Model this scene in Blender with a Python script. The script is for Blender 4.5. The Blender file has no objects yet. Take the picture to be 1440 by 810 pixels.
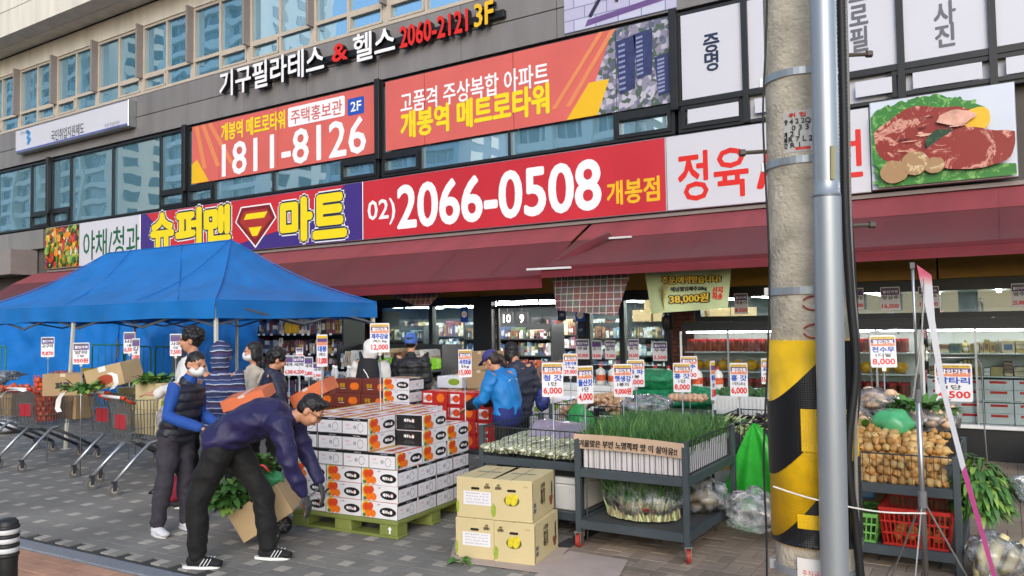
import bpy, bmesh, math, random
from mathutils import Vector, Matrix, noise
random.seed(7)
rnd = random.Random(11)
S = bpy.context.scene
COL = S.collection
# ---------------------------------------------------------------- camera
F, CX, CY = 1104.4, 720.0, 405.0            # focal length in photo pixels, photo centre
YAW, PIT, ROL, H = math.radians(32.163), math.radians(2.626), math.radians(-.8806), 1.75
def ray(px, py):
    a = (px-CX)/F; b = (CY-py)/F
    u = a*math.cos(ROL)-b*math.sin(ROL); v = a*math.sin(ROL)+b*math.cos(ROL)
    f = math.cos(PIT)-v*math.sin(PIT); z = math.sin(PIT)+v*math.cos(PIT)
    return Vector((-math.sin(YAW)*f+math.cos(YAW)*u, math.cos(YAW)*f+math.sin(YAW)*u, z))
def onY(px, py, Y): d = ray(px, py); return Vector((d.x*Y/d.y, Y, H+d.z*Y/d.y))
def onX(px, py, X): d = ray(px, py); return Vector((X, d.y*X/d.x, H+d.z*X/d.x))
def onZ(px, py, Z=0.0): d = ray(px, py); t = (Z-H)/d.z; return Vector((d.x*t, d.y*t, Z))
cam = bpy.data.cameras.new('camera'); camo = bpy.data.objects.new('camera', cam); COL.objects.link(camo)
cam.sensor_width = 36; cam.lens = F/1440*36; cam.clip_end = 1500; cam.clip_start = .05
Rv = Vector((math.cos(YAW), math.sin(YAW), 0))
Fw = Vector((-math.sin(YAW)*math.cos(PIT), math.cos(YAW)*math.cos(PIT), math.sin(PIT)))
Up = Rv.cross(Fw)
Rr = math.cos(ROL)*Rv+math.sin(ROL)*Up; Uu = -math.sin(ROL)*Rv+math.cos(ROL)*Up
camo.matrix_world = Matrix(((Rr.x, Uu.x, -Fw.x, 0), (Rr.y, Uu.y, -Fw.y, 0), (Rr.z, Uu.z, -Fw.z, H), (0, 0, 0, 1)))
S.camera = camo
# ---------------------------------------------------------------- sky, sun, exposure
SUN_EL, SUN_AZ = math.radians(28), math.radians(150)     # azimuth of the sun, clockwise from +Y
W = bpy.data.worlds.new('World'); S.world = W; W.use_nodes = True
nt = W.node_tree; bg = nt.nodes['Background']; sky = nt.nodes.new('ShaderNodeTexSky'); sky.sky_type = 'NISHITA'
sky.sun_disc = False; sky.sun_elevation = SUN_EL; sky.sun_rotation = SUN_AZ; sky.air_density = 1.0; sky.dust_density = 1.2; sky.ozone_density = 1
nt.links.new(sky.outputs[0], bg.inputs[0]); bg.inputs[1].default_value = .15
sl = bpy.data.lights.new('sun', 'SUN'); sl.energy = .9; sl.angle = math.radians(38); sl.color = (1, .97, .94)
so = bpy.data.objects.new('sun', sl); COL.objects.link(so)
sd = Vector((math.sin(SUN_AZ)*math.cos(SUN_EL), math.cos(SUN_AZ)*math.cos(SUN_EL), math.sin(SUN_EL)))
so.rotation_euler = sd.to_track_quat('Z', 'Y').to_euler(); so.location = (20, -30, 30)
S.view_settings.view_transform = 'Standard'; S.view_settings.look = 'None'; S.view_settings.exposure = .75
S.view_settings.gamma = 1
S.cycles.max_bounces = 7; S.cycles.diffuse_bounces = 3; S.cycles.glossy_bounces = 3; S.cycles.transparent_max_bounces = 12
S.cycles.sample_clamp_indirect = 4; S.cycles.caustics_reflective = False; S.cycles.caustics_refractive = False
S.cycles.use_denoising = True
# ---------------------------------------------------------------- helpers: colour and materials
def hx(h):
    h = h.lstrip('#'); r = [int(h[i:i+2], 16)/255 for i in (0, 2, 4)]
    return tuple(((c+.055)/1.055)**2.4 if c > .04045 else c/12.92 for c in r)+(1,)
MATS = {}
def mat(name, c, r=.6, m=0, v=.1, s=5, b=0, bs=60, rv=0, emit=0, al=1, spec=.5, sheen=0, tr=0, tl=0, wp=0, stk=None):
    """Principled material with noise-driven tone, random tone per object and fine relief."""
    if name in MATS: return MATS[name]
    if isinstance(c, str): c = hx(c)
    M = bpy.data.materials.new(name); M.use_nodes = True; t = M.node_tree; N = t.nodes; L = t.links
    p = N['Principled BSDF']; p.inputs['Roughness'].default_value = r; p.inputs['Metallic'].default_value = m
    p.inputs['Specular IOR Level'].default_value = spec
    tc = N.new('ShaderNodeTexCoord'); no = N.new('ShaderNodeTexNoise'); no.inputs['Scale'].default_value = s; no.inputs['Detail'].default_value = 5
    L.new(N.new('ShaderNodeNewGeometry').outputs['Position'] if wp else tc.outputs['Object'], no.inputs['Vector'])
    if stk:      # stretched noise: rain streaks, folds along one axis
        mu = N.new('ShaderNodeVectorMath'); mu.operation = 'MULTIPLY'; mu.inputs[1].default_value = stk; L.new(no.inputs['Vector'].links[0].from_socket, mu.inputs[0]); L.new(mu.outputs[0], no.inputs['Vector'])
    mr = N.new('ShaderNodeMapRange'); mr.inputs['From Min'].default_value = .3; mr.inputs['From Max'].default_value = .7
    mr.inputs['To Min'].default_value = 1-v; mr.inputs['To Max'].default_value = 1+v; L.new(no.outputs['Fac'], mr.inputs['Value'])
    fac = mr.outputs[0]
    if rv:
        oi = N.new('ShaderNodeObjectInfo'); m2 = N.new('ShaderNodeMapRange'); m2.inputs['To Min'].default_value = 1-rv; m2.inputs['To Max'].default_value = 1+rv
        L.new(oi.outputs['Random'], m2.inputs['Value']); mm = N.new('ShaderNodeMath'); mm.operation = 'MULTIPLY'
        L.new(fac, mm.inputs[0]); L.new(m2.outputs[0], mm.inputs[1]); fac = mm.outputs[0]
    vm = N.new('ShaderNodeVectorMath'); vm.operation = 'SCALE'; vm.inputs[0].default_value = c[:3]; L.new(fac, vm.inputs['Scale'])
    L.new(vm.outputs[0], p.inputs['Base Color'])
    rr = N.new('ShaderNodeMapRange'); rr.inputs['To Min'].default_value = max(0, r-.08); rr.inputs['To Max'].default_value = min(1, r+.08)
    L.new(no.outputs['Fac'], rr.inputs['Value']); L.new(rr.outputs[0], p.inputs['Roughness'])
    if b:
        n2 = N.new('ShaderNodeTexNoise'); n2.inputs['Scale'].default_value = bs; n2.inputs['Detail'].default_value = 3; L.new(tc.outputs['Object'], n2.inputs['Vector'])
        bp = N.new('ShaderNodeBump'); bp.inputs['Strength'].default_value = b; bp.inputs['Distance'].default_value = .01
        L.new(n2.outputs['Fac'], bp.inputs['Height']); L.new(bp.outputs[0], p.inputs['Normal'])
    if emit: p.inputs['Emission Color'].default_value = c; p.inputs['Emission Strength'].default_value = emit
    if al < 1: p.inputs['Alpha'].default_value = al
    if sheen: p.inputs['Sheen Weight'].default_value = sheen
    if tr: p.inputs['Transmission Weight'].default_value = tr
    if tl:
        t2 = N.new('ShaderNodeBsdfTranslucent'); L.new(vm.outputs[0], t2.inputs[0]); mx = N.new('ShaderNodeMixShader'); mx.inputs[0].default_value = tl
        L.new(p.outputs[0], mx.inputs[1]); L.new(t2.outputs[0], mx.inputs[2]); L.new(mx.outputs[0], N['Material Output'].inputs[0])
    MATS[name] = M; return M
def nodemat(name):
    M = bpy.data.materials.new(name); M.use_nodes = True; MATS[name] = M
    return M, M.node_tree.nodes, M.node_tree.links, M.node_tree.nodes['Principled BSDF']
def ramp(N, stops, mode='LINEAR'):
    n = N.new('ShaderNodeValToRGB'); n.color_ramp.interpolation = mode; e = n.color_ramp.elements
    while len(e) > 1: e.remove(e[-1])
    e[0].position = stops[0][0]; e[0].color = stops[0][1] if not isinstance(stops[0][1], str) else hx(stops[0][1])
    for p, c in stops[1:]:
        q = e.new(p); q.color = hx(c) if isinstance(c, str) else c
    return n
def clear(name, tint=(.9, .97, .96), refl=1.0, rough=.0, ior=1.5, milky=0):
    """thin clear glass or film: light goes straight through, a Fresnel share is mirrored"""
    if name in MATS: return MATS[name]
    M, N, L, p = nodemat(name); N.remove(p)
    t = N.new('ShaderNodeBsdfTransparent'); t.inputs[0].default_value = tint+(1,)
    g = N.new('ShaderNodeBsdfGlossy'); g.inputs['Roughness'].default_value = rough
    fr = N.new('ShaderNodeFresnel'); fr.inputs[0].default_value = ior; mu = N.new('ShaderNodeMath'); mu.operation = 'MULTIPLY'; mu.inputs[1].default_value = refl
    mu.use_clamp = True
    L.new(fr.outputs[0], mu.inputs[0]); mx = N.new('ShaderNodeMixShader'); L.new(mu.outputs[0], mx.inputs[0]); L.new(t.outputs[0], mx.inputs[1]); L.new(g.outputs[0], mx.inputs[2])
    if milky:
        df = N.new('ShaderNodeBsdfDiffuse'); df.inputs[0].default_value = (.82, .84, .86, 1); m2 = N.new('ShaderNodeMixShader'); no = N.new('ShaderNodeTexNoise'); no.inputs['Scale'].default_value = 14; no.inputs['Detail'].default_value = 4
        mr = N.new('ShaderNodeMapRange'); mr.inputs['From Min'].default_value = .35; mr.inputs['From Max'].default_value = .7; mr.inputs['To Max'].default_value = milky; tc = N.new('ShaderNodeTexCoord'); L.new(tc.outputs['Object'], no.inputs['Vector']); L.new(no.outputs['Fac'], mr.inputs['Value'])
        L.new(mr.outputs[0], m2.inputs[0]); L.new(mx.outputs[0], m2.inputs[1]); L.new(df.outputs[0], m2.inputs[2]); mx = m2
    L.new(mx.outputs[0], N['Material Output'].inputs[0]); return M
# ---------------------------------------------------------------- helpers: geometry
MW = {}
def fr2(o, rz=0, rx=0): return Matrix.Translation(Vector(o)) @ Matrix.Rotation(rz, 4, 'Z') @ Matrix.Rotation(rx, 4, 'X')
class MB:
    """collects shapes; build() links them as ONE mesh object"""
    def __init__(s): s.v = []; s.f = []; s.mi = []
    def add(s, v, f, mi=0, M=None):
        o = len(s.v)
        s.v += [(M @ Vector(p)) for p in v] if M else [Vector(p) for p in v]
        s.f += [tuple(i+o for i in q) for q in f]; s.mi += [mi]*len(f); return s
    def box(s, x0, x1, y0, y1, z0, z1, mi=0, M=None):
        return s.add([(x0, y0, z0), (x1, y0, z0), (x1, y1, z0), (x0, y1, z0), (x0, y0, z1), (x1, y0, z1), (x1, y1, z1), (x0, y1, z1)],
                     [(3, 2, 1, 0), (4, 5, 6, 7), (0, 1, 5, 4), (1, 2, 6, 5), (2, 3, 7, 6), (3, 0, 4, 7)], mi, M)
    def bar(s, a, b, w, h=None, mi=0, up=(0, 0, 1)):
        a = Vector(a); b = Vector(b); h = h or w; d = b-a; l = d.length; d.normalize(); u = Vector(up)
        if abs(d.dot(u)) > .98: u = Vector((0, 1, 0))
        r = d.cross(u).normalized(); u = r.cross(d)
        M = Matrix(((r.x, d.x, u.x, a.x), (r.y, d.y, u.y, a.y), (r.z, d.z, u.z, a.z), (0, 0, 0, 1)))
        return s.box(-w/2, w/2, 0, l, -h/2, h/2, mi, M)
    def tube(s, pts, r, n=8, mi=0, cap=True, M=None, flat=None):
        pts = [Vector(p) for p in pts]; k = len(pts); rs = r if isinstance(r, (list, tuple)) else [r]*k
        vs = []; fs = []; t = (pts[1]-pts[0]).normalized(); u = Vector((0, 0, 1)) if abs(t.z) < .9 else Vector((1, 0, 0))
        u = (u-t*u.dot(t)).normalized()
        for i, p in enumerate(pts):
            a = pts[max(i-1, 0)]; b = pts[min(i+1, k-1)]; t = (b-a).normalized(); u = (u-t*u.dot(t))
            u = u.normalized() if u.length > 1e-6 else t.orthogonal().normalized(); w = t.cross(u)
            fl = flat or 1
            for j in range(n):
                q = 2*math.pi*j/n; vs.append(p+(u*math.cos(q)*fl+w*math.sin(q))*rs[i])
        for i in range(k-1):
            for j in range(n):
                fs.append((i*n+j, i*n+(j+1) % n, (i+1)*n+(j+1) % n, (i+1)*n+j))
        if cap: fs.append(tuple(range(n))[::-1]); fs.append(tuple((k-1)*n+j for j in range(n)))
        return s.add(vs, fs, mi, M)
    def lathe(s, prof, n=16, mi=0, M=None):
        vs = []; fs = []; k = len(prof)
        for r, z in prof:
            for j in range(n): q = 2*math.pi*j/n; vs.append((r*math.cos(q), r*math.sin(q), z))
        for i in range(k-1):
            for j in range(n): fs.append((i*n+j, i*n+(j+1) % n, (i+1)*n+(j+1) % n, (i+1)*n+j))
        if prof[0][0] > 0: fs.append(tuple(range(n))[::-1])
        if prof[-1][0] > 0: fs.append(tuple((k-1)*n+j for j in range(n)))
        return s.add(vs, fs, mi, M)
    def prism(s, poly, y0, y1, mi=0, M=None):
        """polygon in x,z pushed from y0 to y1"""
        n = len(poly); v = [(x, y0, z) for x, z in poly]+[(x, y1, z) for x, z in poly]
        return s.add(v, [tuple(range(n)), tuple(range(2*n-1, n-1, -1))]+[(i, i+n, (i+1) % n+n, (i+1) % n) for i in range(n)], mi, M)
    def grid(s, fn, nu, nv, mi=0, M=None):
        v = [fn(i/nu, j/nv) for j in range(nv+1) for i in range(nu+1)]; w = nu+1
        return s.add(v, [(j*w+i, j*w+i+1, (j+1)*w+i+1, (j+1)*w+i) for j in range(nv) for i in range(nu)], mi, M)
    def ball(s, c, r, n=8, k=6, mi=0, nz=0, seed=0, M=None):
        c = Vector(c); r = r if isinstance(r, (tuple, list)) else (r, r, r); vs = []; fs = []
        for i in range(k+1):
            th = math.pi*i/k
            for j in range(n):
                q = 2*math.pi*j/n; d = Vector((math.sin(th)*math.cos(q), math.sin(th)*math.sin(q), math.cos(th)))
                f = 1+nz*noise.noise(d*1.7+Vector((seed*3.7, seed*1.3, seed))) if nz else 1
                vs.append((c.x+d.x*r[0]*f, c.y+d.y*r[1]*f, c.z+d.z*r[2]*f))
        for i in range(k):
            for j in range(n): fs.append((i*n+j, (i+1)*n+j, (i+1)*n+(j+1) % n, i*n+(j+1) % n))
        return s.add(vs, fs, mi, M)
    def build(s, name, m, parent=None, smooth=False, bevel=0, weld=False):
        me = bpy.data.meshes.new(name); v = s.v
        if parent is not None:
            I = MW.get(parent.name)
            if I is not None: v = [I @ p for p in v]
        me.from_pydata([tuple(p) for p in v], [], s.f)
        for x in (m if isinstance(m, (list, tuple)) else [m]): me.materials.append(x)
        if max(s.mi, default=0): me.polygons.foreach_set('material_index', s.mi)
        if bevel or weld:
            bm = bmesh.new(); bm.from_mesh(me)
            if weld: bmesh.ops.remove_doubles(bm, verts=bm.verts, dist=1e-5)
            if bevel:
                bmesh.ops.bevel(bm, geom=[e for e in bm.edges if len(e.link_faces) == 2 and e.calc_face_angle(0) > .5], offset=bevel, segments=1, affect='EDGES', clamp_overlap=True)
            bm.to_mesh(me); bm.free()
        if smooth: me.polygons.foreach_set('use_smooth', [True]*len(me.polygons))
        me.update()
        return link(name, me, parent)
def link(name, me, parent=None):
    o = bpy.data.objects.new(name, me); COL.objects.link(o)
    if parent is not None:
        o.parent = parent
        if parent.name in MW: MW[o.name] = MW[parent.name]
    return o
def tag(o, label=None, cat=None, group=None, kind=None):
    if label: o['label'] = label
    if cat: o['category'] = cat
    if group: o['group'] = group
    if kind: o['kind'] = kind
    return o
def thing(name, label, cat, loc=(0, 0, 0), rz=0, group=None):
    o = bpy.data.objects.new(name, None); COL.objects.link(o); o.location = loc; o.rotation_euler = (0, 0, rz); o.empty_display_size = .1
    MW[o.name] = fr2(loc, rz).inverted()
    return tag(o, label, cat, group)
def dup(root, loc=None, rz=None, label=None, group=None, parent=None, scale=None):
    r = root.copy(); COL.objects.link(r)
    if parent is not None: r.parent = parent
    if loc is not None: r.location = loc
    if rz is not None: r.rotation_euler = (0, 0, rz)
    if scale is not None: r.scale = scale
    if label: r['label'] = label
    if group: r['group'] = group
    for c in list(root.children): dup(c, parent=r)
    return r
# ---------------------------------------------------------------- helpers: lettering
TXT = {}
def text_geo(t, off=0.0, ext=0.0, res=2):
    k = (t, off, ext, res)
    if k not in TXT:
        c = bpy.data.curves.new('lettering', 'FONT'); c.body = t; c.size = 1; c.offset = off; c.extrude = ext; c.resolution_u = res; c.space_line = .9
        c.align_x = 'CENTER'
        o = bpy.data.objects.new('lettering', c)
        me = bpy.data.meshes.new_from_object(o)
        v = [tuple(q.co) for q in me.vertices]; f = [tuple(p.vertices) for p in me.polygons]
        bpy.data.objects.remove(o); bpy.data.curves.remove(c); bpy.data.meshes.remove(me)
        x0 = min(p[0] for p in v); x1 = max(p[0] for p in v); y0 = min(p[1] for p in v); y1 = max(p[1] for p in v)
        TXT[k] = ([((p[0]-x0)/(x1-x0)-.5, (p[1]-y0)/(y1-y0)-.5, p[2]) for p in v], f, (x1-x0)/(y1-y0))
    return TXT[k]
def put_text(mb, t, x, z, w=None, h=None, y=0.0, off=.0, ext=0, depth=.02, mi=0, M=None, res=2, slant=0, bold=0):
    """letters in the x,z plane at depth y, facing -y, centred on x,z"""
    v, f, a = text_geo(t, off, ext, res)
    if w is None: w = h*a
    if h is None: h = w/a
    ke = depth/ext/2 if ext else 0
    if bold:
        for i in range(8):
            q = i*math.pi/4; mb.add([(x+p[0]*w+bold*math.cos(q), y-.0002*(i+1), z+p[1]*h+bold*math.sin(q)) for p in v], f, mi, M)
    mb.add([(x+p[0]*w+slant*p[1]*h, y-p[2]*ke, z+p[1]*h) for p in v], f, mi, M); return mb
def lettering(parent, t, x, z, m, w=None, h=None, y=0.0, M=None, name='lettering', **k):
    return put_text(MB(), t, x, z, w, h, y, M=M, **k).build(name, m, parent)
def rrect(x0, x1, z0, z1, r, n=4):
    o = []
    for cx, cz, a in ((x1-r, z1-r, 0), (x0+r, z1-r, 90), (x0+r, z0+r, 180), (x1-r, z0+r, 270)):
        for i in range(n+1): q = math.radians(a+90*i/n); o.append((cx+r*math.cos(q), cz+r*math.sin(q)))
    return o
def ell(cx, cz, a, b, n=20, wob=0, seed=0):
    return [(cx+a*math.cos(2*math.pi*i/n)*(1+wob*noise.noise(Vector((math.cos(2*math.pi*i/n)*1.5+seed, math.sin(2*math.pi*i/n)*1.5, seed)))),
             cz+b*math.sin(2*math.pi*i/n)*(1+wob*noise.noise(Vector((math.cos(2*math.pi*i/n)*1.5+seed, math.sin(2*math.pi*i/n)*1.5, seed+3))))) for i in range(n)]
def flat(mb, poly, y, mi=0, M=None):
    return mb.add([(x, y, z) for x, z in poly], [tuple(range(len(poly)))[::-1]], mi, M)
# ================================================================ GROUND
def st(o): o['kind'] = 'structure'; return o
m_asph = mat('asphalt', (.05, .05, .052), .9, v=.25, s=3, b=.4, bs=120)
m_bed = mat('paver_bed', (.05, .052, .05), .95, v=.3, s=8)
m_dark = mat('paver_dark', '#7a7872', .84, v=.24, s=1.1, b=.5, bs=90, rv=.08, wp=1)
m_lite = mat('paver_light', '#a39d92', .85, v=.22, s=1.1, b=.4, bs=90, rv=.14, wp=1)
m_brown = mat('paver_brown', '#928170', .86, v=.3, s=1.3, b=.5, bs=90, rv=.24, wp=1)
m_pink = mat('paver_pink', '#b58a70', .86, v=.25, s=1.2, b=.4, bs=90, rv=.16, wp=1)
m_gran = mat('granite', '#7e8288', .75, v=.22, s=60, b=.3, bs=200)
st(MB().box(-400, 300, -400, 1.2, -.2, -.13).build('road', m_asph))
st(MB().box(-400, 300, 1.2, 400, -.2, -.05).build('ground', mat('ground_concrete', (.2, .2, .19), .9, v=.2, s=.5)))
PA = math.radians(2.4); E1 = Vector((math.cos(PA), math.sin(PA), 0)); E2 = Vector((-math.sin(PA), math.cos(PA), 0)); PO = Vector((-7.007, 3.902, 0)); U = .1033
def proj(p):
    d = Vector(p)-Vector((0, 0, H)); z = d.dot(Fw)
    if z < .1: return (-9999, -9999, z)
    return (CX+F*d.dot(Rr)/z, CY-F*d.dot(Uu)/z, z)
def seen(p, mg=25):
    a = proj(p); return -mg < a[0] < 1440+mg and -mg < a[1] < 810+mg
def kerbY(x): return 3.455+.0425*(x+7.12)
pav = st(MB().box(-40, 12, 3.2, 30, -.05, -.012).build('pavement', m_bed))
def lay(items, proto_sizes, m, name, parent, cap=300):
    """items: (u,v centre in paver units or world, w,d,rot). nearest `cap` in view are objects, the rest one stuff part"""
    items.sort(key=lambda t: (0 if seen(t[0]) else 1, (t[0]-camo.location).length))
    protos = {}; rest = MB()
    for i, (c, w, d, a) in enumerate(items):
        if i < cap and seen(c):
            k = (round(w, 3), round(d, 3))
            if k not in protos:
                g = .0022; o = MB().box(-w/2+g, w/2-g, -d/2+g, d/2-g, -.03, 0).build(name, m, parent, bevel=.0025); protos[k] = o
            else: o = protos[k].copy(); COL.objects.link(o); o.parent = parent
            o.location = (c.x, c.y, rnd.uniform(-.0018, .0012)); o.rotation_euler = (rnd.gauss(0, .004), rnd.gauss(0, .004), a+rnd.gauss(0, .006))
        else:
            g = .0022; rest.box(-w/2+g, w/2-g, -d/2+g, d/2-g, -.03, 0, M=fr2((c.x, c.y, rnd.uniform(-.0015, .001)), a))
    if rest.v: rest.build(name+'_field', m, parent)['kind'] = 'stuff'
lights, darks, browns, pinks = [], [], [], []
for i in range(-48, 40):
    for j in range(-3, 30):
        c = PO+E1*(i*3*U)+E2*(j*3*U)+E1*(j*.02)
        if not (-17 < c.x < -2.95 or (c.y < 4.25 and c.x < 1)) or c.y > 11.9: continue
        if c.x < -11 and c.y > 10: continue
        def P(a, b): return c+E1*(a*U)+E2*(b*U)
        lights.append((P(0, 0), U, U, PA))
        for a, b, w, d in ((-.5, 1, 2, 1), (1, .5, 1, 2), (.5, -1, 2, 1), (-1, -.5, 1, 2)): darks.append((P(a, b), w*U, d*U, PA))
ok = lambda t: t[0].y-.09 > kerbY(t[0].x)
lights = [t for t in lights if ok(t)]; darks = [t for t in darks if ok(t)]
lay(lights, None, m_lite, 'light_paver', pav); lay(darks, None, m_dark, 'dark_paver', pav)
for j in range(0, 37):
    for i in range(0, 27):
        c = Vector((-2.86+i*.2, 4.38+j*.2, 0))
        for q in (-.05, .05):
            if (i+j) % 2: browns.append((c+Vector((0, q, 0)), .2, .1, 0))
            else: browns.append((c+Vector((q, 0, 0)), .1, .2, 0))
lay(browns, None, m_brown, 'brown_paver', pav)
kb = MB()
for i in range(-14, 8):
    p0 = Vector((-7.12+i*.998, kerbY(-7.12+i*.998), 0))
    k = MB().box(.003, .993, -.15, -.004, -.12, .012, M=fr2(p0, PA)).build('kerb_stone', m_gran, pav, bevel=.006)
path = st(MB().box(-40, 12, 1.2, 3.25, -.06, -.016).build('cycle_path', m_bed))
for i in range(-20, 46):
    for j in range(0, 13):
        c = Vector((-8+i*.2+(j % 2)*.1, 0, 0)); c.y = kerbY(c.x)-.21-j*.1
        if c.y > 2.2: pinks.append((c, .2, .1, PA))
lay(pinks, None, m_pink, 'pink_paver', path)
# ================================================================ MAIN BUILDING
YF = 12.0
bld = thing('commercial_building', 'grey and beige three storey commercial building with ribbon windows above a market', 'building', (-10, YF, 0))
m_grey = mat('grey_panel', '#7f7c7b', .42, v=.13, s=3, b=.05, bs=20, rv=.06, stk=(1, 1, .12))
m_beige = mat('beige_panel', '#dfd9cb', .5, v=.13, s=3, b=.05, bs=20, rv=.05, stk=(1, 1, .12))
m_bframe = mat('beige_frame', '#c0b4a4', .45, v=.06)
m_fin = mat('fin_taupe', '#8d8480', .5, v=.06)
m_black = mat('black_frame', '#1d1f22', .4, v=.1)
m_gap = mat('joint_dark', (.02, .02, .02), .9)
m_ygold = mat('mustard_panel', '#a8802c', .45, v=.06, s=2)
def mirror(name, tint, base, seedscale):
    M, N, L, p = nodemat(name)
    p.inputs['Base Color'].default_value = hx(base); p.inputs['Metallic'].default_value = 1; p.inputs['Roughness'].default_value = .015
    tc = N.new('ShaderNodeTexCoord'); oi = N.new('ShaderNodeObjectInfo'); sc = N.new('ShaderNodeVectorMath'); sc.operation = 'SCALE'; sc.inputs[0].default_value = (91, 37, 53)
    L.new(oi.outputs['Random'], sc.inputs['Scale']); ad = N.new('ShaderNodeVectorMath'); L.new(tc.outputs['Object'], ad.inputs[0]); L.new(sc.outputs[0], ad.inputs[1])
    no = N.new('ShaderNodeTexNoise'); no.inputs['Scale'].default_value = seedscale; no.inputs['Detail'].default_value = 1.2; L.new(ad.outputs[0], no.inputs['Vector'])
    bp = N.new('ShaderNodeBump'); bp.inputs['Strength'].default_value = .5; bp.inputs['Distance'].default_value = .009; L.new(no.outputs['Fac'], bp.inputs['Height']); L.new(bp.outputs[0], p.inputs['Normal'])
    dk = N.new('ShaderNodeBsdfDiffuse'); dk.inputs[0].default_value = hx(tint); mx = N.new('ShaderNodeMixShader'); mx.inputs[0].default_value = .3
    L.new(p.outputs[0], mx.inputs[1]); L.new(dk.outputs[0], mx.inputs[2]); L.new(mx.outputs[0], N['Material Output'].inputs[0]); return M
m_mir = mirror('coated_glass', '#7fb5cb', '#d2e6f0', .8)
m_mir3 = mirror('coated_glass_blue', '#6fb0d0', '#cce4f2', 1.0)
MB().box(-34, 8.2, 12.14, 12.6, 3.3, 14).build('wall', mat('core_wall', '#57524f', .8), bld)
# 3F windows, one bay every 2.083 m
Z3a, Z3b, Z3m = 7.86, 9.63, 8.33
fins3 = [-25.05+2.083*k for k in range(-3, 16)]
finp = None
for k, xf in enumerate(fins3):
    if xf > 7: break
    f = MB().box(xf-.03, xf+.03, 11.8, 12.1, Z3m-.06, Z3b+.05).build('fin', m_fin, bld, bevel=.004)
    x0, x1 = xf+.05, xf+2.083-.05; xm = x0+.98
    w = MB()
    for xa, xb in ((x0-.05, x0+.04), (xm-.035, xm+.035), (x1-.04, x1+.05)): w.box(xa, xb, 11.99, 12.12, Z3a, Z3b)
    for za, zb in ((Z3a-.001, Z3a+.07), (Z3m-.04, Z3m+.04), (Z3b-.06, Z3b+.001)): w.box(x0-.049, x1+.049, 11.985, 12.115, za, zb)
    # small opening light, lower part
    sx = (xm, x1) if k % 2 else (x0, xm)
    for xa, xb in ((sx[0]+.04, sx[0]+.085), (sx[1]-.085, sx[1]-.04)): w.box(xa, xb, 11.97, 12.1, Z3a+.075, Z3m-.045)
    for za, zb in ((Z3a+.074, Z3a+.12), (Z3m-.09, Z3m-.044)): w.box(sx[0]+.04, sx[1]-.04, 11.972, 12.1, za, zb)
    win = w.build('window', m_bframe, bld)
    for xa, xb, za, zb in ((x0+.04, xm-.035, Z3m+.04, Z3b-.06), (xm+.035, x1-.04, Z3m+.04, Z3b-.06), (x0+.04, xm-.035, Z3a+.07, Z3m-.04), (xm+.035, x1-.04, Z3a+.07, Z3m-.04)):
        MB().box(xa-.01, xb+.01, 12.05, 12.07, za-.01, zb+.01).build('pane', m_mir3, win)
# grey cladding 6.7-7.86 in two courses, beige above the windows, soffit
x = -33.6; k = 0
while x < 8:
    for za, zb in ((6.76, 7.29), (7.3, 7.85)):
        MB().box(x+.006, x+2.077, 11.985, 12.12, za+.004, zb-.004).build('grey_cladding', m_grey, bld, bevel=.003)
    MB().box(x+.006, x+2.077, 11.985, 12.12, 9.66, 10.19).build('beige_cladding', m_beige, bld, bevel=.003)
    for a in range(2):
        MB().box(x+.006, x+2.077, 11.1+a*.44, 11.53+a*.44, 10.22, 10.27).build('soffit_panel', m_beige, bld, bevel=.003)
    for a in range(3):
        MB().box(x+.006, x+2.077, 11.04, 11.09, 10.2+a*.72, 10.9+a*.72).build('fascia_panel', m_beige, bld, bevel=.003)
    x += 2.083; k += 1
MB().box(-33.6, 8, 11.1, 12.3, 10.28, 12.3).build('overhang_core', m_gap, bld)
# 2F ribbon windows, black frames, one bay every 6.28 m
m_film0 = mat('white_film', '#d0d1da', .3, v=.03, s=.5)
Z2a, Z2b, Z2s = 4.76, 6.7, 5.22
fins2 = [-29.48+6.28*k for k in range(0, 7)]
for k, xf in enumerate(fins2[:-1]):
    MB().box(xf-.06, xf+.06, 11.86, 12.1, Z2s-.1, Z2b+.06).build('fin', m_black, bld, bevel=.004)
    xs = [xf+.06, xf+1.04, xf+3.1, xf+5.2, xf+6.22]; white = k == 4
    w = MB()
    for xx in xs: w.box(xx-.03, xx+.03, 11.975, 12.12, Z2a, Z2b)
    for za, zb in ((Z2a-.002, Z2a+.05), (Z2b-.05, Z2b+.002)): w.box(xs[0]-.03, xs[-1]+.03, 11.97, 12.118, za, zb)
    panes = []
    for i in range(4):
        a, b = xs[i]+.03, xs[i+1]-.03
        if i in (0, 3) or white:
            w.box(a, b, 11.968, 12.116, Z2s-.05, Z2s+.03)
            if i in (0, 3) or k == 4 and i == 2:
                for xa, xb in ((a, a+.06), (b-.06, b)): w.box(xa, xb, 11.94, 12.1, Z2a+.05, Z2s-.05)
                for za, zb in ((Z2a+.05, Z2a+.11), (Z2s-.11, Z2s-.05)): w.box(a+.061, b-.061, 11.942, 12.1, za, zb)
            panes += [(a, b, Z2s+.03, Z2b-.05), (a, b, Z2a+.05, Z2s-.05)]
        else: panes.append((a, b, Z2a+.05, Z2b-.05))
    win = w.build('window', m_black, bld)
    for a, b, za, zb in panes: MB().box(a-.01, b+.01, 12.04, 12.06, za-.01, zb+.01).build('pane', m_film0 if white else m_mir, win)
# wall strip left of the shop sign, canopy ledge of the entrance at the far left
for i in range(5):
    MB().box(-33.6+i*2.0, -31.61+i*2.0, 11.985, 12.12, 4.16, 4.72).build('grey_cladding', m_grey, bld, bevel=.003)
for i in range(5):
    MB().box(-33.6+i*1.9, -31.71+i*1.9, 11.35, 12.1, 3.4, 4.13).build('ledge_panel', m_fin, bld, bevel=.004)
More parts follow.
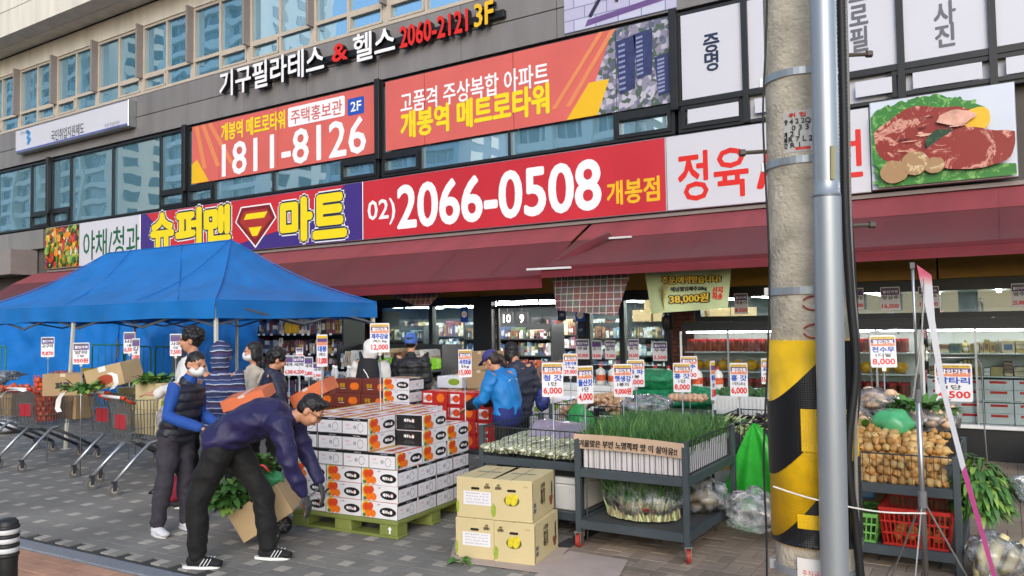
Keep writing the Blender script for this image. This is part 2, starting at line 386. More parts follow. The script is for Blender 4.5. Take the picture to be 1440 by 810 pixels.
# ================================================================ SHOP FRONT (ground floor)
m_brick = mat('brick_red', '#5a3328', .85, v=.25, s=9, b=.4, bs=80, rv=.2)
gl = clear('shop_glass', (.86, .95, .93), 1.6)
def zY(px, py): return onY(px, py, YF)
MB().box(-21, 7, 12.15, 12.6, 2.2, 3.5).build('header_beam', m_gap, bld)
for a, b in ((-20.5, -14.2), (-14.18, -8.3), (-8.28, -5.8), (-5.78, -.78), (-.76, 5)):
    MB().box(a, b, 12.02, 12.16, 2.27, 3.3).build('beam_panel', m_ygold, bld, bevel=.004)
MB().box(-20.5, 5, 11.98, 12.14, 2.17, 2.265).build('head_rail', m_black, bld)
def sash(xs, z0, z1, rails, nm='shop_window', fw=.045):
    w = MB()
    for xx in xs: w.box(xx-fw, xx+fw, 11.98, 12.1, z0, z1)
    for z in rails: w.box(xs[0], xs[-1], 11.985, 12.095, z-.04, z+.04)
    o = w.build(nm, m_black, bld)
    for a, b in zip(xs[:-1], xs[1:]):
        rs = sorted(rails)
        for za, zb in zip(rs[:-1], rs[1:]):
            MB().box(a+fw-.005, b-fw+.005, 12.03, 12.045, za+.035, zb-.035).build('pane', gl, o)
    return o
sash([-11.0, -9.4, -8.35], .05, 2.17, [.05, 2.15])
MB().box(-8.34, -7.98, 11.97, 12.12, 0, 2.17).build('door_post', m_black, bld, bevel=.005)
MB().box(-6.22, -6.04, 11.97, 12.12, 0, 2.17).build('door_post', m_black, bld, bevel=.005)
# automatic door leaf, slid open behind the right window
dl = MB()
for a, b, c, d in ((-7.98, -7.92, 0.02, 2.1), (-6.28, -6.22, .02, 2.1), (-7.92, -6.28, 2.04, 2.1)): dl.box(a, b, 12.12, 12.17, c, d)
dl.build('door_frame', m_black, bld)
sash([-6.03, -5.4, -4.62], .05, 2.17, [.05, 1.0, 2.15])
# brick pillars
for xa, xb in ((-12.0, -11.05), (-4.55, -4.17)):
    MB().box(xa+.01, xb-.01, 12.02, 12.3, 0, 2.6).build('pillar_core', m_gap, bld)
    z = 0; r = 0
    while z < 2.5:
        xx = xa-(.1 if r % 2 else 0)
        while xx < xb-.02:
            a, b = max(xx, xa), min(xx+.2, xb)
            if b-a > .03: MB().box(a+.004, b-.004, 11.985, 12.1, z+.004, z+.06).build('brick', m_brick, bld, bevel=.002)
            xx += .2
        z += .066; r += 1
# upper glazing strip over the fridges and the dark header
sash([-4.1, -2.3, -.8, 1.2, 3.2], 1.74, 2.17, [1.78, 2.15])
MB().box(-4.12, 5, 11.9, 12.12, 1.62, 1.74).build('fridge_header', m_black, bld, bevel=.004)
# interior shell
m_floor = mat('shop_floor', '#8d8b86', .3, v=.1, s=1)
m_ceil = mat('shop_ceiling', '#59636a', .8, v=.1)
m_wallin = mat('shop_wall', '#2e3538', .8, v=.15)
MB().box(-21, 7, 12.0, 26, -.04, .012).build('shop_floor', m_floor, bld)
MB().box(-21, 7, 12.6, 26, 2.46, 2.52).build('shop_ceiling', m_ceil, bld)
MB().box(-21, 7, 26, 26.2, 0, 2.8).build('shop_back_wall', m_wallin, bld)
MB().box(-21.2, -21, 12.6, 26, 0, 2.8).build('shop_side_wall', m_wallin, bld); MB().box(7, 7.2, 12.2, 26, 0, 2.8).build('shop_side_wall', m_wallin, bld)
m_tube = mat('light_tube', (1, .97, .92, 1), .4, v=0, emit=34)
tb = None
for i, yy in enumerate((13.9, 16.4, 18.9, 21.4, 23.9)):
    for xx in [-19+1.45*q for q in range(18)]:
        if tb is None: tb = MB().box(-.05, .05, -1.1, 1.1, -.025, .025).build('ceiling_light', m_tube, bld); o = tb
        else: o = tb.copy(); COL.objects.link(o); o.parent = bld
        o.location = (xx, yy, 2.43)
# ================================================================ TOWERS ACROSS THE STREET (mirrored in the windows)
m_tow = [mat('tower_white', '#ece9e2', .8, v=.06, s=.2), mat('tower_cream', '#e6dac6', .8, v=.06, s=.2), mat('tower_blue', '#a4b6cc', .8, v=.06, s=.2)]
m_twin = mat('tower_window', '#2b4650', .15, v=.25, s=.3, spec=.8)
def tower(x0, x1, y, d, h, mi, label, fl=2.9):
    t = thing('apartment_tower', label, 'building', ((x0+x1)/2, y-d/2, -.1))
    b = MB().box(x0, x1, y-d, y, -.1, h); n = max(3, int((x1-x0)/6.5)); st_ = (x1-x0)/n
    for i in range(n+1): b.box(x0+i*st_-.5, x0+i*st_+.5, y-.05, y+1.2, -.1, h+.6)
    z = 3.5
    while z < h-1:
        b.box(x0+.5, x1-.5, y-.05, y+.8, z-.55, z+.35); z += fl
    b.box(x0-.4, x1+.4, y-d-.3, y+1.3, h, h+.9); b.box((x0+x1)/2-3, (x0+x1)/2+3, y-d*.7, y-d*.3, h+.9, h+4)
    b.build('wall', m_tow[mi], t)
    w = MB(); z = 3.5
    while z < h-2:
        for i in range(n):
            w.box(x0+i*st_+.8, x0+i*st_+st_*.36, y+.03, y+.1, z+.4, z+2.2); w.box(x0+i*st_+st_*.41, x0+i*st_+st_*.66, y+.03, y+.1, z+.4, z+2.2); w.box(x0+i*st_+st_*.72, x0+(i+1)*st_-.8, y+.03, y+.1, z+.4, z+2.2)
        for sx_ in (x0-.06, x1):
            for q in range(3): w.box(sx_, sx_+.06, y-d+1.5+q*(d-2)/3, y-d+1.5+q*(d-2)/3+2.6, z+.4, z+2.1)
        z += fl
    w.build('window_field', m_twin, t)['kind'] = 'stuff'
tower(-205, -168, -60, 16, 62, 0, 'white slab apartment tower across the street, widest of the row')
tower(-158, -128, -52, 16, 66, 1, 'cream apartment tower across the street, tallest of the row')
tower(-118, -95, -56, 16, 58, 0, 'white narrow apartment tower next to the cream one across the street')
tower(-86, -62, -62, 16, 33, 2, 'low blue grey apartment block across the street')
tower(-52, -36, -60, 14, 40, 0, 'white apartment block of thirteen floors across the street')
tower(-30, -18, -66, 14, 46, 1, 'cream apartment block of fifteen floors across the street')

# unseen block added above the frame, meant to shade the street from rear sun
MB().box(-34, 8.2, 12.3, 30, 12.31, 27).build('shade_block', m_beige, bld)
MB().box(-34, -21.3, 12.05, 12.6, -.05, 3.39).build('wall', mat('core_wall', '#57524f', .8), bld)
MB().box(-34, 8.2, 12.61, 30, 2.9, 12.3).build('floor_slabs', mat('core_wall', '#57524f', .8), bld)
# ================================================================ SIGNS ON THE FACADE
m_white = mat('sign_white', '#d0d0d8', .35, v=.03, s=.6)
m_film = mat('white_film', '#d0d1da', .3, v=.03, s=.5)
m_red = mat('sign_red', '#c42e38', .35, v=.08, s=.9, stk=(1, 1, .3))
m_coral = mat('banner_coral', '#d5665d', .4, v=.08, s=.9, b=.15, bs=3)
m_coral2 = mat('banner_orange', '#e08a58', .4, v=.04)
m_yel = mat('print_yellow', '#f0d81c', .4, v=.02)
m_gold = mat('print_gold', '#ecba1e', .4, v=.02)
m_pw = mat('print_white', '#f2f2f4', .4, v=.02)
m_blue = mat('print_blue', '#2353b4', .4, v=.02)
m_navy = mat('print_navy', '#1e2b4a', .4, v=.02)
m_purple = mat('sign_purple', '#43307e', .35, v=.04)
m_green = mat('print_green', '#12603a', .4, v=.02)
m_redp = mat('print_red', '#da251c', .4, v=.02)
m_dk = mat('print_black', '#17171a', .45, v=.05)
m_gry = mat('print_grey', '#62656b', .45, v=.05)
m_alu = mat('aluminium', '#b9bcc0', .35, m=.9, v=.06)
m_steel = mat('steel', '#8f9498', .3, m=.9, v=.08, s=20)
def RP(l, r, t, b, Y):
    c = (l+r)/2; m = (t+b)/2
    return onY(l, m, Y).x, onY(r, m, Y).x, onY(c, b, Y).z, onY(c, t, Y).z
def TP(parent, s, m, l, r, t, b, Y, off=0.0, name='lettering', **k):
    x0, x1, z0, z1 = RP(l, r, t, b, Y); bo = max(0, off-.004)*(z1-z0)/(1+s.count('\n'))
    return lettering(parent, s, (x0+x1)/2, (z0+z1)/2, m, w=x1-x0-2*bo, h=z1-z0-2*bo, y=Y, bold=bo, name=name, **k)
def rect(x0, x1, z0, z1): return [(x0, z0), (x1, z0), (x1, z1), (x0, z1)]
def sheet(name, poly, y, m, parent, th=.004):
    return MB().prism(poly, y, y+th).build(name, m, parent)
# small white light box
x0, x1, z0, z1 = RP(22, 180, 166, 201, 11.75)
z0, z1 = 7.02, 7.72
t = thing('lightbox_sign', 'long white light box sign on the grey cladding above the second floor windows', 'sign', ((x0+x1)/2, 11.98, z0))
MB().box(x0, x1, 11.75, 11.984, z0, z1).build('case', m_alu, t, bevel=.01)
MB().box(x0+.03, x1-.03, 11.744, 11.752, z0+.04, z1-.03).build('face', m_film, t)
MB().box(x0+.03, x1-.03, 11.742, 11.7438, z0+.04, z0+.075).build('blue_line', mat('print_periwinkle', '#5c66b8', .4), t)
TP(t, '국민취업지원제도', m_dk, 72, 118, 178, 194, 11.742, .012)
TP(t, '고용노동부', m_gry, 28, 40, 184, 189, 11.742); TP(t, '국민취업지원\n02) 2060-8181', m_gry, 146, 168, 172, 184, 11.742)
b = MB()
for i, (dx, dz) in enumerate(((0, .18), (.1, .12), (.02, .02), (.12, -.06), (.05, -.14))): flat(b, ell(-24.05+dx, 7.4+dz, .09, .07, 8), 11.742)
b.build('emblem', mat('print_skyblue', '#4a97d8', .4), t)
# channel letters
YC = 11.80; zc = lambda px: 7.52
t = thing('channel_letter_sign', 'raised white red and yellow channel letters with phone number on grey cladding', 'sign', (-12, 11.98, 7.2))
xa, xb = onY(300, 120, 11.9).x, onY(709, 30, 11.9).x
MB().box(xa+1.6, xb, 11.88, 11.983, 7.36, 7.5).build('rail', m_dk, t, bevel=.005)
for s, m, l, r, h, zm in (('기구필라테스', m_pw, 309, 455, .60, 7.46), ('&', m_redp, 467, 488, .36, 7.48), ('헬스', m_pw, 497, 555, .56, 7.46), ('2060-2121', m_redp, 563, 658, .42, 7.44), ('3F', m_gold, 668, 694, .42, 7.47)):
    a = onY(l, 90, YC).x; b_ = onY(r, 80, YC).x
    put_text(MB(), s, (a+b_)/2, zm, b_-a, h, 11.87, off=.006, ext=.05, depth=.13).build('letter_return', m_dk, t)
    put_text(MB(), s, (a+b_)/2, zm, b_-a, h, 11.80, bold=.012).build('lettering', m, t)
# window banner with the phone number
Z0, Z1 = 5.27, 6.68
def banner(name, label, xs, z0, z1, m, y=11.955):
    t = thing(name, label, 'banner', ((xs[0]+xs[-1])/2, y, z0))
    for a, b in zip(xs[:-1], xs[1:]): MB().box(a+.006, b-.006, y, y+.01, z0, z1).build('panel', m, t)
    return t
fx = lambda px, py=200: onY(px, py, 11.955).x
t = banner('window_banner', 'coral red window banner with large white phone number', [fx(270), fx(308), fx(391), fx(532)], Z0, Z1, m_coral)
YB = 11.951
TP(t, '개봉역 메트로타워', m_yel, 311, 401, 164, 190, YB, .03)
b = MB(); x0, x1, z0, z1 = RP(405, 485, 143, 171, YB); flat(b, rrect(x0, x1, z0, z1, .05), YB); b.build('label_patch', m_pw, t)
TP(t, '주택홍보관', m_coral, 409, 481, 147, 168, YB-.003, .015)
b = MB(); x0, x1, z0, z1 = RP(489, 512, 137, 161, YB); flat(b, rrect(x0, x1, z0, z1, .04), YB); b.build('label_patch', m_blue, t)
TP(t, '2F', m_pw, 493, 508, 142, 156, YB-.003, .03)
TP(t, '1811-8126', m_pw, 312, 515, 182, 232, YB, .025)
b = MB(); a = fx(270); flat(b, [(a, 5.28), (a+.65, 5.28), (a+.2, 5.85), (a, 5.75)], YB); b.build('corner_stripe', m_gold, t)
b = MB()
for i in range(3): flat(b, [(a+.1+i*.25, 6.67), (a+.25+i*.25, 6.67), (a+.02+i*.5+.55, 5.6), (a+.02+i*.5+.4, 5.6)], YB)
b.build('stripe', m_coral2, t)
# second banner and aerial picture
t = banner('window_banner', 'coral red window banner advertising an apartment tower, aerial view at its end', [fx(542, 160), fx(597, 160), fx(722, 130), fx(866, 100)], Z0, Z1, m_coral)
TP(t, '고품격 주상복합 아파트', m_pw, 563, 772, 108, 140, YB, .02)
TP(t, '개봉역 메트로타워', m_yel, 563, 773, 136, 178, YB, .04)
M, N, L, p = nodemat('aerial_print'); p.inputs['Roughness'].default_value = .4
tc = N.new('ShaderNodeTexCoord'); vo = N.new('ShaderNodeTexVoronoi'); vo.inputs['Scale'].default_value = 13; L.new(tc.outputs['Object'], vo.inputs['Vector'])
rp = ramp(N, [(0, '#6f7086'), (.25, '#8d8a9c'), (.45, '#4f5f52'), (.6, '#b9b6c4'), (.8, '#5b5f74'), (1, '#d5d2dc')], 'CONSTANT'); L.new(vo.outputs['Color'], rp.inputs[0]); L.new(rp.outputs[0], p.inputs['Base Color']); m_aer = M
xa, xb = fx(866, 100), fx(949, 90)
MB().box(xa+.006, xb, 11.955, 11.965, Z0, Z1).build('panel', m_aer, t)
b = MB(); flat(b, [(xa-.62, Z0), (xa, Z0), (xa, Z1), (xa-.04, Z1)], YB); b.build('panel', m_aer, t)
b = MB(); flat(b, [(xa-.95, Z0), (xa-.35, Z0), (xa-.12, 5.85), (xa-.5, 5.85)], YB-.003); b.build('stripe', m_gold, t)
b = MB()
for i, q in enumerate((.0, .22)): flat(b, [(xa-1.25+q*1.3, 5.5), (xa-1.15+q*1.3, 5.5), (xa-.2+q, Z1), (xa-.3+q, Z1)], YB-.003)
b.build('stripe', m_coral2, t)
m_tw = mat('print_tower', '#333a66', .4, v=.3, s=9); m_twl = mat('print_tower_light', '#8c93b8', .4, v=.2, s=9)
for px, w, zt, zb in ((880, .36, 6.5, 5.55), (905, .34, 6.55, 5.75), (935, .36, 6.1, 5.4)):
    c = fx(px, 90); b = MB()
    flat(b, [(c-w/2+.06, zb), (c+w/2-.02, zb+.06), (c+w/2, zt), (c-w/2, zt-.04)], YB-.003); b.build('picture_tower', m_tw, t)
    b = MB()
    for i in range(9): z = zb+.06+i*(zt-zb-.12)/9; flat(b, [(c-w*.35, z), (c-w*.02, z+.015), (c-w*.02, z+.05), (c-w*.35, z+.035)], YB-.005)
    b.build('picture_floors', m_twl, t)
# treadmill picture at the top edge
x0, x1 = fx(793, 20), fx(951, 5); z0, z1 = 7.0, 7.84
t = thing('picture_banner', 'lilac picture banner of a gym treadmill on the grey cladding', 'banner', ((x0+x1)/2, 11.97, 6.8))
M, N, L, p = nodemat('gym_print'); tc = N.new('ShaderNodeTexCoord'); wv = N.new('ShaderNodeTexBrick'); wv.inputs['Scale'].default_value = 1.2; wv.inputs['Color1'].default_value = hx('#c3c6dc'); wv.inputs['Color2'].default_value = hx('#b7b3cf'); wv.inputs['Mortar'].default_value = hx('#8187a8'); wv.inputs['Mortar Size'].default_value = .012
mp = N.new('ShaderNodeMapping'); mp.inputs['Rotation'].default_value = (math.radians(90), 0, 0); L.new(tc.outputs['Object'], mp.inputs[0]); L.new(mp.outputs[0], wv.inputs['Vector']); L.new(wv.outputs[0], p.inputs['Base Color']); m_gym = M
MB().box(x0, x1, 11.965, 11.981, 6.8, z1).build('panel', m_gym, t)
b = MB(); flat(b, [(x0+.4, 6.84), (x1-.1, 6.98), (x1-.1, 7.08), (x0+.45, 6.95)], 11.962); b.build('picture_belt', mat('print_violet', '#6a4f86', .4), t)
b = MB(); b.tube([(x0+.5, 11.962, 7.0), (x0+.75, 11.962, 7.35), (x0+1.1, 11.962, 7.45), (x0+1.0, 11.962, 7.15)], .035, 6); b.build('picture_rail', mat('print_slate', '#39344f', .4), t)
b = MB(); flat(b, [(x0+1.4, 7.1), (x0+1.9, 7.1), (x0+2.1, 7.7), (x0+1.5, 7.7)], 11.962); flat(b, [(x0+2.0, 7.1), (x0+2.3, 7.1), (x0+2.4, 7.7), (x0+2.2, 7.7)], 11.962); b.build('picture_legs', mat('print_slate', '#39344f', .4), t)
# white films on the photo studio's windows
xs = [-4.36+.06, -4.36+1.04, -4.36+3.1, -4.36+5.2, -4.36+6.22]; xs = [a for a in xs]
words = {0: ('증\n명', m_navy, 986, 1012, 45, 101), 2: ('프\n로\n필', m_gry, 1194, 1223, -24, 74), 3: ('사\n진', m_gry, 1313, 1346, 1, 66)}
fil = [('white window film with two navy letters beside the aerial banner', 0), ('white window film without letters behind the concrete pole', 1), ('white window film with three grey letters right of the concrete pole', 2), ('white window film with two grey letters above the meat picture', 3)]
F4 = fins2[4]; xs = [F4+.06, F4+1.04, F4+2.1, F4+3.1, F4+4.2, F4+5.2, F4+6.22]
for lab, px0, px1, w in (('white window film with two navy letters beside the aerial banner', 959, 1046, ('증\n명', m_navy, 989, 1012, 47, 100)), ('plain white window film behind the concrete pole', 1052, 1190, None), ('white window film with three grey letters right of the concrete pole', 1192, 1263, ('프\n로\n필', m_gry, 1194, 1221, -26, 73)), ('white window film with two grey letters above the meat picture', 1272, 1391, ('사\n진', m_gry, 1313, 1345, 1, 66)), ('plain white window film past the two grey letters', 1402, 1500, None)):
    c = (px0+px1)/2; a = onY(px0, 60, 12).x; b_ = onY(px1, 60, 12).x
    t = thing('window_film', lab, 'window film', ((a+b_)/2, 12, 4.8))
    MB().box(a, b_, 11.957, 11.966, Z2s+.05, Z2b-.06).build('film', m_film, t); MB().box(a+.09, b_-.09, 11.93, 11.938, Z2a+.12, Z2s-.12).build('film', m_film, t)
    if w: TP(t, w[0], w[1], *w[2:], 11.953, .03)
for px in (1049, 1267, 1396):
    a = onY(px, 60, 12).x; MB().box(a-.045, a+.045, 11.9, 11.975, Z2a, Z2b).build('mullion', m_black, bld)
MB().box(onY(955, 60, 12).x, 3, 11.925, 11.975, Z2s-.045, Z2s+.045).build('transom', m_black, bld)
# ---- shop sign band
ZS0, ZS1, YS = 3.5, 4.7, 11.84
sx = lambda px: onY(px, 300, YS).x
def sign(label, a, b, m, name='shop_sign'):
    t = thing(name, label, 'sign', ((a+b)/2, 11.98, ZS0))
    MB().box(a, b, YS+.004, 11.984, ZS0, ZS1).build('case', m_alu, t, bevel=.008)
    MB().box(a+.012, b-.012, YS, YS+.01, ZS0+.015, ZS1-.015).build('face', m, t)
    return t
YT = YS-.003
t = sign('white shop sign with green letters and a vegetable picture at its end', sx(64), sx(197), m_white)
M, N, L, p = nodemat('vegetable_print'); p.inputs['Roughness'].default_value = .4; tc = N.new('ShaderNodeTexCoord')
m_vegp = M; vo = N.new('ShaderNodeTexVoronoi'); vo.inputs['Scale'].default_value = 6.5; L.new(tc.outputs['Object'], vo.inputs['Vector'])
rp = ramp(N, [(0, '#6f2340'), (.14, '#c22f1f'), (.26, '#e0a21c'), (.38, '#3d7d22'), (.5, '#e07818'), (.6, '#c8c86a'), (.7, '#2c5a1c'), (.8, '#d8c02c'), (.9, '#7d3a62'), (1, '#d9452c')], 'CONSTANT')
sp = N.new('ShaderNodeSeparateColor'); L.new(vo.outputs['Color'], sp.inputs[0]); L.new(sp.outputs[0], rp.inputs[0])
ds = N.new('ShaderNodeMapRange'); ds.inputs['From Max'].default_value = .11; ds.inputs['To Min'].default_value = 1.15; ds.inputs['To Max'].default_value = .45; L.new(vo.outputs['Distance'], ds.inputs['Value'])
vm = N.new('ShaderNodeVectorMath'); vm.operation = 'SCALE'; L.new(rp.outputs[0], vm.inputs[0]); L.new(ds.outputs[0], vm.inputs['Scale']); L.new(vm.outputs[0], p.inputs['Base Color'])
MB().box(sx(64)+.02, sx(112), YT-.002, YT, ZS0+.02, ZS1-.02).build('vegetable_picture', m_vegp, t)
rn = random.Random(2); VC = ['#c8321e', '#e08a1a', '#dcc23a', '#4d8a2a', '#8fae4a', '#7a3050', '#b0441e', '#d9d3b8', '#345f22', '#e0a23c']
VB = [MB() for _ in VC]; va, vb = sx(64)+.1, sx(112)-.08
for i in range(130):
    r_ = rn.uniform(.035, .12); q = (rn.uniform(va+r_*.3, vb-r_*.3), rn.uniform(ZS0+.1, ZS1-.1)); kk = rn.randrange(len(VC)); e_ = rn.uniform(.6, 1.4)
    flat(VB[kk], [(min(max(x, va-.07), vb+.07), min(max(z, ZS0+.03), ZS1-.03)) for x, z in ell(q[0], q[1], r_*e_, r_/e_, 12, .15, i)], YT-.003-.0003*i)
    if rn.random() < .5: flat(VB[7], ell(q[0]-r_*.3, q[1]+r_*.3, r_*.15, r_*.12, 6), YT-.0031-.0003*i)
for kk, b in enumerate(VB): b.build('produce_print', mat('produce_%d' % kk, VC[kk], .4, v=.3, s=16), t)['kind'] = 'stuff'
TP(t, '야채/청과', m_green, 117, 196, 320, 363, YT, .012)
t = sign('purple and red shop sign with fat yellow letters and a shield emblem', sx(198), sx(510), m_purple)
a, b_ = sx(198), sx(510)
b = MB(); flat(b, [(a+.25, ZS1-.02), (b_-.5, ZS1-.02), (b_-1.1, ZS0+.75), (b_-2.2, ZS0+.42), (b_-4.2, ZS0+.12), (b_-5.0, ZS0+.02), (a+2.1, ZS0+.02), (a+1.3, ZS0+.3)], YT); b.build('red_field', m_red, t)
for s, l, r, tp, bt in (('슈', 212, 245, 299, 350), ('퍼', 247, 284, 293, 346), ('맨', 287, 325, 289, 341), ('마', 394, 440, 278, 340), ('트', 440, 488, 272, 335)):
    x0, x1, z0, z1 = RP(l, r, tp, bt, YT); c = ((x0+x1)/2, (z0+z1)/2)
    for j, (g, m, o) in enumerate(((0, m_pw, .12), (0, m_navy, .095), (0, m_yel, .055))):
        put_text(MB(), s, c[0], c[1], x1-x0-.1, z1-z0-.1, YT-.002-j*.003, bold=o, res=3).build('lettering', m, t)
x0, x1, z0, z1 = RP(331, 389, 287, 349, YT); cx = (x0+x1)/2; w = x1-x0; h = z1-z0
def shield(k, dz=0): return [(cx-w*.36*k, z1-h*.02-h*(1-k)*.5), (cx+w*.36*k, z1-h*.02-h*(1-k)*.5), (cx+w*.5*k, z1-h*.36), (cx, z0+h*(1-k)*.9), (cx-w*.5*k, z1-h*.36)]
for k, (q, m) in enumerate(((1, m_pw), (.94, mat('print_maroon', '#7c1f24', .4)), (.78, mat('print_brick', '#a8322e', .4)))):
    b = MB(); flat(b, shield(q), YT-.003-k*.003); b.build('emblem', m, t)
b = MB(); flat(b, [(cx-w*.22, z1-h*.2), (cx+w*.3, z1-h*.2), (cx+w*.22, z1-h*.33), (cx-w*.28, z1-h*.33)], YT-.012); flat(b, [(cx-w*.16, z1-h*.52), (cx+w*.16, z1-h*.52), (cx+w*.05, z1-h*.72), (cx-w*.07, z1-h*.72)], YT-.012); b.build('emblem_bar', m_yel, t)
t = sign('red shop sign with a big white phone number', sx(510.5), sx(938), m_red)
TP(t, '02)', m_pw, 517, 556, 280, 317, YT, .02); TP(t, '2066-0508', m_pw, 558, 846, 241, 309, YT, .035, res=4); TP(t, '개봉점', m_gold, 853, 928, 251, 286, YT, .03)
t = sign('white shop sign with red letters behind the concrete pole', sx(938.5), sx(1227), m_white)
TP(t, '정육', m_redp, 953, 1053, 209, 280, YT, .02); TP(t, '/', m_redp, 1063, 1090, 205, 265, YT, .04); TP(t, '생선', m_redp, 1105, 1213, 188, 255, YT, .02)
# meat picture
a, b_ = sx(1228), sx(1435)
t = thing('meat_sign', 'picture sign of raw red meat with mushrooms and greens', 'sign', ((a+b_)/2, 11.98, 3.5))
MB().box(a, b_, YS-.02, 11.97, ZS0+.02, ZS1+.05).build('case', m_alu, t, bevel=.008)
MB().box(a+.015, b_-.015, YS-.024, YS-.0202, ZS0+.035, ZS1+.035).build('face', mat('picture_sky', '#cdd5e2', .35, v=.1, s=1), t)
def pic(nm, c, sc, c2, vv=.3):
    M, N, L, p = nodemat(nm); tc = N.new('ShaderNodeTexCoord'); no = N.new('ShaderNodeTexNoise'); no.inputs['Scale'].default_value = sc; no.inputs['Detail'].default_value = 10; no.inputs['Roughness'].default_value = .7; no.inputs['Distortion'].default_value = 1.2; L.new(tc.outputs['Object'], no.inputs['Vector'])
    dk_ = tuple(x*.55 for x in hx(c)[:3])+(1,); rp = ramp(N, [(.25, dk_), (.4, c), (.54, c), (.6, c2), (.64, c), (.78, dk_)]); L.new(no.outputs['Fac'], rp.inputs[0]); L.new(rp.outputs[0], p.inputs['Base Color']); p.inputs['Roughness'].default_value = .4; return M
m_meat = pic('picture_meat', '#8c2216', 3.2, '#e0a893'); m_leaf = pic('picture_leaf', '#2f7a2a', 7, '#8cc26a'); m_mush = pic('picture_mushroom', '#a5835a', 6, '#e0cba0'); m_herb = pic('picture_herb', '#12351c', 12, '#2d6a33')
yy = YS-.027; cx = (a+b_)/2; w = b_-a; zz = ZS0
PK = [0]
def pb(nm, m, x, z, rx, rz, wob, seed, k):
    PK[0] += 1; k = PK[0]; b = MB(); flat(b, [(min(max(p[0], a+.02), b_-.02), min(max(p[1], ZS0+.04), ZS1+.03)) for p in ell(x, z, rx, rz, 32, wob, seed)], yy-k*.002); b.build(nm, m, t)
rn = random.Random(3)
for i in range(26): pb('picture_leaf', m_leaf, a+.12+.065*i*.95 if i < 18 else a+.15+.03*i-.5, zz+.95+.17*math.sin(i*.18)*rn.uniform(.6, 1.2) if i < 18 else zz+.2+.08*(i-18), rn.uniform(.09, .16), rn.uniform(.08, .13), .8, i+40, 0)
pb('picture_leaf', m_leaf, cx-.25, zz+.93, .68, .2, .5, 1, 0); pb('picture_leaf', m_leaf, a+.2, zz+.7, .25, .45, .4, 2, 0); pb('picture_leaf', m_leaf, cx+.1, zz+.1, 1.0, .12, .3, 8, 1)
pb('picture_meat', m_meat, a+.72, zz+.65, .68, .42, .25, 3, 2); pb('picture_pepper', mat('print_gold', '#ecba1e'), b_-.42, zz+.82, .16, .15, .2, 4, 2)
m_fat = mat('print_fat', '#d9a590', .4, v=.3, s=8); m_md = mat('print_meat_dark', '#5a120c', .4, v=.4, s=9)
for i in range(26):
    q = rn.uniform(-.5, .5); big = i % 2; X_ = (a+.72+q*1.1 if big else b_-.48+q*.8); Z_ = (zz+.68+rn.uniform(-.24, .24) if big else zz+.42+rn.uniform(-.15, .15)); pb('picture_marbling', m_fat if i % 3 else m_md, X_, Z_, rn.uniform(.03, .12), rn.uniform(.006, .022), .6, i+70, 0)
pb('picture_fat', m_fat, a+1.05, zz+.86, .2, .1, .4, 31, 0); pb('picture_herb', m_herb, cx+.02, zz+.56, .2, .15, .4, 5, 4); pb('picture_meat', m_meat, b_-.48, zz+.42, .52, .27, .25, 6, 3)
for i, (x, z, r) in enumerate(((a+.3, zz+.22, .17), (a+.55, zz+.32, .17), (a+.78, zz+.26, .12))): pb('picture_mushroom', m_mush, x, z, r, r*.9, .15, 9+i, 5+i)
# gutter rail under the sign band
MB().box(sx(64), 5, 11.9, 11.985, 3.43, 3.485).build('gutter_rail', m_fin, bld)
# ================================================================ AWNINGS
m_awn = mat('awning_fabric', '#5c161f', .8, v=.2, s=2.5, stk=(1, .15, .15), b=.15, bs=200, sheen=.1)
m_awn2 = mat('awning_fabric_lit', '#8c333b', .8, v=.18, s=2.5, stk=(1, .15, .15), b=.15, bs=200, sheen=.1)  # lighter red paints the sunlit band along the awning top into the fabric
def awning(label, x0, x1, yf, zf, zv, wav=0.0, seed=0):
    t = thing('awning', label, 'awning', ((x0+x1)/2, 12, 3.4))
    n = int((x1-x0)*4)
    zk, yk = 3.09, 11.32
    def sag(u, v): return -.03*math.sin(math.pi*v)*(1+.4*math.sin(u*23+seed))+.012*noise.noise(Vector((u*(x1-x0)*1.6, v*2, seed)))*math.sin(math.pi*min(1, v*1.3)/1.3)
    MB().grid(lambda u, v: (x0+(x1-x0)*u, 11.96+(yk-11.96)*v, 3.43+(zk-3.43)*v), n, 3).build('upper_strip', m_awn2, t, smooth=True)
    MB().grid(lambda u, v: (x0+(x1-x0)*u, yk+(yf-yk)*v, zk-.004+(zf-zk+.004)*v+sag(u, v)), n, 8).build('fabric', m_awn, t, smooth=True)
    MB().grid(lambda u, v: (x0+(x1-x0)*u, yf-.03+.03*noise.noise(Vector((u*(x1-x0)*2.2, v, seed)))*v, zf-.03+(zv-zf+.03)*v+wav*math.sin(u*40)*v), n, 3).build('valance', m_awn2 if False else mat('valance_fabric', '#6e1f29', .8, v=.16, s=2.5, stk=(1, .2, .2), b=.15, bs=200), t, smooth=True)
    MB().box(x0, x1, yf-.02, yf+.04, zf-.035, zf+.025).build('front_bar', m_awn, t, bevel=.01)
    q = x0+.9
    while q < x1-.3:
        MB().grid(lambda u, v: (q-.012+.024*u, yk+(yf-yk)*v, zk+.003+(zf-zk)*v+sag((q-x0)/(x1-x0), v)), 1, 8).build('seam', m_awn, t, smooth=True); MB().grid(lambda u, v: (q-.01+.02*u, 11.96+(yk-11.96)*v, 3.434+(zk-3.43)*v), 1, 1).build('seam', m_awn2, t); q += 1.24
    for xx in (x0+.6, x1-.6): MB().bar((xx, 11.95, 3.2), (xx+.35, (yf+12)/2, (3.2+zf)/2-.02), .04).bar((xx+.35, (yf+12)/2, (3.2+zf)/2-.02), (xx, yf+.03, zf-.02), .04).build('arm', m_alu, t)
    return t
awning('dark red awning over the far end of the shop behind the blue tent', -24.0, -14.15, 10.4, 2.52, 2.33)
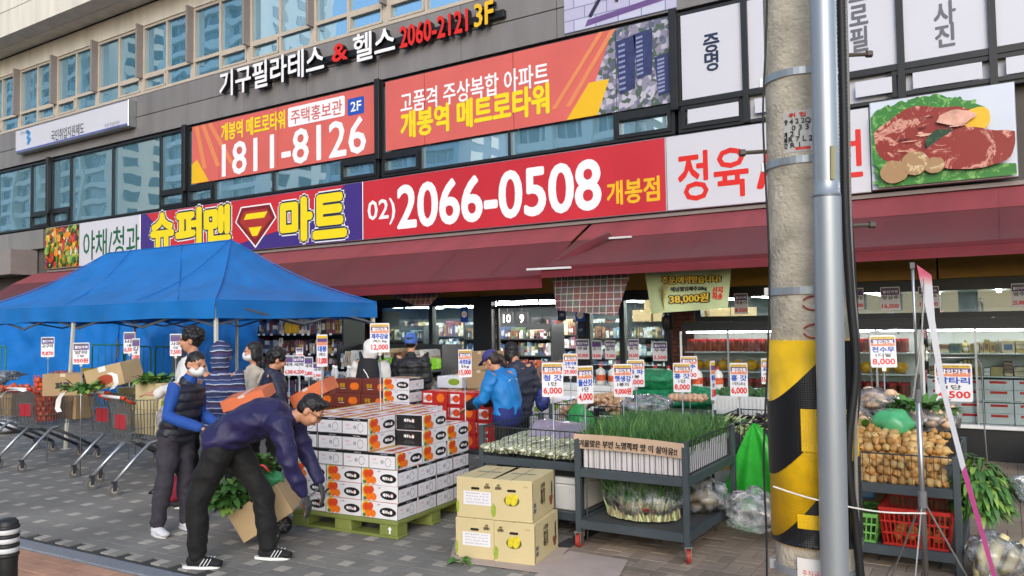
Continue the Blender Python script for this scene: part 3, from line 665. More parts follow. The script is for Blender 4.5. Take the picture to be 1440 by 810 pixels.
t = awning('dark red awning below the sign with the phone number, its fabric bunched at one end', -14.1, -5.95, 10.35, 2.47, 2.29, seed=2)
b = MB(); b.tube([(-5.25, 11.25, 3.12), (-5.5, 10.9, 2.9), (-5.75, 10.6, 2.68), (-5.95, 10.35, 2.52)], [.06, .1, .09, .05], 8); b.build('fabric_bunch', m_awn, t, smooth=True)
for l, r, y0, y1, Y in ((841, 888, 336, 333, 11.2), (741, 803, 379, 376, 10.15)):
    p = onY(l, y0, Y); q = onY(r, y1, Y); MB().bar(p, q, .035, .03).build('end_bar', mat('white_paint', '#d8d8d6', .4), t)
awning('dark red awning over the refrigerators behind the concrete pole', -5.88, 5.2, 10.2, 2.58, 2.43, seed=4)
# ================================================================ UTILITY POLES
def pt(px, py, d): r = ray(px, py); return Vector((0, 0, H))+r*d
m_conc = mat('pole_concrete', '#bdb4a2', .9, v=.28, s=7, b=.9, bs=55)
m_galv = mat('galvanised', '#a2a9af', .42, m=.5, v=.015, s=.6)
m_rub = mat('rubber_black', '#141518', .55, v=.15)
c = pt(1143, 600, 3.5); PX, PY = c.x, c.y
cp = thing('concrete_pole', 'thick concrete utility pole with hazard sleeve, steel bands and number plate', 'utility pole', (PX, PY, 0))
MB().lathe([(.185, 0), (.172, .8), (.166, 1.6), (.157, 3.2), (.14, 7), (.12, 11)], 40, M=fr2((PX, PY, 0))).build('shaft', m_conc, cp, smooth=True)
def band(z, r, h=.032):
    b = MB().lathe([(r, z), (r, z+h)], 40, M=fr2((PX, PY, 0)))
    for v, q in ((-1, 0),):
        a = math.radians(200); b.box(.0, .028, -.012, .012, z-.004, z+h+.004, M=fr2((PX, PY, 0)) @ Matrix.Rotation(a, 4, 'Z') @ Matrix.Translation((r-.01, 0, 0)))
    b.build('steel_band', m_galv, cp, smooth=False)
for z, r in ((2.82, .166), (2.43, .168), (1.86, .172), (.65, .184)): band(z, r)
# hazard sleeve
def sleeve_mat(nm, col):
    M, N, L, p = nodemat(nm); p.inputs['Base Color'].default_value = hx(col); p.inputs['Roughness'].default_value = .45
    tc = N.new('ShaderNodeTexCoord'); wv = N.new('ShaderNodeTexWave'); wv.bands_direction = 'Z'; wv.inputs['Scale'].default_value = 33; L.new(tc.outputs['Object'], wv.inputs['Vector'])
    w2 = N.new('ShaderNodeTexWave'); w2.bands_direction = 'X'; w2.inputs['Scale'].default_value = 33; L.new(tc.outputs['Object'], w2.inputs['Vector'])
    ad = N.new('ShaderNodeMath'); L.new(wv.outputs['Fac'], ad.inputs[0]); L.new(w2.outputs['Fac'], ad.inputs[1])
    bp = N.new('ShaderNodeBump'); bp.inputs['Strength'].default_value = .2; bp.inputs['Distance'].default_value = .003; L.new(ad.outputs[0], bp.inputs['Height']); L.new(bp.outputs[0], p.inputs['Normal'])
    no = N.new('ShaderNodeTexNoise'); no.inputs['Scale'].default_value = 9; L.new(tc.outputs['Object'], no.inputs['Vector']); rp = ramp(N, [(.35, col), (.75, tuple(x*.72 for x in hx(col)[:3])+(1,))]); L.new(no.outputs['Fac'], rp.inputs[0]); L.new(rp.outputs[0], p.inputs['Base Color'])
    return M
m_hy = sleeve_mat('hazard_yellow', '#efc010'); m_hk = sleeve_mat('hazard_black', '#101114')
zt, zb = 1.66, .78
MB().lathe([(.19, zb), (.184, zt)], 48, M=fr2((PX, PY, 0))).build('hazard_sleeve', m_hy, cp, smooth=True)
A0 = math.atan2(-PY, -PX)                 # side that faces the street
def patch(fn0, fn1, a0, a1, nm, m, r=.1925):
    """band on the sleeve between two curves z(a); a in degrees, left = negative"""
    def g(u, v):
        a = a0+(a1-a0)*u; q = A0+math.radians(a)
        z = fn0(a)+(fn1(a)-fn0(a))*v; z = min(max(z, zb+.003), zt-.003)
        return (PX+r*math.cos(q), PY+r*math.sin(q), z)
    MB().grid(g, 24, 8).build(nm, m, cp, smooth=True)
ss = lambda a: .5+.5*math.sin(max(-1, min(1, a/70))*math.pi/2)
patch(lambda a: 1.07+.32*ss(a), lambda a: 1.39+.3*ss(a), -110, 110, 'black_stripe', m_hk)
patch(lambda a: .5, lambda a: .80+.36*ss(a), -110, 110, 'black_stripe', m_hk)
patch(lambda a: 1.19, lambda a: 1.37, -14, 14, 'yellow_patch', m_hy, .195)
patch(lambda a: .865, lambda a: .925, -22, 40, 'yellow_patch', m_hy, .195)
# number plate, small notice, ring marks
def plate(a0, a1, z0, z1, r, nm, m):
    MB().grid(lambda u, v: (PX+r*math.cos(A0+math.radians(a0+(a1-a0)*u)), PY+r*math.sin(A0+math.radians(a0+(a1-a0)*u)), z0+(z1-z0)*v), 10, 4).build(nm, m, cp, smooth=True)
def curved_text(s, a, z, w, h, r, m, bold=0):
    b = put_text(MB(), s, 0, 0, w, h, 0, bold=bold); b.v = [Vector((PX+(r-p.y)*math.cos(A0+math.radians(a)+p.x/r), PY+(r-p.y)*math.sin(A0+math.radians(a)+p.x/r), z+p.z)) for p in b.v]; b.build('lettering', m, cp)
plate(-30, 20, 2.48, 2.66, .1625, 'number_plate', mat('plate_grey', '#c4c3be', .5))
for s, a, z, w, h, m in (('위 험', -8, 2.642, .07, .02, m_redp), ('9 4 2 2Q', -8, 2.612, .11, .026, m_dk), ('0 3 3', -4, 2.585, .07, .022, m_dk), ('2 1', -12, 2.56, .04, .022, m_dk), ('R 7 L 2', -4, 2.535, .10, .022, m_dk), ('R 1', -12, 2.51, .04, .02, m_dk), ('개\n복\n간', -26, 2.535, .016, .07, m_dk)):
    curved_text(s, a, z, w, h, .1645, m, .0008)
plate(-12, 10, 2.487, 2.5, .1635, 'logo_patch', m_redp)
plate(-25, 15, .60, .74, .189, 'notice', mat('paper_white', '#e4e3df', .6)); curved_text('010-4671-3377', -5, .63, .1, .022, .1905, m_dk); curved_text('주차금지', -5, .68, .09, .025, .1905, m_redp)
for z in (1.82, 1.70): 
    b = MB(); q0 = A0+math.radians(8)
    for s_ in (0, 1):
        pts = [(PX+.172*math.cos(q0+.05*math.cos(x)/.17), PY+.172*math.sin(q0+.05*math.cos(x)/.17), z+.05*math.sin(x)*.6) for x in [math.pi*s_+.3+i*.35 for i in range(8)]]; b.tube(pts, .004, 4)
    b.build('red_ring', mat('faded_red', '#a8514a', .7), cp)
# step bolts
for px0, px1, py, dd in ((1044, 1078, 215, 3.45), (1185, 1222, 78, 3.4), (1190, 1226, 318, 3.4)):
    p = pt(px0, py, dd); q = pt(px1, py-2, dd)
    b = MB().tube([p, q], .009, 8); e = p if px0 < 1100 else q; dv = (q-p).normalized()*.012; b.tube([e-dv, e+dv], .016, 6); b.build('step_bolt', mat('rusty_steel', '#5c554e', .6, m=.5), cp)
# steel pole in front
p0 = pt(1174, 812, 3.2); p1 = pt(1157, 5, 3.24); dv = (p1-p0)/(p1.z-p0.z); base = p0-dv*p0.z; top = base+dv*8; J = base+dv*2.26
sp = thing('steel_pole', 'smooth galvanised steel pole strapped to the concrete pole', 'pole', base)
MB().tube([base, J], .0555, 32, cap=False).build('lower_tube', m_galv, sp, smooth=True)
MB().tube([J-dv*.01, J, J+dv*.001, J+dv*.06, top], [.0555, .0555, .052, .051, .049], 32).build('upper_tube', m_galv, sp, smooth=True)
p = pt(1171, 205, 3.17); q = pt(1171, 252, 3.17); MB().tube([p, q], .005, 6, flat=2).build('adhesive_strip', mat('strip_olive', '#9a9670', .6), sp)
# cables
def cable(name, label, pix, d, r, m, ribs=False):
    pts = [pt(x, y, d) for x, y in pix]
    fine = []
    for i in range(len(pts)-1):
        n = 10
        for j in range(n):
            t_ = j/n; a = pts[max(i-1, 0)]; b = pts[i]; c_ = pts[i+1]; e = pts[min(i+2, len(pts)-1)]
            fine.append(.5*((2*b)+(c_-a)*t_+(2*a-5*b+4*c_-e)*t_*t_+(3*b-a-3*c_+e)*t_**3))
    fine.append(pts[-1]); rr = r
    if ribs:
        f2 = []; 
        tot = sum((fine[i+1]-fine[i]).length for i in range(len(fine)-1)); n = int(tot/.006); k = 0; acc = 0
        for i in range(n):
            s_ = i/n*(len(fine)-1); j = int(s_); f2.append(fine[j].lerp(fine[min(j+1, len(fine)-1)], s_-j))
        fine = f2; rr = [r*(1 if i % 2 else .86) for i in range(len(fine))]
    return tag(MB().tube(fine, rr, 10).build(name, m, smooth=True), label, 'cable')
cable('corrugated_conduit', 'thick black corrugated conduit running down beside the steel pole', [(1182, -20), (1186, 150), (1189, 300), (1196, 420), (1203, 520), (1192, 640), (1203, 740), (1212, 830)], 3.28, .019, m_rub, True)
cable('grey_conduit', 'thin pale grey corrugated conduit beside the black one', [(1188, -20), (1192, 120), (1194, 250), (1198, 380), (1205, 480), (1203, 640), (1210, 830)], 3.33, .009, mat('conduit_grey', '#7d7a74', .6), True)
cable('black_cable', 'smooth black cable hanging furthest behind the conduits', [(1186, -20), (1189, 200), (1200, 380), (1207, 540), (1199, 650), (1207, 830)], 3.36, .011, m_rub)
cable('thin_cable', 'thin black wire hanging along the edge of the concrete pole', [(1079, -10), (1077, 60), (1073, 160), (1077, 260), (1082, 380), (1079, 520), (1074, 640), (1078, 760), (1078, 860)], 3.38, .0045, m_rub)
cable('white_rope', 'thin white rope tied from the hazard sleeve to the sign stand', [(1087, 684), (1130, 698), (1180, 710), (1240, 720), (1302, 722)], 3.22, .0035, mat('rope_white', '#d8d6d0', .8))
# ================================================================ TRIPOD SIGN STAND AND EDGE-ON BANNER
m_rod = mat('brushed_rod', '#a7a9ab', .35, m=.8, v=.1)
t = thing('banner_stand', 'slim telescopic metal banner stand with tripod feet beside the radish stall', 'stand', onZ(1303, 838))
D = 4.85
b0 = onZ(1303, 838); up = pt(1283, 372, 4.75)
mid = b0.lerp(up, .62)
MB().tube([b0+Vector((0, 0, .1)), mid], .017, 12).build('lower_tube', m_rod, t, smooth=True); MB().tube([mid, up], .008, 10).build('upper_rod', m_rod, t, smooth=True)
MB().tube([mid-(up-b0).normalized()*.05, mid+(up-b0).normalized()*.03], .021, 10).build('clamp', mat('clamp_grey', '#6d7074', .5), t)
q = b0.lerp(up, .3); MB().tube([q-Vector((0, 0, .05)), q+Vector((0, 0, .05))], .026, 10).build('leg_hub', mat('clamp_grey', '#6d7074', .5), t)
for a in (20, 140, 260):
    e = b0+Vector((math.cos(math.radians(a))*.3, math.sin(math.radians(a))*.3, .008)); MB().tube([q, e], .006, 6).build('leg', m_rod, t)
MB().tube([pt(1300, 392, 4.8), pt(1296, 470, 4.8), pt(1284, 560, 4.8)], .006, 8).build('brace_rod', m_rod, t)
MB().box(-.012, .012, -.012, .012, -.025, .012, M=fr2(up)).build('tip', mat('clamp_grey', '#6d7074', .5), t)
M, N, L, p = nodemat('banner_two_tone'); p.inputs['Roughness'].default_value = .55; tc = N.new('ShaderNodeTexCoord'); sx_ = N.new('ShaderNodeSeparateXYZ'); L.new(tc.outputs['Object'], sx_.inputs[0])
rp = ramp(N, [(0, '#c23a86'), (.399, '#c23a86'), (.4, '#dcd9dd'), (.95, '#e2dfe2'), (.965, '#e0a7a7'), (.985, '#d9607c')]); mr = N.new('ShaderNodeMapRange'); mr.inputs['From Max'].default_value = 2.05; L.new(sx_.outputs['Z'], mr.inputs['Value']); L.new(mr.outputs[0], rp.inputs[0]); L.new(rp.outputs[0], p.inputs['Base Color'])
Lf = [(1289, 372), (1303, 440), (1322, 545), (1350, 655), (1395, 810), (1402, 838)]; Rt = [(1310, 387), (1315, 450), (1330, 547), (1358, 655), (1401, 808), (1408, 838)]
t = tag(MB().grid(lambda u, v: (lambda i, f: (pt(*[Lf[i][k]+(Lf[i+1][k]-Lf[i][k])*f for k in (0, 1)], 4.8-.02*i).lerp(pt(*[Rt[i][k]+(Rt[i+1][k]-Rt[i][k])*f for k in (0, 1)], 4.98-.02*i), u)))(min(int(v*5), 4), v*5-min(int(v*5), 4)), 4, 30).build('edge_on_banner', M, smooth=True), 'narrow white and magenta banner seen edge on, leaning down from its stand', 'banner')
t.location = (0, 0, 0)
# ================================================================ BOLLARD
bp_ = onZ(9, 862)
t = thing('bollard', 'black bollard with three white rings at the kerb', 'bollard', bp_)
m_bol = mat('bollard_black', '#1e2022', .5, v=.15)
MB().lathe([(.062, 0), (.058, .3), (.06, .33), (.062, .53), (.06, .56), (.045, .58), (.0, .582)], 24, M=fr2(bp_)).build('body', m_bol, t, smooth=True)
for z in (.375, .435, .49): MB().lathe([(.0615, z), (.0655, z+.004), (.0655, z+.028), (.0615, z+.032)], 24, M=fr2(bp_)).build('white_ring', mat('ring_white', '#cfd0d2', .5), t, smooth=True)
for z in (.36, .418, .475, .53): MB().lathe([(.062, z-.012), (.068, z-.006), (.068, z+.006), (.062, z+.012)], 24, M=fr2(bp_)).build('black_ring', m_bol, t, smooth=True)
# ================================================================ BLUE TENT
m_tent = mat('tent_blue', '#1b7ccc', .5, v=.14, s=2.2, b=.9, bs=6, tl=.25)
m_leg = mat('tent_leg', '#c9c6b8', .4, v=.06)
TX1, TY0, TY1 = -8.44, 6.39, 9.39; TX0 = -14.9; ZE, ZV, ZR = 2.12, 1.885, 3.1
RX1, RX0, RY = -10.05, -13.35, 7.89
t = thing('canopy_tent', 'blue pop-up market tent with hipped roof over the shopping carts', 'tent', ((TX0+TX1)/2, RY, 0))
def fold(p, k=0): x, y, z = p; return Vector((x, y, z-.02*math.sin(x*9+y*7)*0-.012*noise.noise(Vector((x*2.2, y*2.2, k)))))
def roof(a, b, c_, d, nm, n=14, m_=12):
    a, b, c_, d = map(Vector, (a, b, c_, d))
    def g(u, v):
        p = a.lerp(b, u).lerp(d.lerp(c_, u), v); s_ = -.16*math.sin(math.pi*min(1, v*1.02))*(1-.25*abs(u-.5))
        e = .05*noise.noise(Vector((p.x*1.1, p.y*1.1, 2)))+.05*abs(noise.noise(Vector((p.x*2.4+p.y, p.y*1.2, 5))))-.03*abs(noise.noise(Vector((p.x*4.5, p.y*3, 8))))
        edge = min(u, 1-u, v, 1-v)*8; return p+Vector((0, 0, s_*.9+e*min(1, max(0, edge))))
    MB().grid(g, n, m_).build(nm, m_tent, t, smooth=True)
roof((TX0, TY0, ZE), (TX1, TY0, ZE), (RX1, RY, ZR), (RX0, RY, ZR), 'roof_panel', 60, 26)
roof((TX1, TY0, ZE), (TX1, TY1, ZE), (RX1, RY, ZR), (RX1, RY, ZR), 'roof_panel', 36, 26)
roof((TX1, TY1, ZE), (TX0, TY1, ZE), (RX0, RY, ZR), (RX1, RY, ZR), 'roof_panel', 60, 26)
roof((TX0, TY1, ZE), (TX0, TY0, ZE), (RX0, RY, ZR), (RX0, RY, ZR), 'roof_panel')
def val(a, b):
    a = Vector(a); b = Vector(b); L_ = (b-a).length; n = int(L_*8); nn = Vector((b.y-a.y, a.x-b.x, 0)).normalized()
    MB().grid(lambda u, v: a.lerp(b, u)+Vector((0, 0, .0-(ZE-ZV)*v-.012*math.sin(u*L_*2.1)*v))+nn*(.018*math.sin(u*L_*6+1)*v+.02*noise.noise(Vector((u*L_*3, v, 1)))*v), n, 5).build('valance', m_tent, t, smooth=True)
val((TX0, TY0, ZE), (TX1, TY0, ZE)); val((TX1, TY0, ZE), (TX1, TY1, ZE)); val((TX1, TY1, ZE), (TX0, TY1, ZE)); val((TX0, TY1, ZE), (TX0, TY0, ZE))
for a, b in (((TX1, TY0, ZE), (RX1, RY, ZR)), ((TX1, TY1, ZE), (RX1, RY, ZR)), ((RX1, RY, ZR), (RX0, RY, ZR)), ((TX0, TY0, ZE), (RX0, RY, ZR))):
    a = Vector(a); b = Vector(b); n = 14
    MB().tube([a.lerp(b, i/n)+Vector((0, 0, -.145*math.sin(math.pi*min(1, i/n*1.02))*.75*(0 if abs(a.z-b.z) < .1 else 1)+.008)) for i in range(n+1)], .009, 6).build('seam', m_tent, t, smooth=True)
xm = -11.75
for x_, y_ in ((TX1+-.04, TY0+.04), (xm, TY0+.04), (TX0+.04, TY0+.04), (TX1-.04, TY1-.04), (xm, TY1-.04), (TX0+.04, TY1-.04)):
    lean = .12 if x_ == xm and y_ < 7 else 0
    MB().bar((x_-lean, y_-lean*.4, 0), (x_, y_, 2.08), .042).build('leg', m_leg, t, bevel=.004)
    MB().box(x_-lean-.05, x_-lean+.05, y_-.05-lean*.4, y_+.05-lean*.4, 0, .012).build('foot_plate', m_leg, t)
for y_ in (TY0+.05, TY1-.05):
    for i in range(4):
        a = TX0+.05+i*(TX1-TX0-.1)/4; b_ = a+(TX1-TX0-.1)/4
        MB().bar((a, y_, 1.78), (b_, y_, 2.08), .026).build('truss_bar', mat('truss_grey', '#6b7078', .4, m=.5), t); MB().bar((a, y_+.03, 2.08), (b_, y_+.03, 1.78), .026).build('truss_bar', mat('truss_grey', '#6b7078', .4, m=.5), t)
for x_ in (TX1-.05, xm, TX0+.05):
    for i in range(2):
        a = TY0+.05+i*1.45; MB().bar((x_, a, 1.8), (x_, a+1.45, 2.08), .026).build('truss_bar', MATS['truss_grey'], t); MB().bar((x_+.03, a, 2.08), (x_+.03, a+1.45, 1.8), .026).build('truss_bar', MATS['truss_grey'], t)
for a, b in (((TX1, TY0), (RX1, RY)), ((TX1, TY1), (RX1, RY))): MB().bar((a[0], a[1], 2.05), (b[0], b[1], 2.85), .026).build('truss_bar', MATS['truss_grey'], t)
for px0, px1 in ((325, 190), (185, 92), (255, 250)):
    a = onY(px0, 340, RY); a.z = ZR; e_ = onY(px1, 430, TY0); a.x = min(max(a.x, RX0), RX1); n = 14; ux_ = lambda f: None
    MB().tube([Vector((a.x+(e_.x-a.x)*i/n, RY+(TY0-RY)*i/n, ZR+(ZE-ZR)*i/n-.144*math.sin(math.pi*min(1, (1-i/n)*1.02))*.9+.03)) for i in range(n+1)], .006, 6).build('seam', m_tent, t, smooth=True)
# tarpaulin wall behind the tent
m_tarp = mat('tarp_blue', '#1f78cc', .35, v=.12, s=3, b=.6, bs=9, tl=.2)
def tarp(label, x0, x1, y0, y1, z0, z1, sd_):
    def g(u, v):
        x = x0+(x1-x0)*u; y = y0+(y1-y0)*u; n = noise.noise(Vector((u*6*(abs(x1-x0)/4), v*2, sd_)))+.5*noise.noise(Vector((u*15, v*6, sd_+4)))
        return (x+.05*n, y+.13*n-.1*v*0, z0+(z1-z0)*v+.05*noise.noise(Vector((u*9, 3, sd_)))*v)
    return tag(MB().grid(g, 60, 24).build('tarpaulin', m_tarp, smooth=True), label, 'tarpaulin')
tarp('blue tarpaulin wall hanging down beyond the far end of the tent', -21.5, -16.4, 8.8, 9.9, .02, 2.35, 1)
tarp('blue tarpaulin wall hanging behind the green roll cages', -16.5, -12.2, 9.95, 10.2, .02, 2.2, 6)
# ================================================================ CARTONS
m_ctn = mat('carton_brown', '#a58a66', .8, v=.08, s=4, b=.1, bs=90, rv=.08)
m_kraft = mat('carton_kraft', '#b99f78', .8, v=.08, s=4, b=.1, bs=90)
m_cab = mat('carton_straw', '#c9b98c', .75, v=.05, s=4, b=.08, bs=90, rv=.03)
m_wbox = mat('carton_white', '#dedce0', .5, v=.03, s=4, rv=.04)
m_rbox = mat('carton_red', '#b3241f', .5, v=.05, s=4, rv=.08)
m_mbox = mat('carton_maroon', '#6e2f24', .5, v=.06, s=4, rv=.08)
m_obox = mat('carton_orange', '#d9744a', .6, v=.06, s=4, rv=.05)
m_or = mat('print_orange', '#e8731c', .45, v=.15, s=40); m_or2 = mat('print_orange_deep', '#d4471c', .45, v=.15, s=40); m_yl = mat('print_lemon', '#d9b52a', .45, v=.1); m_lf = mat('print_leaf', '#4c7a2c', .5, v=.2, s=30)
m_tape = mat('tape_clear', '#cdbf9f', .3, v=.04); m_slot = mat('slot_dark', '#1c1712', .9)
def face(k, w, d):
    return {'f': fr2((0, -d/2-.0015, 0)), 'r': fr2((w/2+.0015, 0, 0), math.pi/2), 'b': fr2((0, d/2+.0015, 0), math.pi), 'l': fr2((-w/2-.0015, 0, 0), -math.pi/2)}[k]
def topM(h): return fr2((0, 0, h+.0015), 0, -math.pi/2)
def pt_(t, nm, poly, m, M, k=0):
    b = MB(); flat(b, poly, -.0008*k, 0, M); return b.build(nm, m, t)
def carton(name, label, cat, w, d, h, m, group=None, seam=True):
    t = thing(name, label, cat, group=group)
    MB().box(-w/2, w/2, -d/2, d/2, 0, h).build('body', m, t, bevel=.004)
    if seam: MB().box(-.03, .03, -d/2-.001, d/2+.001, h*.86, h+.001).build('tape', m_tape, t)
    return t
def place(t, loc, rz=0, rx=0, ry=0): t.location = loc; t.rotation_euler = (rx, ry, rz); return t
# ---- tangerine carton
def tangerine(label, group, blackend=False):
    w, d, h = .38, .28, .135; t = carton('tangerine_box', label, 'box', w, d, h, m_wbox, group, False)
    for k, ww in (('f', w), ('b', w)):
        M = face(k, w, d)
        pt_(t, 'yellow_print', ell(-.13, h*.6, .05, .058, 14), m_yl, M, 0)
        b = MB()
        for q, (x, z, r) in enumerate(((-.13, .088, .036), (-.085, .1, .03), (-.1, .066, .032))): flat(b, ell(x, z, r, r, 12), -.0008-.0004*q, 0, M)
        b.build('fruit_print', m_or2, t)
        b = MB()
        for q, (x, z, r) in enumerate(((-.11, .037, .031), (-.06, .04, .032))): flat(b, ell(x, z, r, r, 12), -.0024-.0004*q, 0, M)
        b.build('fruit_print', m_or, t)
        pt_(t, 'leaf_print', ell(-.15, .022, .02, .015, 8), m_lf, M, 4)
        pt_(t, 'oval_print', ell(.095, .062, .085, .037, 22), m_dk, M, 1)
        lettering(t, '제주노을', .09, .062, m_pw, w=.105, h=.026, y=-.0024, M=M, bold=.0015); pt_(t, 'red_dot', ell(.125, .062, .014, .014, 10), m_redp, M, 4)
        lettering(t, 'VIP', .0, .115, m_gry, w=.035, h=.014, y=-.001, M=M)
    for k in ('r', 'l'):
        M = face(k, w, d)
        if blackend:
            pt_(t, 'end_panel', rect(-d/2+.003, d/2-.003, .003, h-.003), m_dk, M, 0); lettering(t, '제주노을', 0, .085, m_pw, w=.11, h=.028, y=-.0016, M=M, bold=.001); lettering(t, '제주 감귤 5kg\n농산물 표준규격품', 0, .035, m_gry, w=.12, h=.03, y=-.0016, M=M)
            pt_(t, 'red_dot', ell(.035, .085, .013, .013, 10), m_redp, M, 3)
        else:
            b = MB(); e = .006
            for q in (rect(-d/2, d/2, h-.024, h), rect(-d/2, -d/2+e, 0, h-.024), rect(d/2-e, d/2, 0, h-.024), rect(-d/2+e, d/2-e, 0, .004)): flat(b, q, 0, 0, M)
            b.build('border_print', m_dk, t)
            pt_(t, 'stamp_print', ell(.0, .06, .018, .018, 12), mat('print_lightgrey', '#a9acb4', .5), M, 0)
            b = MB(); b.tube([(.06+.03*math.cos(a*.5), 0, .058+.036*math.sin(a*.5)) for a in range(13)], .0018, 4, M=M); b.build('ring_print', m_gry, t)
            lettering(t, '감귤', -.08, .078, mat('print_pink', '#d4708a', .5), w=.04, h=.016, y=0, M=M); lettering(t, '5kg 내외', -.07, .045, m_gry, w=.05, h=.01, y=0, M=M)
            lettering(t, '· 제주감귤 ·', .02, h-.012, m_pw, w=.09, h=.01, y=-.0008, M=M)
    M = topM(h)
    b = MB()
    for i in range(2): flat(b, ell(-.08+.17*i, 0, .06, .05, 12, .3, i), 0, 0, M)
    b.build('top_print', mat('print_peach', '#e8a878', .5), t); pt_(t, 'top_band', rect(-.188, .188, -.138, -.1), m_or2, M); pt_(t, 'top_band', rect(-.188, .188, .1, .138), m_yl, M); lettering(t, '제주감귤', 0, .0, m_or2, w=.2, h=.06, y=-.001, M=M, bold=.002)
    return t
pal_rz = math.radians(4); PC = Vector((-4.9, 5.53, 0))
LAB = 'white tangerine box with orange fruit print and black oval on the green pallet'; GRP = 'tangerine boxes stacked on the pallet'
tg = tangerine(LAB, GRP); tgb = tangerine('tangerine box with a black end panel among the white ones on the pallet', 'black ended tangerine boxes', True)
used = set()
LAY = ('lowest', 'second', 'third', 'fourth', 'fifth', 'topmost')
def put(proto, x, y, z, turn, lay):
    """x,y in pallet axes"""
    p = PC+Matrix.Rotation(pal_rz, 3, 'Z') @ Vector((x, y, 0)); loc = (p.x, p.y, z); rz = pal_rz+turn+rnd.gauss(0, .008)
    if proto.name not in used: used.add(proto.name); o = place(proto, loc, rz)
    else: o = dup(proto, loc, rz)
    o['label'] = ('black ended tangerine box in the %s layer on the green pallet' if proto is tgb else 'white tangerine box with fruit print in the %s layer on the green pallet') % LAY[lay]
zb0 = .15
for L_ in range(3):
    for i in range(3):
        for j in range(4):
            if 0 < i < 2 and 0 < j < 3: continue
            put(tg, (i-1)*.383+rnd.gauss(0, .003), (j-1.5)*.283+rnd.gauss(0, .003), zb0+L_*.137, 0 if j < 4 else math.pi, L_)
for L_ in range(3, 6):
    for i in range(4):
        for j in range(3):
            x, y = (i-1.5)*.283, (j-1)*.383
            if L_ >= 4 and i == 3 and j == 0: continue
            if L_ == 5 and i == 3 and j == 2: continue
            if L_ < 5 and 0 < i < 3 and j == 1: continue
            blk = i == 3 and j == 1 and L_ >= 4
            put(tgb if blk else tg, x+rnd.gauss(0, .004), y+rnd.gauss(0, .004), zb0+L_*.137, math.pi/2, L_)
# pallet
m_pal = mat('pallet_green', '#788241', .6, v=.14, s=6, b=.1)
t = thing('plastic_pallet', 'olive green plastic pallet under the tangerine boxes', 'pallet', (PC.x, PC.y, 0), pal_rz)
MB().box(-.58, .58, -.58, .58, .11, .148, M=fr2(PC, pal_rz)).build('deck', m_pal, t, bevel=.006)
for i in range(3):
    for j in range(3): MB().box(-.09, .09, -.075, .075, .022, .112, M=fr2(PC, pal_rz) @ Matrix.Translation(((i-1)*.48, (j-1)*.5, 0))).build('block', m_pal, t, bevel=.006)
for j in range(3): MB().box(-.58, .58, -.075, .075, 0, .024, M=fr2(PC, pal_rz) @ Matrix.Translation((0, (j-1)*.5, 0))).build('runner', m_pal, t, bevel=.005)
b = MB(); M = fr2(PC, pal_rz) @ Matrix.Translation((.5, -.578, 0)); flat(b, [(-.008, .04), (.008, .04), (.008, .075), (.022, .075), (0, .1), (-.022, .075), (-.008, .075)], 0, 0, M); b.build('arrow_mark', m_pw, t)
# ---- maroon persimmon cartons, red cartons behind
def fruitbox(name, label, group, m, w, d, h, wins):
    t = carton(name, label, 'box', w, d, h, m, group, False)
    for k, ww in (('f', w), ('r', d)):
        M = face(k, w, d)
        if wins:
            pt_(t, 'window_print', rect(-ww*.42, -ww*.08, h*.15, h*.85), m_wbox, M); pt_(t, 'fruit_print', ell(-ww*.2, h*.5, h*.3, h*.28, 14), m_or2, M, 1); pt_(t, 'fruit_print', ell(ww*.25, h*.52, h*.36, h*.33, 14), m_or, M, 1)
            lettering(t, '귤', -ww*.36, h*.5, m_dk, h=h*.3, y=-.001, M=M)
        else:
            b = MB(); flat(b, ell(ww*.2, h*.48, h*.32, h*.26, 14), -.0008, 0, M); flat(b, ell(ww*.3, h*.5, h*.3, h*.26, 14), -.0016, 0, M); b.build('fruit_print', m_or, t)
            lettering(t, '단감', -ww*.22, h*.55, m_gold, h=h*.25, y=-.001, M=M, bold=.001); pt_(t, 'base_line', rect(-ww*.3, -ww*.1, h*.3, h*.33), m_pw, M)
    return t
mb_ = fruitbox('persimmon_box', 'maroon carton printed with orange persimmons behind the tangerine boxes', 'maroon persimmon cartons', m_mbox, .42, .32, .17, False)
def row(proto, spots):
    lv = sorted({round(s_[2], 2) for s_ in spots}); base_ = proto['label']
    for i, (x, y, z, r) in enumerate(spots):
        o = place(proto, (x, y, z), r) if i == 0 else dup(proto, (x, y, z), r)
        if len(lv) > 1: o['label'] = base_+', '+('bottom of its stack' if round(z, 2) == lv[0] else 'top of the highest stack' if round(z, 2) == lv[-1] else 'level %s of its stack' % ('two', 'three', 'four', 'five')[lv.index(round(z, 2))-1])
mz = lambda px, py, Y: onY(px, py, Y)
def stack(proto, pxs, Y, z0, hh, n, skip=()):
    s_ = []
    for i, (px, top) in enumerate(pxs):
        x = onY(px, 560, Y).x
        for k in range(n): s_.append((x, Y+.0, z0+k*hh, .03*math.sin(i*3+k)))
    row(proto, s_)
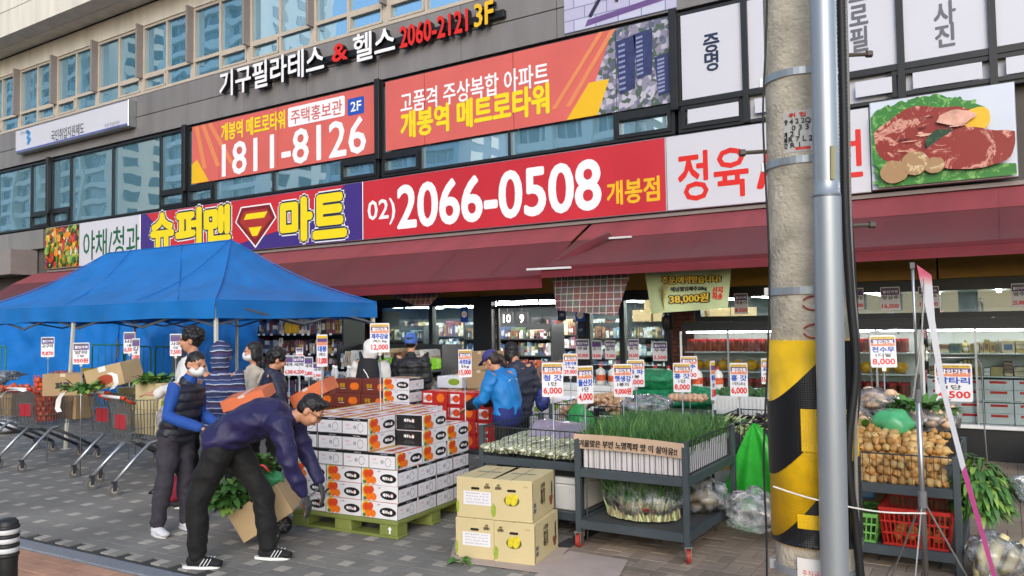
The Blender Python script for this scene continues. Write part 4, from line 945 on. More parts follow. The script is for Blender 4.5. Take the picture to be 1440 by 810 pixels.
# deck they stand on
def low_table(label, x0, x1, y0, y1, zt_, name='display_table'):
    t = thing(name, label, 'table', ((x0+x1)/2, (y0+y1)/2, 0)); mm = mat('table_grey', '#33383c', .5, v=.1)
    MB().box(x0, x1, y0, y1, zt_-.04, zt_).build('top', mm, t, bevel=.004)
    for x in (x0+.03, x1-.03):
        for y in (y0+.03, y1-.03): MB().box(x-.02, x+.02, y-.02, y+.02, 0, zt_-.04).build('leg', mm, t)
    return t
low_table('low dark table carrying maroon persimmon cartons behind the pallet', -7.55, -5.75, 6.85, 7.55, .6)
s_ = []
for k in range(3):
    for x in (-7.3, -6.86, -6.42):
        if k == 2 and x < -7: continue
        s_.append((x+.02*k, 7.2+.01*k, .6+k*.172, rnd.gauss(0, .03)))
row(mb_, s_)
tg2 = tangerine('white tangerine box on the low table beside the maroon cartons', 'tangerine boxes on the low table'); row(tg2, [(-5.98, 7.1, .6+k*.137, .05) for k in range(4)])
rb = fruitbox('red_fruit_box', 'red fruit carton with round fruit windows behind the pallet', 'red fruit cartons', m_rbox, .36, .28, .15, True)
low_table('low dark table carrying red fruit cartons beside the green bag', -5.7, -4.5, 6.95, 7.7, .4)
s_ = []
for k in range(4):
    for i, x in enumerate((-5.5, -5.12, -4.74)): s_.append((x, 7.2, .4+k*.152, rnd.gauss(0, .03)))
for k in range(3): s_.append((-3.9, 6.95, .4+k*.152, .05)) if False else None
row(rb, s_)
# open orange carton lying tilted behind the bending man, and another behind his head
def orange_box(label, px, py, d, w, dd, h, rz, rx, ry):
    t = carton('orange_carton', label, 'box', w, dd, h, m_obox, None, False); MB().box(-.03, .03, -dd/2-.002, dd/2+.002, h*.8, h+.002).build('tape', mat('tape_white', '#d9c9bd', .3), t)
    return place(t, pt(px, py, d), rz, rx, ry)
orange_box('orange carton held tilted in front of the dark jacket', 352, 566, 7.1, .40, .3, .1, .5, .15, -.28)
orange_box('orange carton leaning against the maroon persimmon cartons', 446, 560, 8.2, .42, .3, .14, .3, .1, -.45)
# ---- cabbage cartons in front
m_cabg = mat('print_cabbage', '#93a83c', .5, v=.2, s=40); m_cabd = mat('print_cabbage_dark', '#5d5a24', .5)
def cabbage_box(label, labelled, group=None):
    w, d, h = .32, .5, .30; t = carton('cabbage_carton', label, 'box', w, d, h, m_cab, group, False)
    M = face('f', w, d); MB().prism(rrect(-.035, .035, h*.71, h*.77, .009), -.001, .004, M=M).build('hand_hole', m_slot, t)
    if labelled:
        pt_(t, 'white_label', rect(-.1, .13, .1, .2), m_wbox, M)
        for i in range(4): lettering(t, ('품목 절임배추  생산자', '중량 20kg  등급 특', '산지 전남 해남', '절임배추 영농조합 010')[i], .015, .185-i*.022, m_gry, w=.19, h=.009, y=-.001, M=M)
        lettering(t, '신안\n절임배추', .1, .245, mat('print_brown', '#4a3a22', .5), w=.05, h=.04, y=0, M=M, bold=.0008); pt_(t, 'cabbage_print', ell(-.15, .08, .012, .05, 10), m_cabg, M)
    else:
        pt_(t, 'bowl_print', ell(0, .15, .062, .04, 16), m_cabd, M)
        for dx, r in ((-.022, .9), (.02, 1)): pt_(t, 'cabbage_print', [(dx+.028*r*math.cos(a*.4+.0)+.008*math.sin(a*.4), .16+.045*r*math.sin(a*.4)) for a in range(16)], mat('print_cabbage_yellow', '#d8c62c', .5, v=.2, s=40), M, 1 if dx < 0 else 2)
        lettering(t, '신안\n절임배추', -.105, .245, mat('print_brown', '#4a3a22', .5), w=.05, h=.04, y=0, M=M, bold=.0008); pt_(t, 'cabbage_print', ell(-.145, .07, .02, .05, 10), m_cabg, M); lettering(t, '20kg', .11, .255, mat('print_rust', '#a0612c', .5), w=.035, h=.012, y=0, M=M)
    M = face('r', w, d); lettering(t, '신안\n절임\n배추', -.02, .17, mat('print_brown', '#4a3a22', .5), w=.1, h=.16, y=0, M=M, bold=.0012)
    b = MB()
    for i_, q in enumerate(((.17, .07, .03), (.19, .1, .025), (.15, .1, .025))): flat(b, ell(q[0], q[1], q[2], q[2]*.9, 10), -.0004*i_, 0, M)
    b.build('radish_print', mat('print_chili', '#8a4a34', .5), t); pt_(t, 'leaf_print', ell(.185, .17, .018, .06, 10), mat('print_slategreen', '#4c5248', .5), M, 2); pt_(t, 'green_bar', rect(-.245, -.235, .02, .28), mat('print_olive', '#4c5030', .5), M)
    b = MB()
    for z in (.06, .1): flat(b, rect(-.22, -.17, z, z+.03), 0, 0, M)
    b.build('text_patch', m_gry, t)
    M = topM(h); pt_(t, 'top_print', rect(-.1, .1, -.02, .02), mat('print_sage', '#8d9478', .6), M); MB().box(-.0015, .0015, -d/2, d/2, h-.001, h+.0012).build('flap_gap', m_slot, t)
    return t
rz = math.radians(9)
CB = onZ(752, 797); ax = Vector((math.cos(rz), math.sin(rz), 0)); ay = Vector((-math.sin(rz), math.cos(rz), 0))
c0 = CB-ax*.16+ay*.25
place(cabbage_box('straw coloured cabbage carton with yellow cabbage print, bottom of its stack', False), c0, rz)
place(cabbage_box('straw coloured cabbage carton with yellow cabbage print, on top of its stack', False), c0+Vector((-.03, .012, .302)), rz+.03)
c1 = c0-ax*.325+Vector((0, .01, 0))
place(cabbage_box('straw coloured cabbage carton with a white address label, bottom of its stack', True), c1, rz)
place(cabbage_box('straw coloured cabbage carton with a white address label, on top of its stack', True), c1+Vector((.01, .01, .302)), rz-.02)
# flattened cardboard on the ground
m_card = mat('cardboard_pinkish', '#b3a297', .85, v=.08, s=5)
for lab, pts, z in (('flattened cardboard sheet under the cabbage cartons', [(632, 790), (695, 798), (770, 808), (800, 772), (640, 762)], .005), ('flattened cardboard sheet lying beside the cabbage cartons', [(752, 812), (868, 818), (883, 790), (800, 777)], .009)):
    q = [onZ(*p) for p in pts]; n = len(q)
    tag(MB().add([(p.x, p.y, z) for p in q]+[(p.x, p.y, z+.004) for p in q], [tuple(range(n))[::-1], tuple(range(n, 2*n))]+[(i, (i+1) % n, (i+1) % n+n, i+n) for i in range(n)]).build('cardboard_sheet', m_card), lab, 'cardboard')
# ================================================================ LEAVES AND PRODUCE HELPERS
m_leafd = mat('leaf_dark', '#3f6b2c', .55, v=.35, s=9, rv=.1); m_leafl = mat('leaf_light', '#7ea043', .55, v=.3, s=9, rv=.1); m_leafm = mat('leaf_mid', '#4f8038', .55, v=.3, s=9)
m_stem = mat('stem_pale', '#c3cf95', .5, v=.15); m_purp = mat('leaf_purple', '#3a2b33', .6, v=.4, s=12)
def leaf(mb, base, d, L_, w, droop, mi=0, rn=rnd):
    base = Vector(base); d = Vector(d).normalized(); s_ = d.cross(Vector((0, 0, 1))); s_ = s_.normalized() if s_.length > .01 else Vector((1, 0, 0)); up_ = s_.cross(d)
    v = []; f = []; n = 4
    for i in range(n+1):
        a = i/n; c_ = base+d*(L_*a)+Vector((0, 0, -droop*L_*a*a)); ww = w*(.25+1.6*a*(1-a)*1.5 if i < n else .05)
        cr = up_*(.18*ww); v += [c_-s_*ww+cr*(1+rn.uniform(-.6, .9)), c_-up_*.0, c_+s_*ww+cr*(1+rn.uniform(-.6, .9))]
    for i in range(n):
        o = i*3; f += [(o, o+1, o+4, o+3), (o+1, o+2, o+5, o+4)]
    mb.add(v, f, mi)
def leafy(name, label, c, r, n, L_, w, mats, cat='greens', flatz=.5, droop=.5, upb=.5, group=None, parent=None):
    b = MB(); c = Vector(c); rn = random.Random(hash(name+str(round(c.x, 2))) % 9999)
    for i in range(n):
        a = rn.uniform(0, 6.283); q = math.sqrt(rn.random()); p = c+Vector((math.cos(a)*q*r[0], math.sin(a)*q*r[1], rn.random()*r[2]*(1-q*flatz)))
        d = Vector((math.cos(a)*rn.uniform(.2, 1), math.sin(a)*rn.uniform(.2, 1), rn.uniform(-.1, 1)*upb+.1))
        leaf(b, p, d, L_*rn.uniform(.6, 1.3), w*rn.uniform(.7, 1.3), droop*rn.uniform(.3, 1.3), rn.randrange(len(mats)), rn)
    o = b.build(name, mats, parent, smooth=True)
    if label: tag(o, label, cat, group)
    return o
leafy('fallen_greens', 'small scrap of green leaves on the cardboard by the cabbage cartons', onZ(650, 790)+Vector((0, -.03, .01)), (.05, .04, .05), 14, .07, .03, [m_leafd, m_leafm], 'leaves')
# ================================================================ STEEL DISPLAY CARTS
m_dc = mat('cart_slate', '#3f484d', .5, v=.12, s=6, b=.05); m_wire = mat('cart_wire', '#3a3f42', .45, m=.4); m_cast = mat('caster_red', '#a8352a', .5, v=.1); m_zinc = mat('caster_zinc', '#a6a7a5', .35, m=.8)
def caster(t, x, y, rz_=0, sc=1.0, M0=Matrix()):
    M = M0 @ fr2((x, y, 0), rz_) 
    wh = MB().tube([(-.014, 0, .05), (.014, 0, .05)], .05, 18, M=M).build('wheel', m_cast, t, smooth=False)
    MB().tube([(-.0155, 0, .05), (.0155, 0, .05)], .033, 14, M=M).build('hub', m_zinc, wh)
    MB().box(-.022, -.017, -.03, .03, .04, .118, M=M).box(.017, .022, -.03, .03, .04, .118, M=M).box(-.03, .03, -.035, .035, .114, .122, M=M).build('fork', m_zinc, t)
def display_cart(name, label, x0, x1, y0, y1, zl, zu, zr, rz_=0, casters=True, rim=True, lower=True):
    cx, cy = (x0+x1)/2, (y0+y1)/2; t = thing(name, label, 'display cart', (cx, cy, 0), rz_); M = fr2((cx, cy, 0), rz_); w, d = (x1-x0)/2, (y1-y0)/2
    zb_ = .122 if casters else 0
    for sx_ in (-1, 1):
        for sy in (-1, 1):
            MB().box(sx_*w-.022, sx_*w+.022, sy*d-.022, sy*d+.022, zb_, zr, M=M).build('post', m_dc, t, bevel=.003)
            if casters: caster(t, sx_*w, sy*d, .45+.25*sx_+.15*sy, 1, M)
    for nm, z in (('lower_deck', zl), ('upper_deck', zu)):
        if nm == 'lower_deck' and not lower: continue
        MB().box(-w+.022, w-.022, -d+.022, d-.022, z-.02, z, M=M).build(nm, mat('deck_board', '#4b4c4c', .7, v=.2, s=7), t)
        for a, b_, c_, e in ((-w, w, -d, -d), (-w, w, d, d)): MB().box(a+.022, b_-.022, c_-.018, c_+.018, z-.055, z+.012, M=M).build('rail', m_dc, t, bevel=.003)
        for x in (-w, w): MB().box(x-.018, x+.018, -d+.022, d-.022, z-.055, z+.012, M=M).build('rail', m_dc, t, bevel=.003)
    if rim:
        g = MB()
        for sy in (-1, 1):
            n = int(2*w/.045)
            for i in range(1, n): g.bar((-w+2*w*i/n, sy*d, zu+.01), (-w+2*w*i/n, sy*d, zr-.005), .004)
            g.bar((-w, sy*d, zr-.008), (w, sy*d, zr-.008), .01)
        for sx_ in (-1, 1):
            n = int(2*d/.045)
            for i in range(1, n): g.bar((sx_*w, -d+2*d*i/n, zu+.01), (sx_*w, -d+2*d*i/n, zr-.005), .004)
            g.bar((sx_*w, -d, zr-.008), (sx_*w, d, zr-.008), .01)
        g.v = [M @ p for p in g.v]; g.build('wire_rim', m_wire, t)
    return t
CAx0, CAx1, CAy0, CAy1 = -3.93, -2.97, 5.72, 6.75
display_cart('display_cart', 'grey steel display cart with bagged napa cabbages and a wire rim', CAx0, CAx1, CAy0, CAy1, .2, .6, .87)
CBx0, CBx1, CBy0, CBy1 = -2.90, -2.02, 5.55, 6.7
display_cart('display_cart', 'grey steel display cart on red casters carrying the spring onions', CBx0, CBx1, CBy0, CBy1, .2, .6, .87)
display_cart('display_cart', 'grey steel display cart with mustard greens behind the spring onions', -2.36, -1.5, 7.0, 8.1, .2, .62, .85, casters=True)
display_cart('display_cart', 'grey steel display stall piled with small round radishes', -1.32, -.33, 6.15, 7.2, .14, .57, .80, casters=False)
# ---- napa cabbage bags on cart A
m_napa = mat('napa_pale', '#d4d9b4', .5, v=.3, s=9, b=.6, bs=18, rv=.1); m_napal = mat('napa_leaf', '#b3c088', .5, v=.3, s=14)
M, N, L, p = nodemat('napa_ribbed'); p.inputs['Roughness'].default_value = .4; tc = N.new('ShaderNodeTexCoord'); wv = N.new('ShaderNodeTexWave'); wv.bands_direction = 'X'; wv.inputs['Scale'].default_value = 26; wv.inputs['Distortion'].default_value = 5; wv.inputs['Detail'].default_value = 3; L.new(tc.outputs['Object'], wv.inputs['Vector'])
rp = ramp(N, [(0, '#8fa468'), (.35, '#c3cca0'), (.7, '#e2e4d2'), (1, '#eceade')]); L.new(wv.outputs['Fac'], rp.inputs[0]); L.new(rp.outputs[0], p.inputs['Base Color']); bp = N.new('ShaderNodeBump'); bp.inputs['Distance'].default_value = .012; L.new(wv.outputs['Fac'], bp.inputs['Height']); L.new(bp.outputs[0], p.inputs['Normal']); m_napa = M
film = clear('plastic_film', (.95, .96, .97), 1.3, .2, milky=.3)
def wrapped_film(name, label, c, r, seed, parent=None, k=24):
    b = MB(); b.ball(c, r, k, k//2, nz=.28, seed=seed); 
    for i, p in enumerate(b.v):
        n = noise.noise(p*9+Vector((seed, 0, 0)))*.02+noise.noise(p*22)*.012; dr = (p-Vector(c)).normalized(); p += dr*n
    return b.build(name, film, parent, smooth=True)
pr = None
for i in range(7):
    for j in range(3):
        x = CAx0+.09+i*.13; y = CAy0+.12+j*.3; z = .66+.03*(j > 0)+rnd.uniform(0, .03)
        if pr is None:
            t = thing('napa_cabbage', 'pale napa cabbage lying on the display cart', 'cabbage', group='napa cabbages on the display cart')
            b = MB(); b.ball((0, 0, 0), (.056, .18, .052), 16, 12, nz=.4, seed=3); b.build('head', m_napa, t, smooth=True)
            b = MB()
            for q in range(8): leaf(b, (rnd.uniform(-.04, .04), .06, .03), (rnd.uniform(-.4, .4), 1, .1), .12, .04, .2)
            b.build('leaf_tips', m_napal, t, smooth=True)
            pr = t; place(t, (x, y, z), -.35)
        else: dup(pr, (x, y, z), -.35+rnd.gauss(0, .15))
b = MB(); b.grid(lambda u, v: (CAx0+.25+.6*u, CAy0+.35+.5*v, .75+.12*math.sin(math.pi*v)*(1-.3*u)+.03*noise.noise(Vector((u*5, v*5, 2)))), 16, 12)
tag(b.build('lilac_bag', mat('film_lilac', '#9d93a8', .25, v=.2, s=5, al=.75), smooth=True), 'translucent lilac plastic bag lying across the napa cabbages', 'plastic bag')
# styrofoam box under cart A, black crate
def foam(label, x0, x1, y0, y1, z0, z1, group=None):
    t = thing('foam_box', label, 'foam box', ((x0+x1)/2, (y0+y1)/2, z0), group=group); m_ = mat('styrofoam', '#d6d6d2', .8, v=.03, s=8)
    MB().box(x0, x1, y0, y1, z0, z0+(z1-z0)*.78).build('body', m_, t, bevel=.01); MB().box(x0-.008, x1+.008, y0-.008, y1+.008, z0+(z1-z0)*.785, z1).build('lid', m_, t, bevel=.01); return t
foam('white styrofoam box under the display cart behind the cabbage cartons', -3.35, -3.02, 5.8, 6.3, .201, .47)
foam('white styrofoam box inside the lower deck, half hidden by the onion bag', -2.84, -2.62, 6.0, 6.4, .201, .48)
tag(MB().box(-.16, .16, -.1, .1, 0, .13, M=fr2((-3.15, 5.95, .474), .2, .1)).build('black_crate', mat('crate_black', '#191a1c', .5, v=.2), bevel=.01), 'black plastic crate on the styrofoam box under the cart', 'crate')
# ---- spring onions on cart B
t = thing('spring_onion_tray', 'dense upright spring onions in a white slatted tray on the cart', 'vegetables', ((CBx0+CBx1)/2, (CBy0+CBy1)/2, .612))
m_slat = mat('slat_white', '#d9d4d6', .6, v=.04, s=9)
n = 22
for i in range(n):
    x = CBx0+.035+i*(CBx1-CBx0-.07)/n; w_ = (CBx1-CBx0-.07)/n
    MB().box(x+.002, x+w_-.002, CBy0+.03, CBy0+.045, .615, .80).build('slat', m_slat, t)
for i in range(26):
    y = CBy0+.05+i*(CBy1-CBy0-.1)/26; MB().box(CBx1-.045, CBx1-.032, y+.002, y+(CBy1-CBy0-.1)/26-.002, .615, .80).build('slat', m_slat, t)
MB().box(CBx0+.03, CBx1-.05, CBy0+.05, CBy1-.03, .615, .74).build('soil', mat('soil', '#2f2a22', .9, v=.3, s=20), t)
rn = random.Random(3); b = MB()
for i in range(9000):
    x = rn.uniform(CBx0-.0, CBx1-.03); y = rn.uniform(CBy0+.05, CBy1); z = .74; h = rn.uniform(.17, .29); lx, ly = rn.gauss(0, .05), rn.gauss(-.01, .05); w_ = rn.uniform(.0016, .003); a = rn.uniform(0, 3.14); dx, dy = math.cos(a)*w_, math.sin(a)*w_
    dr = rn.random()*.05
    P0, P1, P2 = Vector((x, y, z)), Vector((x+lx*.4, y+ly*.4, z+h*.6)), Vector((x+lx*1.4, y+ly*1.4, z+h-dr)); dd = Vector((dx, dy, 0))
    b.add([P0-dd, P0+dd, P1-dd, P1+dd, P2], [(0, 1, 3, 2), (2, 3, 4)], rn.choice((0, 0, 1, 2)))
o = b.build('blades', [mat('onion_green', '#4b7d45', .5, v=.25, s=5), mat('onion_green_dark', '#35633a', .5, v=.25, s=5), mat('onion_green_light', '#7fa352', .5, v=.2, s=5)], t); o['kind'] = 'stuff'
# handwritten cardboard
t = thing('cardboard_notice', 'strip of cardboard with handwritten black letters in front of the spring onions', 'notice', (CBx0+.4, CBy0, .75))
M = fr2((0, 0, 0)) ; zc_ = .82
MB().grid(lambda u, v: (CBx0-.02+.90*u, CBy0-.03+.006*math.sin(u*9)-.03*v*0+.02*(1-v), .765+.115*v-.02*u+.012*math.sin(u*3)), 24, 3).build('card', mat('cardboard_tan', '#cdb198', .85, v=.06, s=6), t)
b = MB(); put_text(b, '겨울맞은 부안 노명쪽파 맛 이 살아유!!', CBx0+.43, .815, .8, .052, CBy0-.036, bold=.0012, slant=.25); b.v = [p+Vector((0, 0, -.02*(p.x-CBx0)/.9+.012*math.sin((p.x-CBx0)/.9*3)-.003)) for p in b.v]; b.build('lettering', m_dk, t)
# bagged onions beneath
def bag_of(name, label, c, r, mats, n, seed, film_r=1.08):
    t = thing(name, label, 'bag', c); b = MB(); rn = random.Random(seed)
    for i in range(n):
        a = rn.uniform(0, 6.283); q = rn.random()**.5; p = Vector(c)+Vector((math.cos(a)*q*r[0]*.95, math.sin(a)*q*r[1]*.95, .02)); d = Vector((rn.gauss(0, .25)-.3*math.cos(a)*q, rn.gauss(0, .25)-.3*math.sin(a)*q, 1)); h = r[2]*2*rn.uniform(.6, .95); w_ = .006; s_ = Vector((w_, rn.uniform(-w_, w_), 0))
        m1 = p+d.normalized()*h*.5; m2 = p+d.normalized()*h+Vector((rn.gauss(0, .06), rn.gauss(0, .06), -.02)); b.add([p-s_, p+s_, m1-s_, m1+s_, m2], [(0, 1, 3, 2)], 0 if rn.random() < .5 else 2); b.add([m1-s_, m1+s_, m2], [(0, 1, 2)], 1)
    b.build('onion_bundle', mats, t)['kind'] = 'stuff'
    bb = MB(); bb.ball((0, 0, 0), (1, 1, 1), 28, 16, nz=.1, seed=seed); vs = []
    for p in bb.v:
        f_ = 1.0-.45*max(0, p.z); q = Vector((p.x*r[0]*film_r*f_, p.y*r[1]*film_r*f_, max(p.z, -.9)*r[2]+r[2]*.9)); q += Vector((noise.noise(q*12), noise.noise(q*12+Vector((5, 0, 0))), 0))*.02; vs.append(q+Vector(c))
    bb.v = vs; bb.build('film', film, t, smooth=True)
    b = MB(); b.tube([(c[0]+math.cos(a*.45)*r[0]*.85, c[1]+math.sin(a*.45)*r[1]*.85, c[2]+.11+.02*math.sin(a*2)) for a in range(15)], .012, 5); b.build('red_ties', mat('tie_red', '#c23a34', .6), t)
    return t
bag_of('onion_bag', 'clear bag of green onions tied with red string on the lower deck', (-2.5, 5.88, .2), (.31, .22, .2), [m_stem, m_leafd, mat('root_brown', '#9a8a6a', .8, v=.3, s=20)], 2200, 4)
# clear rubbish bags by the cart corner
def film_bag(label, c, r, seed, tint='film'):
    b = MB(); b.ball((0, 0, 0), (1, 1, 1), 36, 20, nz=.35, seed=seed); vs = []
    for p in b.v:
        q = Vector((p.x*r[0], p.y*r[1], p.z*r[2])); n = 1+.16*noise.noise(p*2.6+Vector((seed, 0, 0)))+.10*abs(noise.noise(p*6+Vector((0, seed, 0)))); q *= n; q.z = max(q.z, -r[2]*.85); vs.append(q+Vector(c))
    b.v = vs; return tag(b.build('plastic_bag', clear('film_crumple', (.92, .94, .95), 1.5, .15, milky=.38), smooth=True), label, 'plastic bag')
film_bag('crumpled clear plastic bag spilling out beside the spring onion cart', (-1.78, 6.42, .22), (.24, .2, .16), 2)
film_bag('clear plastic bag of brown roots on the lower deck behind the cart post', (-2.12, 6.3, .33), (.17, .2, .13), 5)
tag(MB().ball((-2.15, 6.3, .3), (.12, .15, .08), 14, 8, nz=.4, seed=2).build('root_heap', mat('root_brown', '#9a8a6a'), smooth=True), 'heap of brown roots inside the clear bag on the lower deck', 'roots')
tag(MB().box(-.26, .26, -.2, .2, 0, .015, M=fr2((-1.55, 6.75, .2), .3, .05)).build('cardboard_sheet', m_card), 'bent cardboard sheet between the cart and the green bag', 'cardboard')
# green plastic bag hanging
g0 = pt(1056, 598, 6.7)
def gb(u, v):
    w_ = (.02+.33*v**.85); x = (u-.5)*2*w_-.06*v; z = -.66*v-.07*math.sin(u*3.1)*v+.12*(u-.5)*v; return g0+Vector((x+.02+.08*v, .06*math.sin(u*14)*v+.12*math.sin(u*3.14)*v, z))
t = thing('green_bag', 'shiny green plastic bag hanging from the display cart', 'plastic bag', g0); m_gb = mat('film_green', '#45cc4c', .25, v=.15, s=7, spec=.8, tl=.35)
MB().grid(gb, 30, 18).build('front_sheet', m_gb, t, smooth=True); MB().grid(lambda u, v: Vector(gb(u, v))+Vector((0, .05+.06*v, .01)), 30, 18).build('back_sheet', m_gb, t, smooth=True)
# lemon box behind post
t = carton('lemon_carton', 'white carton with yellow lemon print behind the cart post', 'box', .6, .35, .3, m_wbox, None, False); M = face('f', .6, .35)
b = MB()
for i in range(9): flat(b, ell(-.24+.06*i, .22+.02*math.sin(i*2), .035, .03, 10), -.0005*i, 0, M)
b.build('lemon_print', mat('print_lemon', '#d9b52a'), t); lettering(t, 'LEMON', 0, .1, m_dk, w=.3, h=.06, y=0, M=M, bold=.002); place(t, (-2.0, 7.25, .202), .0)
# ---- mustard greens on cart C
for i, (x, y) in enumerate(((-2.22, 7.12), (-1.97, 7.16), (-2.22, 7.55), (-1.95, 7.6), (-1.7, 7.2), (-1.7, 7.65))):
    c = Vector((x, y, .70)); lab = ('bunch of mustard greens with pale cut stems, first by the spring onions', 'bunch of mustard greens with a grey bag behind it', 'bunch of dark mustard greens behind the pale stems', 'bunch of dark mustard greens by the broccoli crate', 'bunch of mustard greens beside the green bag', 'bunch of mustard greens in the corner of the cart by the hazard sleeve')[i]
    t = thing('mustard_bunch', lab, 'greens', c, group='mustard greens bunches')
    b = MB(); rn = random.Random(i)
    for k in range(40): p = c+Vector((rn.gauss(0, .055), -.1, .06+rn.gauss(0, .03))); b.tube([p, p+Vector((rn.gauss(0, .01), .18, .02))], .009, 5)
    b.build('stems', m_stem, t); b = MB()
    for k in range(70): leaf(b, c+Vector((rn.gauss(0, .06), .05, .08)), (rn.gauss(0, .5), rn.uniform(-.2, 1), rn.uniform(.2, .9)), rn.uniform(.1, .2), .04, .5, rn.choice((0, 0, 1)), rn)
    b.build('leaf_mass', [m_purp, m_leafd], t, smooth=True)
    if i == 0: MB().tube([c+Vector((.07*math.cos(a*.5), -.02, .06+.045*math.sin(a*.5))) for a in range(13)], .005, 5).build('red_tie', MATS['tie_red'], t)
t = thing('broccoli_crate', 'white plastic crate of broccoli behind the mustard greens', 'crate', (-2.2, 8.5, .76)); MB().box(-2.7, -1.7, 8.3, 8.34, .78, .95).box(-2.7, -2.66, 8.34, 8.8, .78, .95).box(-1.74, -1.7, 8.34, 8.8, .78, .95).box(-2.7, -1.7, 8.3, 8.8, .761, .78).build('tray', mat('crate_white', '#d4d5d3', .5, v=.05), t)
for i in range(24): MB().box(-2.69+i*.0415, -2.675+i*.0415, 8.29, 8.3, .79, .93).build('rib', MATS['crate_white'], t)
for i in range(10):
    b = MB(); c = (-2.58+(i % 5)*.19, 8.42+.2*(i//5), .95)
    for k in range(8): a = k*.8; b.ball((c[0]+.05*math.cos(a), c[1]+.05*math.sin(a), c[2]+.02*(k % 3)), .04, 7, 5, nz=.5, seed=k)
    b.build('broccoli', mat('broccoli_green', '#3d5f33', .8, v=.3, s=40, b=.6, bs=80), t)
low_table('dark table behind the mustard greens carrying broccoli and cabbages', -4.1, -1.6, 8.25, 8.95, .76)
# green nets of cabbage
m_net = mat('net_green', '#1d7a4e', .5, v=.45, s=22, b=.8, bs=70)
for i, (x, y, z, lab) in enumerate(((-3.42, 8.5, .87, 'green net sack of cabbages, lower of its stack'), (-3.45, 8.55, 1.08, 'green net sack of cabbages, upper of its stack'), (-2.98, 8.55, .9, 'green net sack of cabbages beside the broccoli crate'))):
    b = MB(); b.ball((x, y, z), (.36, .24, .13), 24, 14, nz=.25, seed=i+2); tag(b.build('cabbage_sack', m_net, smooth=True), lab, 'sack')
# ---- radishes on the right stall
m_rad = [mat('radish_tan', '#b98a4c', .6, v=.22, s=9, b=.15, bs=60, rv=.12), mat('radish_cream', '#c8a468', .6, v=.2, s=9, b=.15, bs=60, rv=.12)]
protos = []
for k in range(4):
    b = MB(); r = .028+.003*k; b.lathe([(.004, -r*1.5), (r*.25, -r*1.05), (r*.8, -r*.55), (r, 0), (r*.8, r*.6), (r*.35, r*.95), (r*.12, r*1.1), (.003, r*1.5)], 9); protos.append(b)
RL, RG = 'small round tan radish in the heap on the stall', 'radishes heaped on the stall'; first = {}
rn = random.Random(5); RC = [0]
for layer in range(6):
    for i in range(17):
        for j in range(7):
            x = -1.29+i*.056+(.028 if layer % 2 else 0)+rn.gauss(0, .008); y = 6.19+j*.062+layer*.045+rn.gauss(0, .008); z = .60+layer*.048+j*.016+rn.gauss(0, .007)
            if j > 1 and layer < 4: continue
            if x > -.4 or (j > 5 and i % 2): continue
            RC[0] += 1
            if RC[0] > 298: continue
            k = rn.randrange(4)
            if k not in first: o = protos[k].build('radish', m_rad[k % 2], smooth=True); first[k] = o; tag(o, RL, 'radish', RG)
            else: o = first[k].copy(); COL.objects.link(o)
            o.location = (x, y, z); o.rotation_euler = (rn.uniform(1, 2.1), rn.gauss(0, .5), rn.uniform(0, 6.28))
leafy('radish_greens', 'green tops lying over the heaped radishes', (-1.0, 6.75, .86), (.25, .12, .04), 60, .14, .03, [m_leafd, m_leafm, m_leafl])
def rooty_bag(label, c, r, seed):
    t = thing('root_bag', label, 'bag', c, group='bags of young radish on the stall'); b = MB(); rn = random.Random(seed)
    for i in range(26): b.ball(Vector(c)+Vector((rn.uniform(-1, 1)*r[0]*.8, rn.uniform(-1, 1)*r[1]*.8, rn.uniform(-.4, .8)*r[2])), (.045, .03, .03), 8, 6, seed=i, nz=.2)
    b.build('roots', mat('young_radish', '#dcb594', .5, v=.25, s=12), t, smooth=True)['kind'] = 'stuff'
    wrapped_film('film', None, c, r, seed, t)
rooty_bag('film bag of pale young radish on the stall, next to the pole', (-1.15, 6.98, .98), (.22, .16, .1), 1)
rooty_bag('film bag of pale young radish on the stall, topmost of the pile', (-.95, 7.05, 1.08), (.2, .16, .1), 2)
rooty_bag('film bag of pale young radish on the stall, under the price card', (-.55, 6.95, .96), (.22, .18, .1), 3)
leafy('radish_leaves', 'dark green radish leaves among the film bags on the stall', (-.62, 7.0, 1.02), (.2, .1, .06), 90, .16, .035, [m_leafd, m_leafm])
b = MB(); b.ball((-.78, 6.72, .93), (.15, .1, .12), 22, 14, nz=.35, seed=7); tag(b.build('green_pouch', mat('film_mint', '#57b87c', .25, v=.2, s=8, al=.8), smooth=True), 'mint green plastic pouch resting on the radishes', 'plastic bag')
# baskets below
def basket(name, label, x0, x1, y0, y1, z0, z1, m):
    t = thing(name, label, 'basket', ((x0+x1)/2, (y0+y1)/2, z0)); tp = .035
    g = MB()
    def side(a, b_, inn):
        a = Vector(a); b_ = Vector(b_); n = max(3, int((b_-a).length/.028)); ctr = Vector(((x0+x1)/2, (y0+y1)/2, 0))
        for i in range(n+1):
            p = a.lerp(b_, i/n); q = p+(p-ctr).normalized()*tp; g.bar((p.x, p.y, z0), (q.x, q.y, z1), .009)
        for k, ww in ((0, .02), (.33, .012), (.66, .012), (1, .026)):
            o_ = (tp*k); d1 = (a-ctr).normalized()*o_; d2 = (b_-ctr).normalized()*o_; z = z0+(z1-z0)*k; g.bar((a.x+d1.x, a.y+d1.y, z), (b_.x+d2.x, b_.y+d2.y, z), .013, ww)
    side((x0, y0, 0), (x1, y0, 0), 0); side((x1, y0, 0), (x1, y1, 0), 0); side((x1, y1, 0), (x0, y1, 0), 0); side((x0, y1, 0), (x0, y0, 0), 0); g.box(x0, x1, y0, y1, z0, z0+.01)
    g.build('lattice', m, t); return t
basket('red_basket', 'red plastic lattice basket on the lower deck of the radish stall', -.80, -.40, 6.2, 6.68, .152, .4, mat('basket_red', '#b8271f', .4, v=.1))
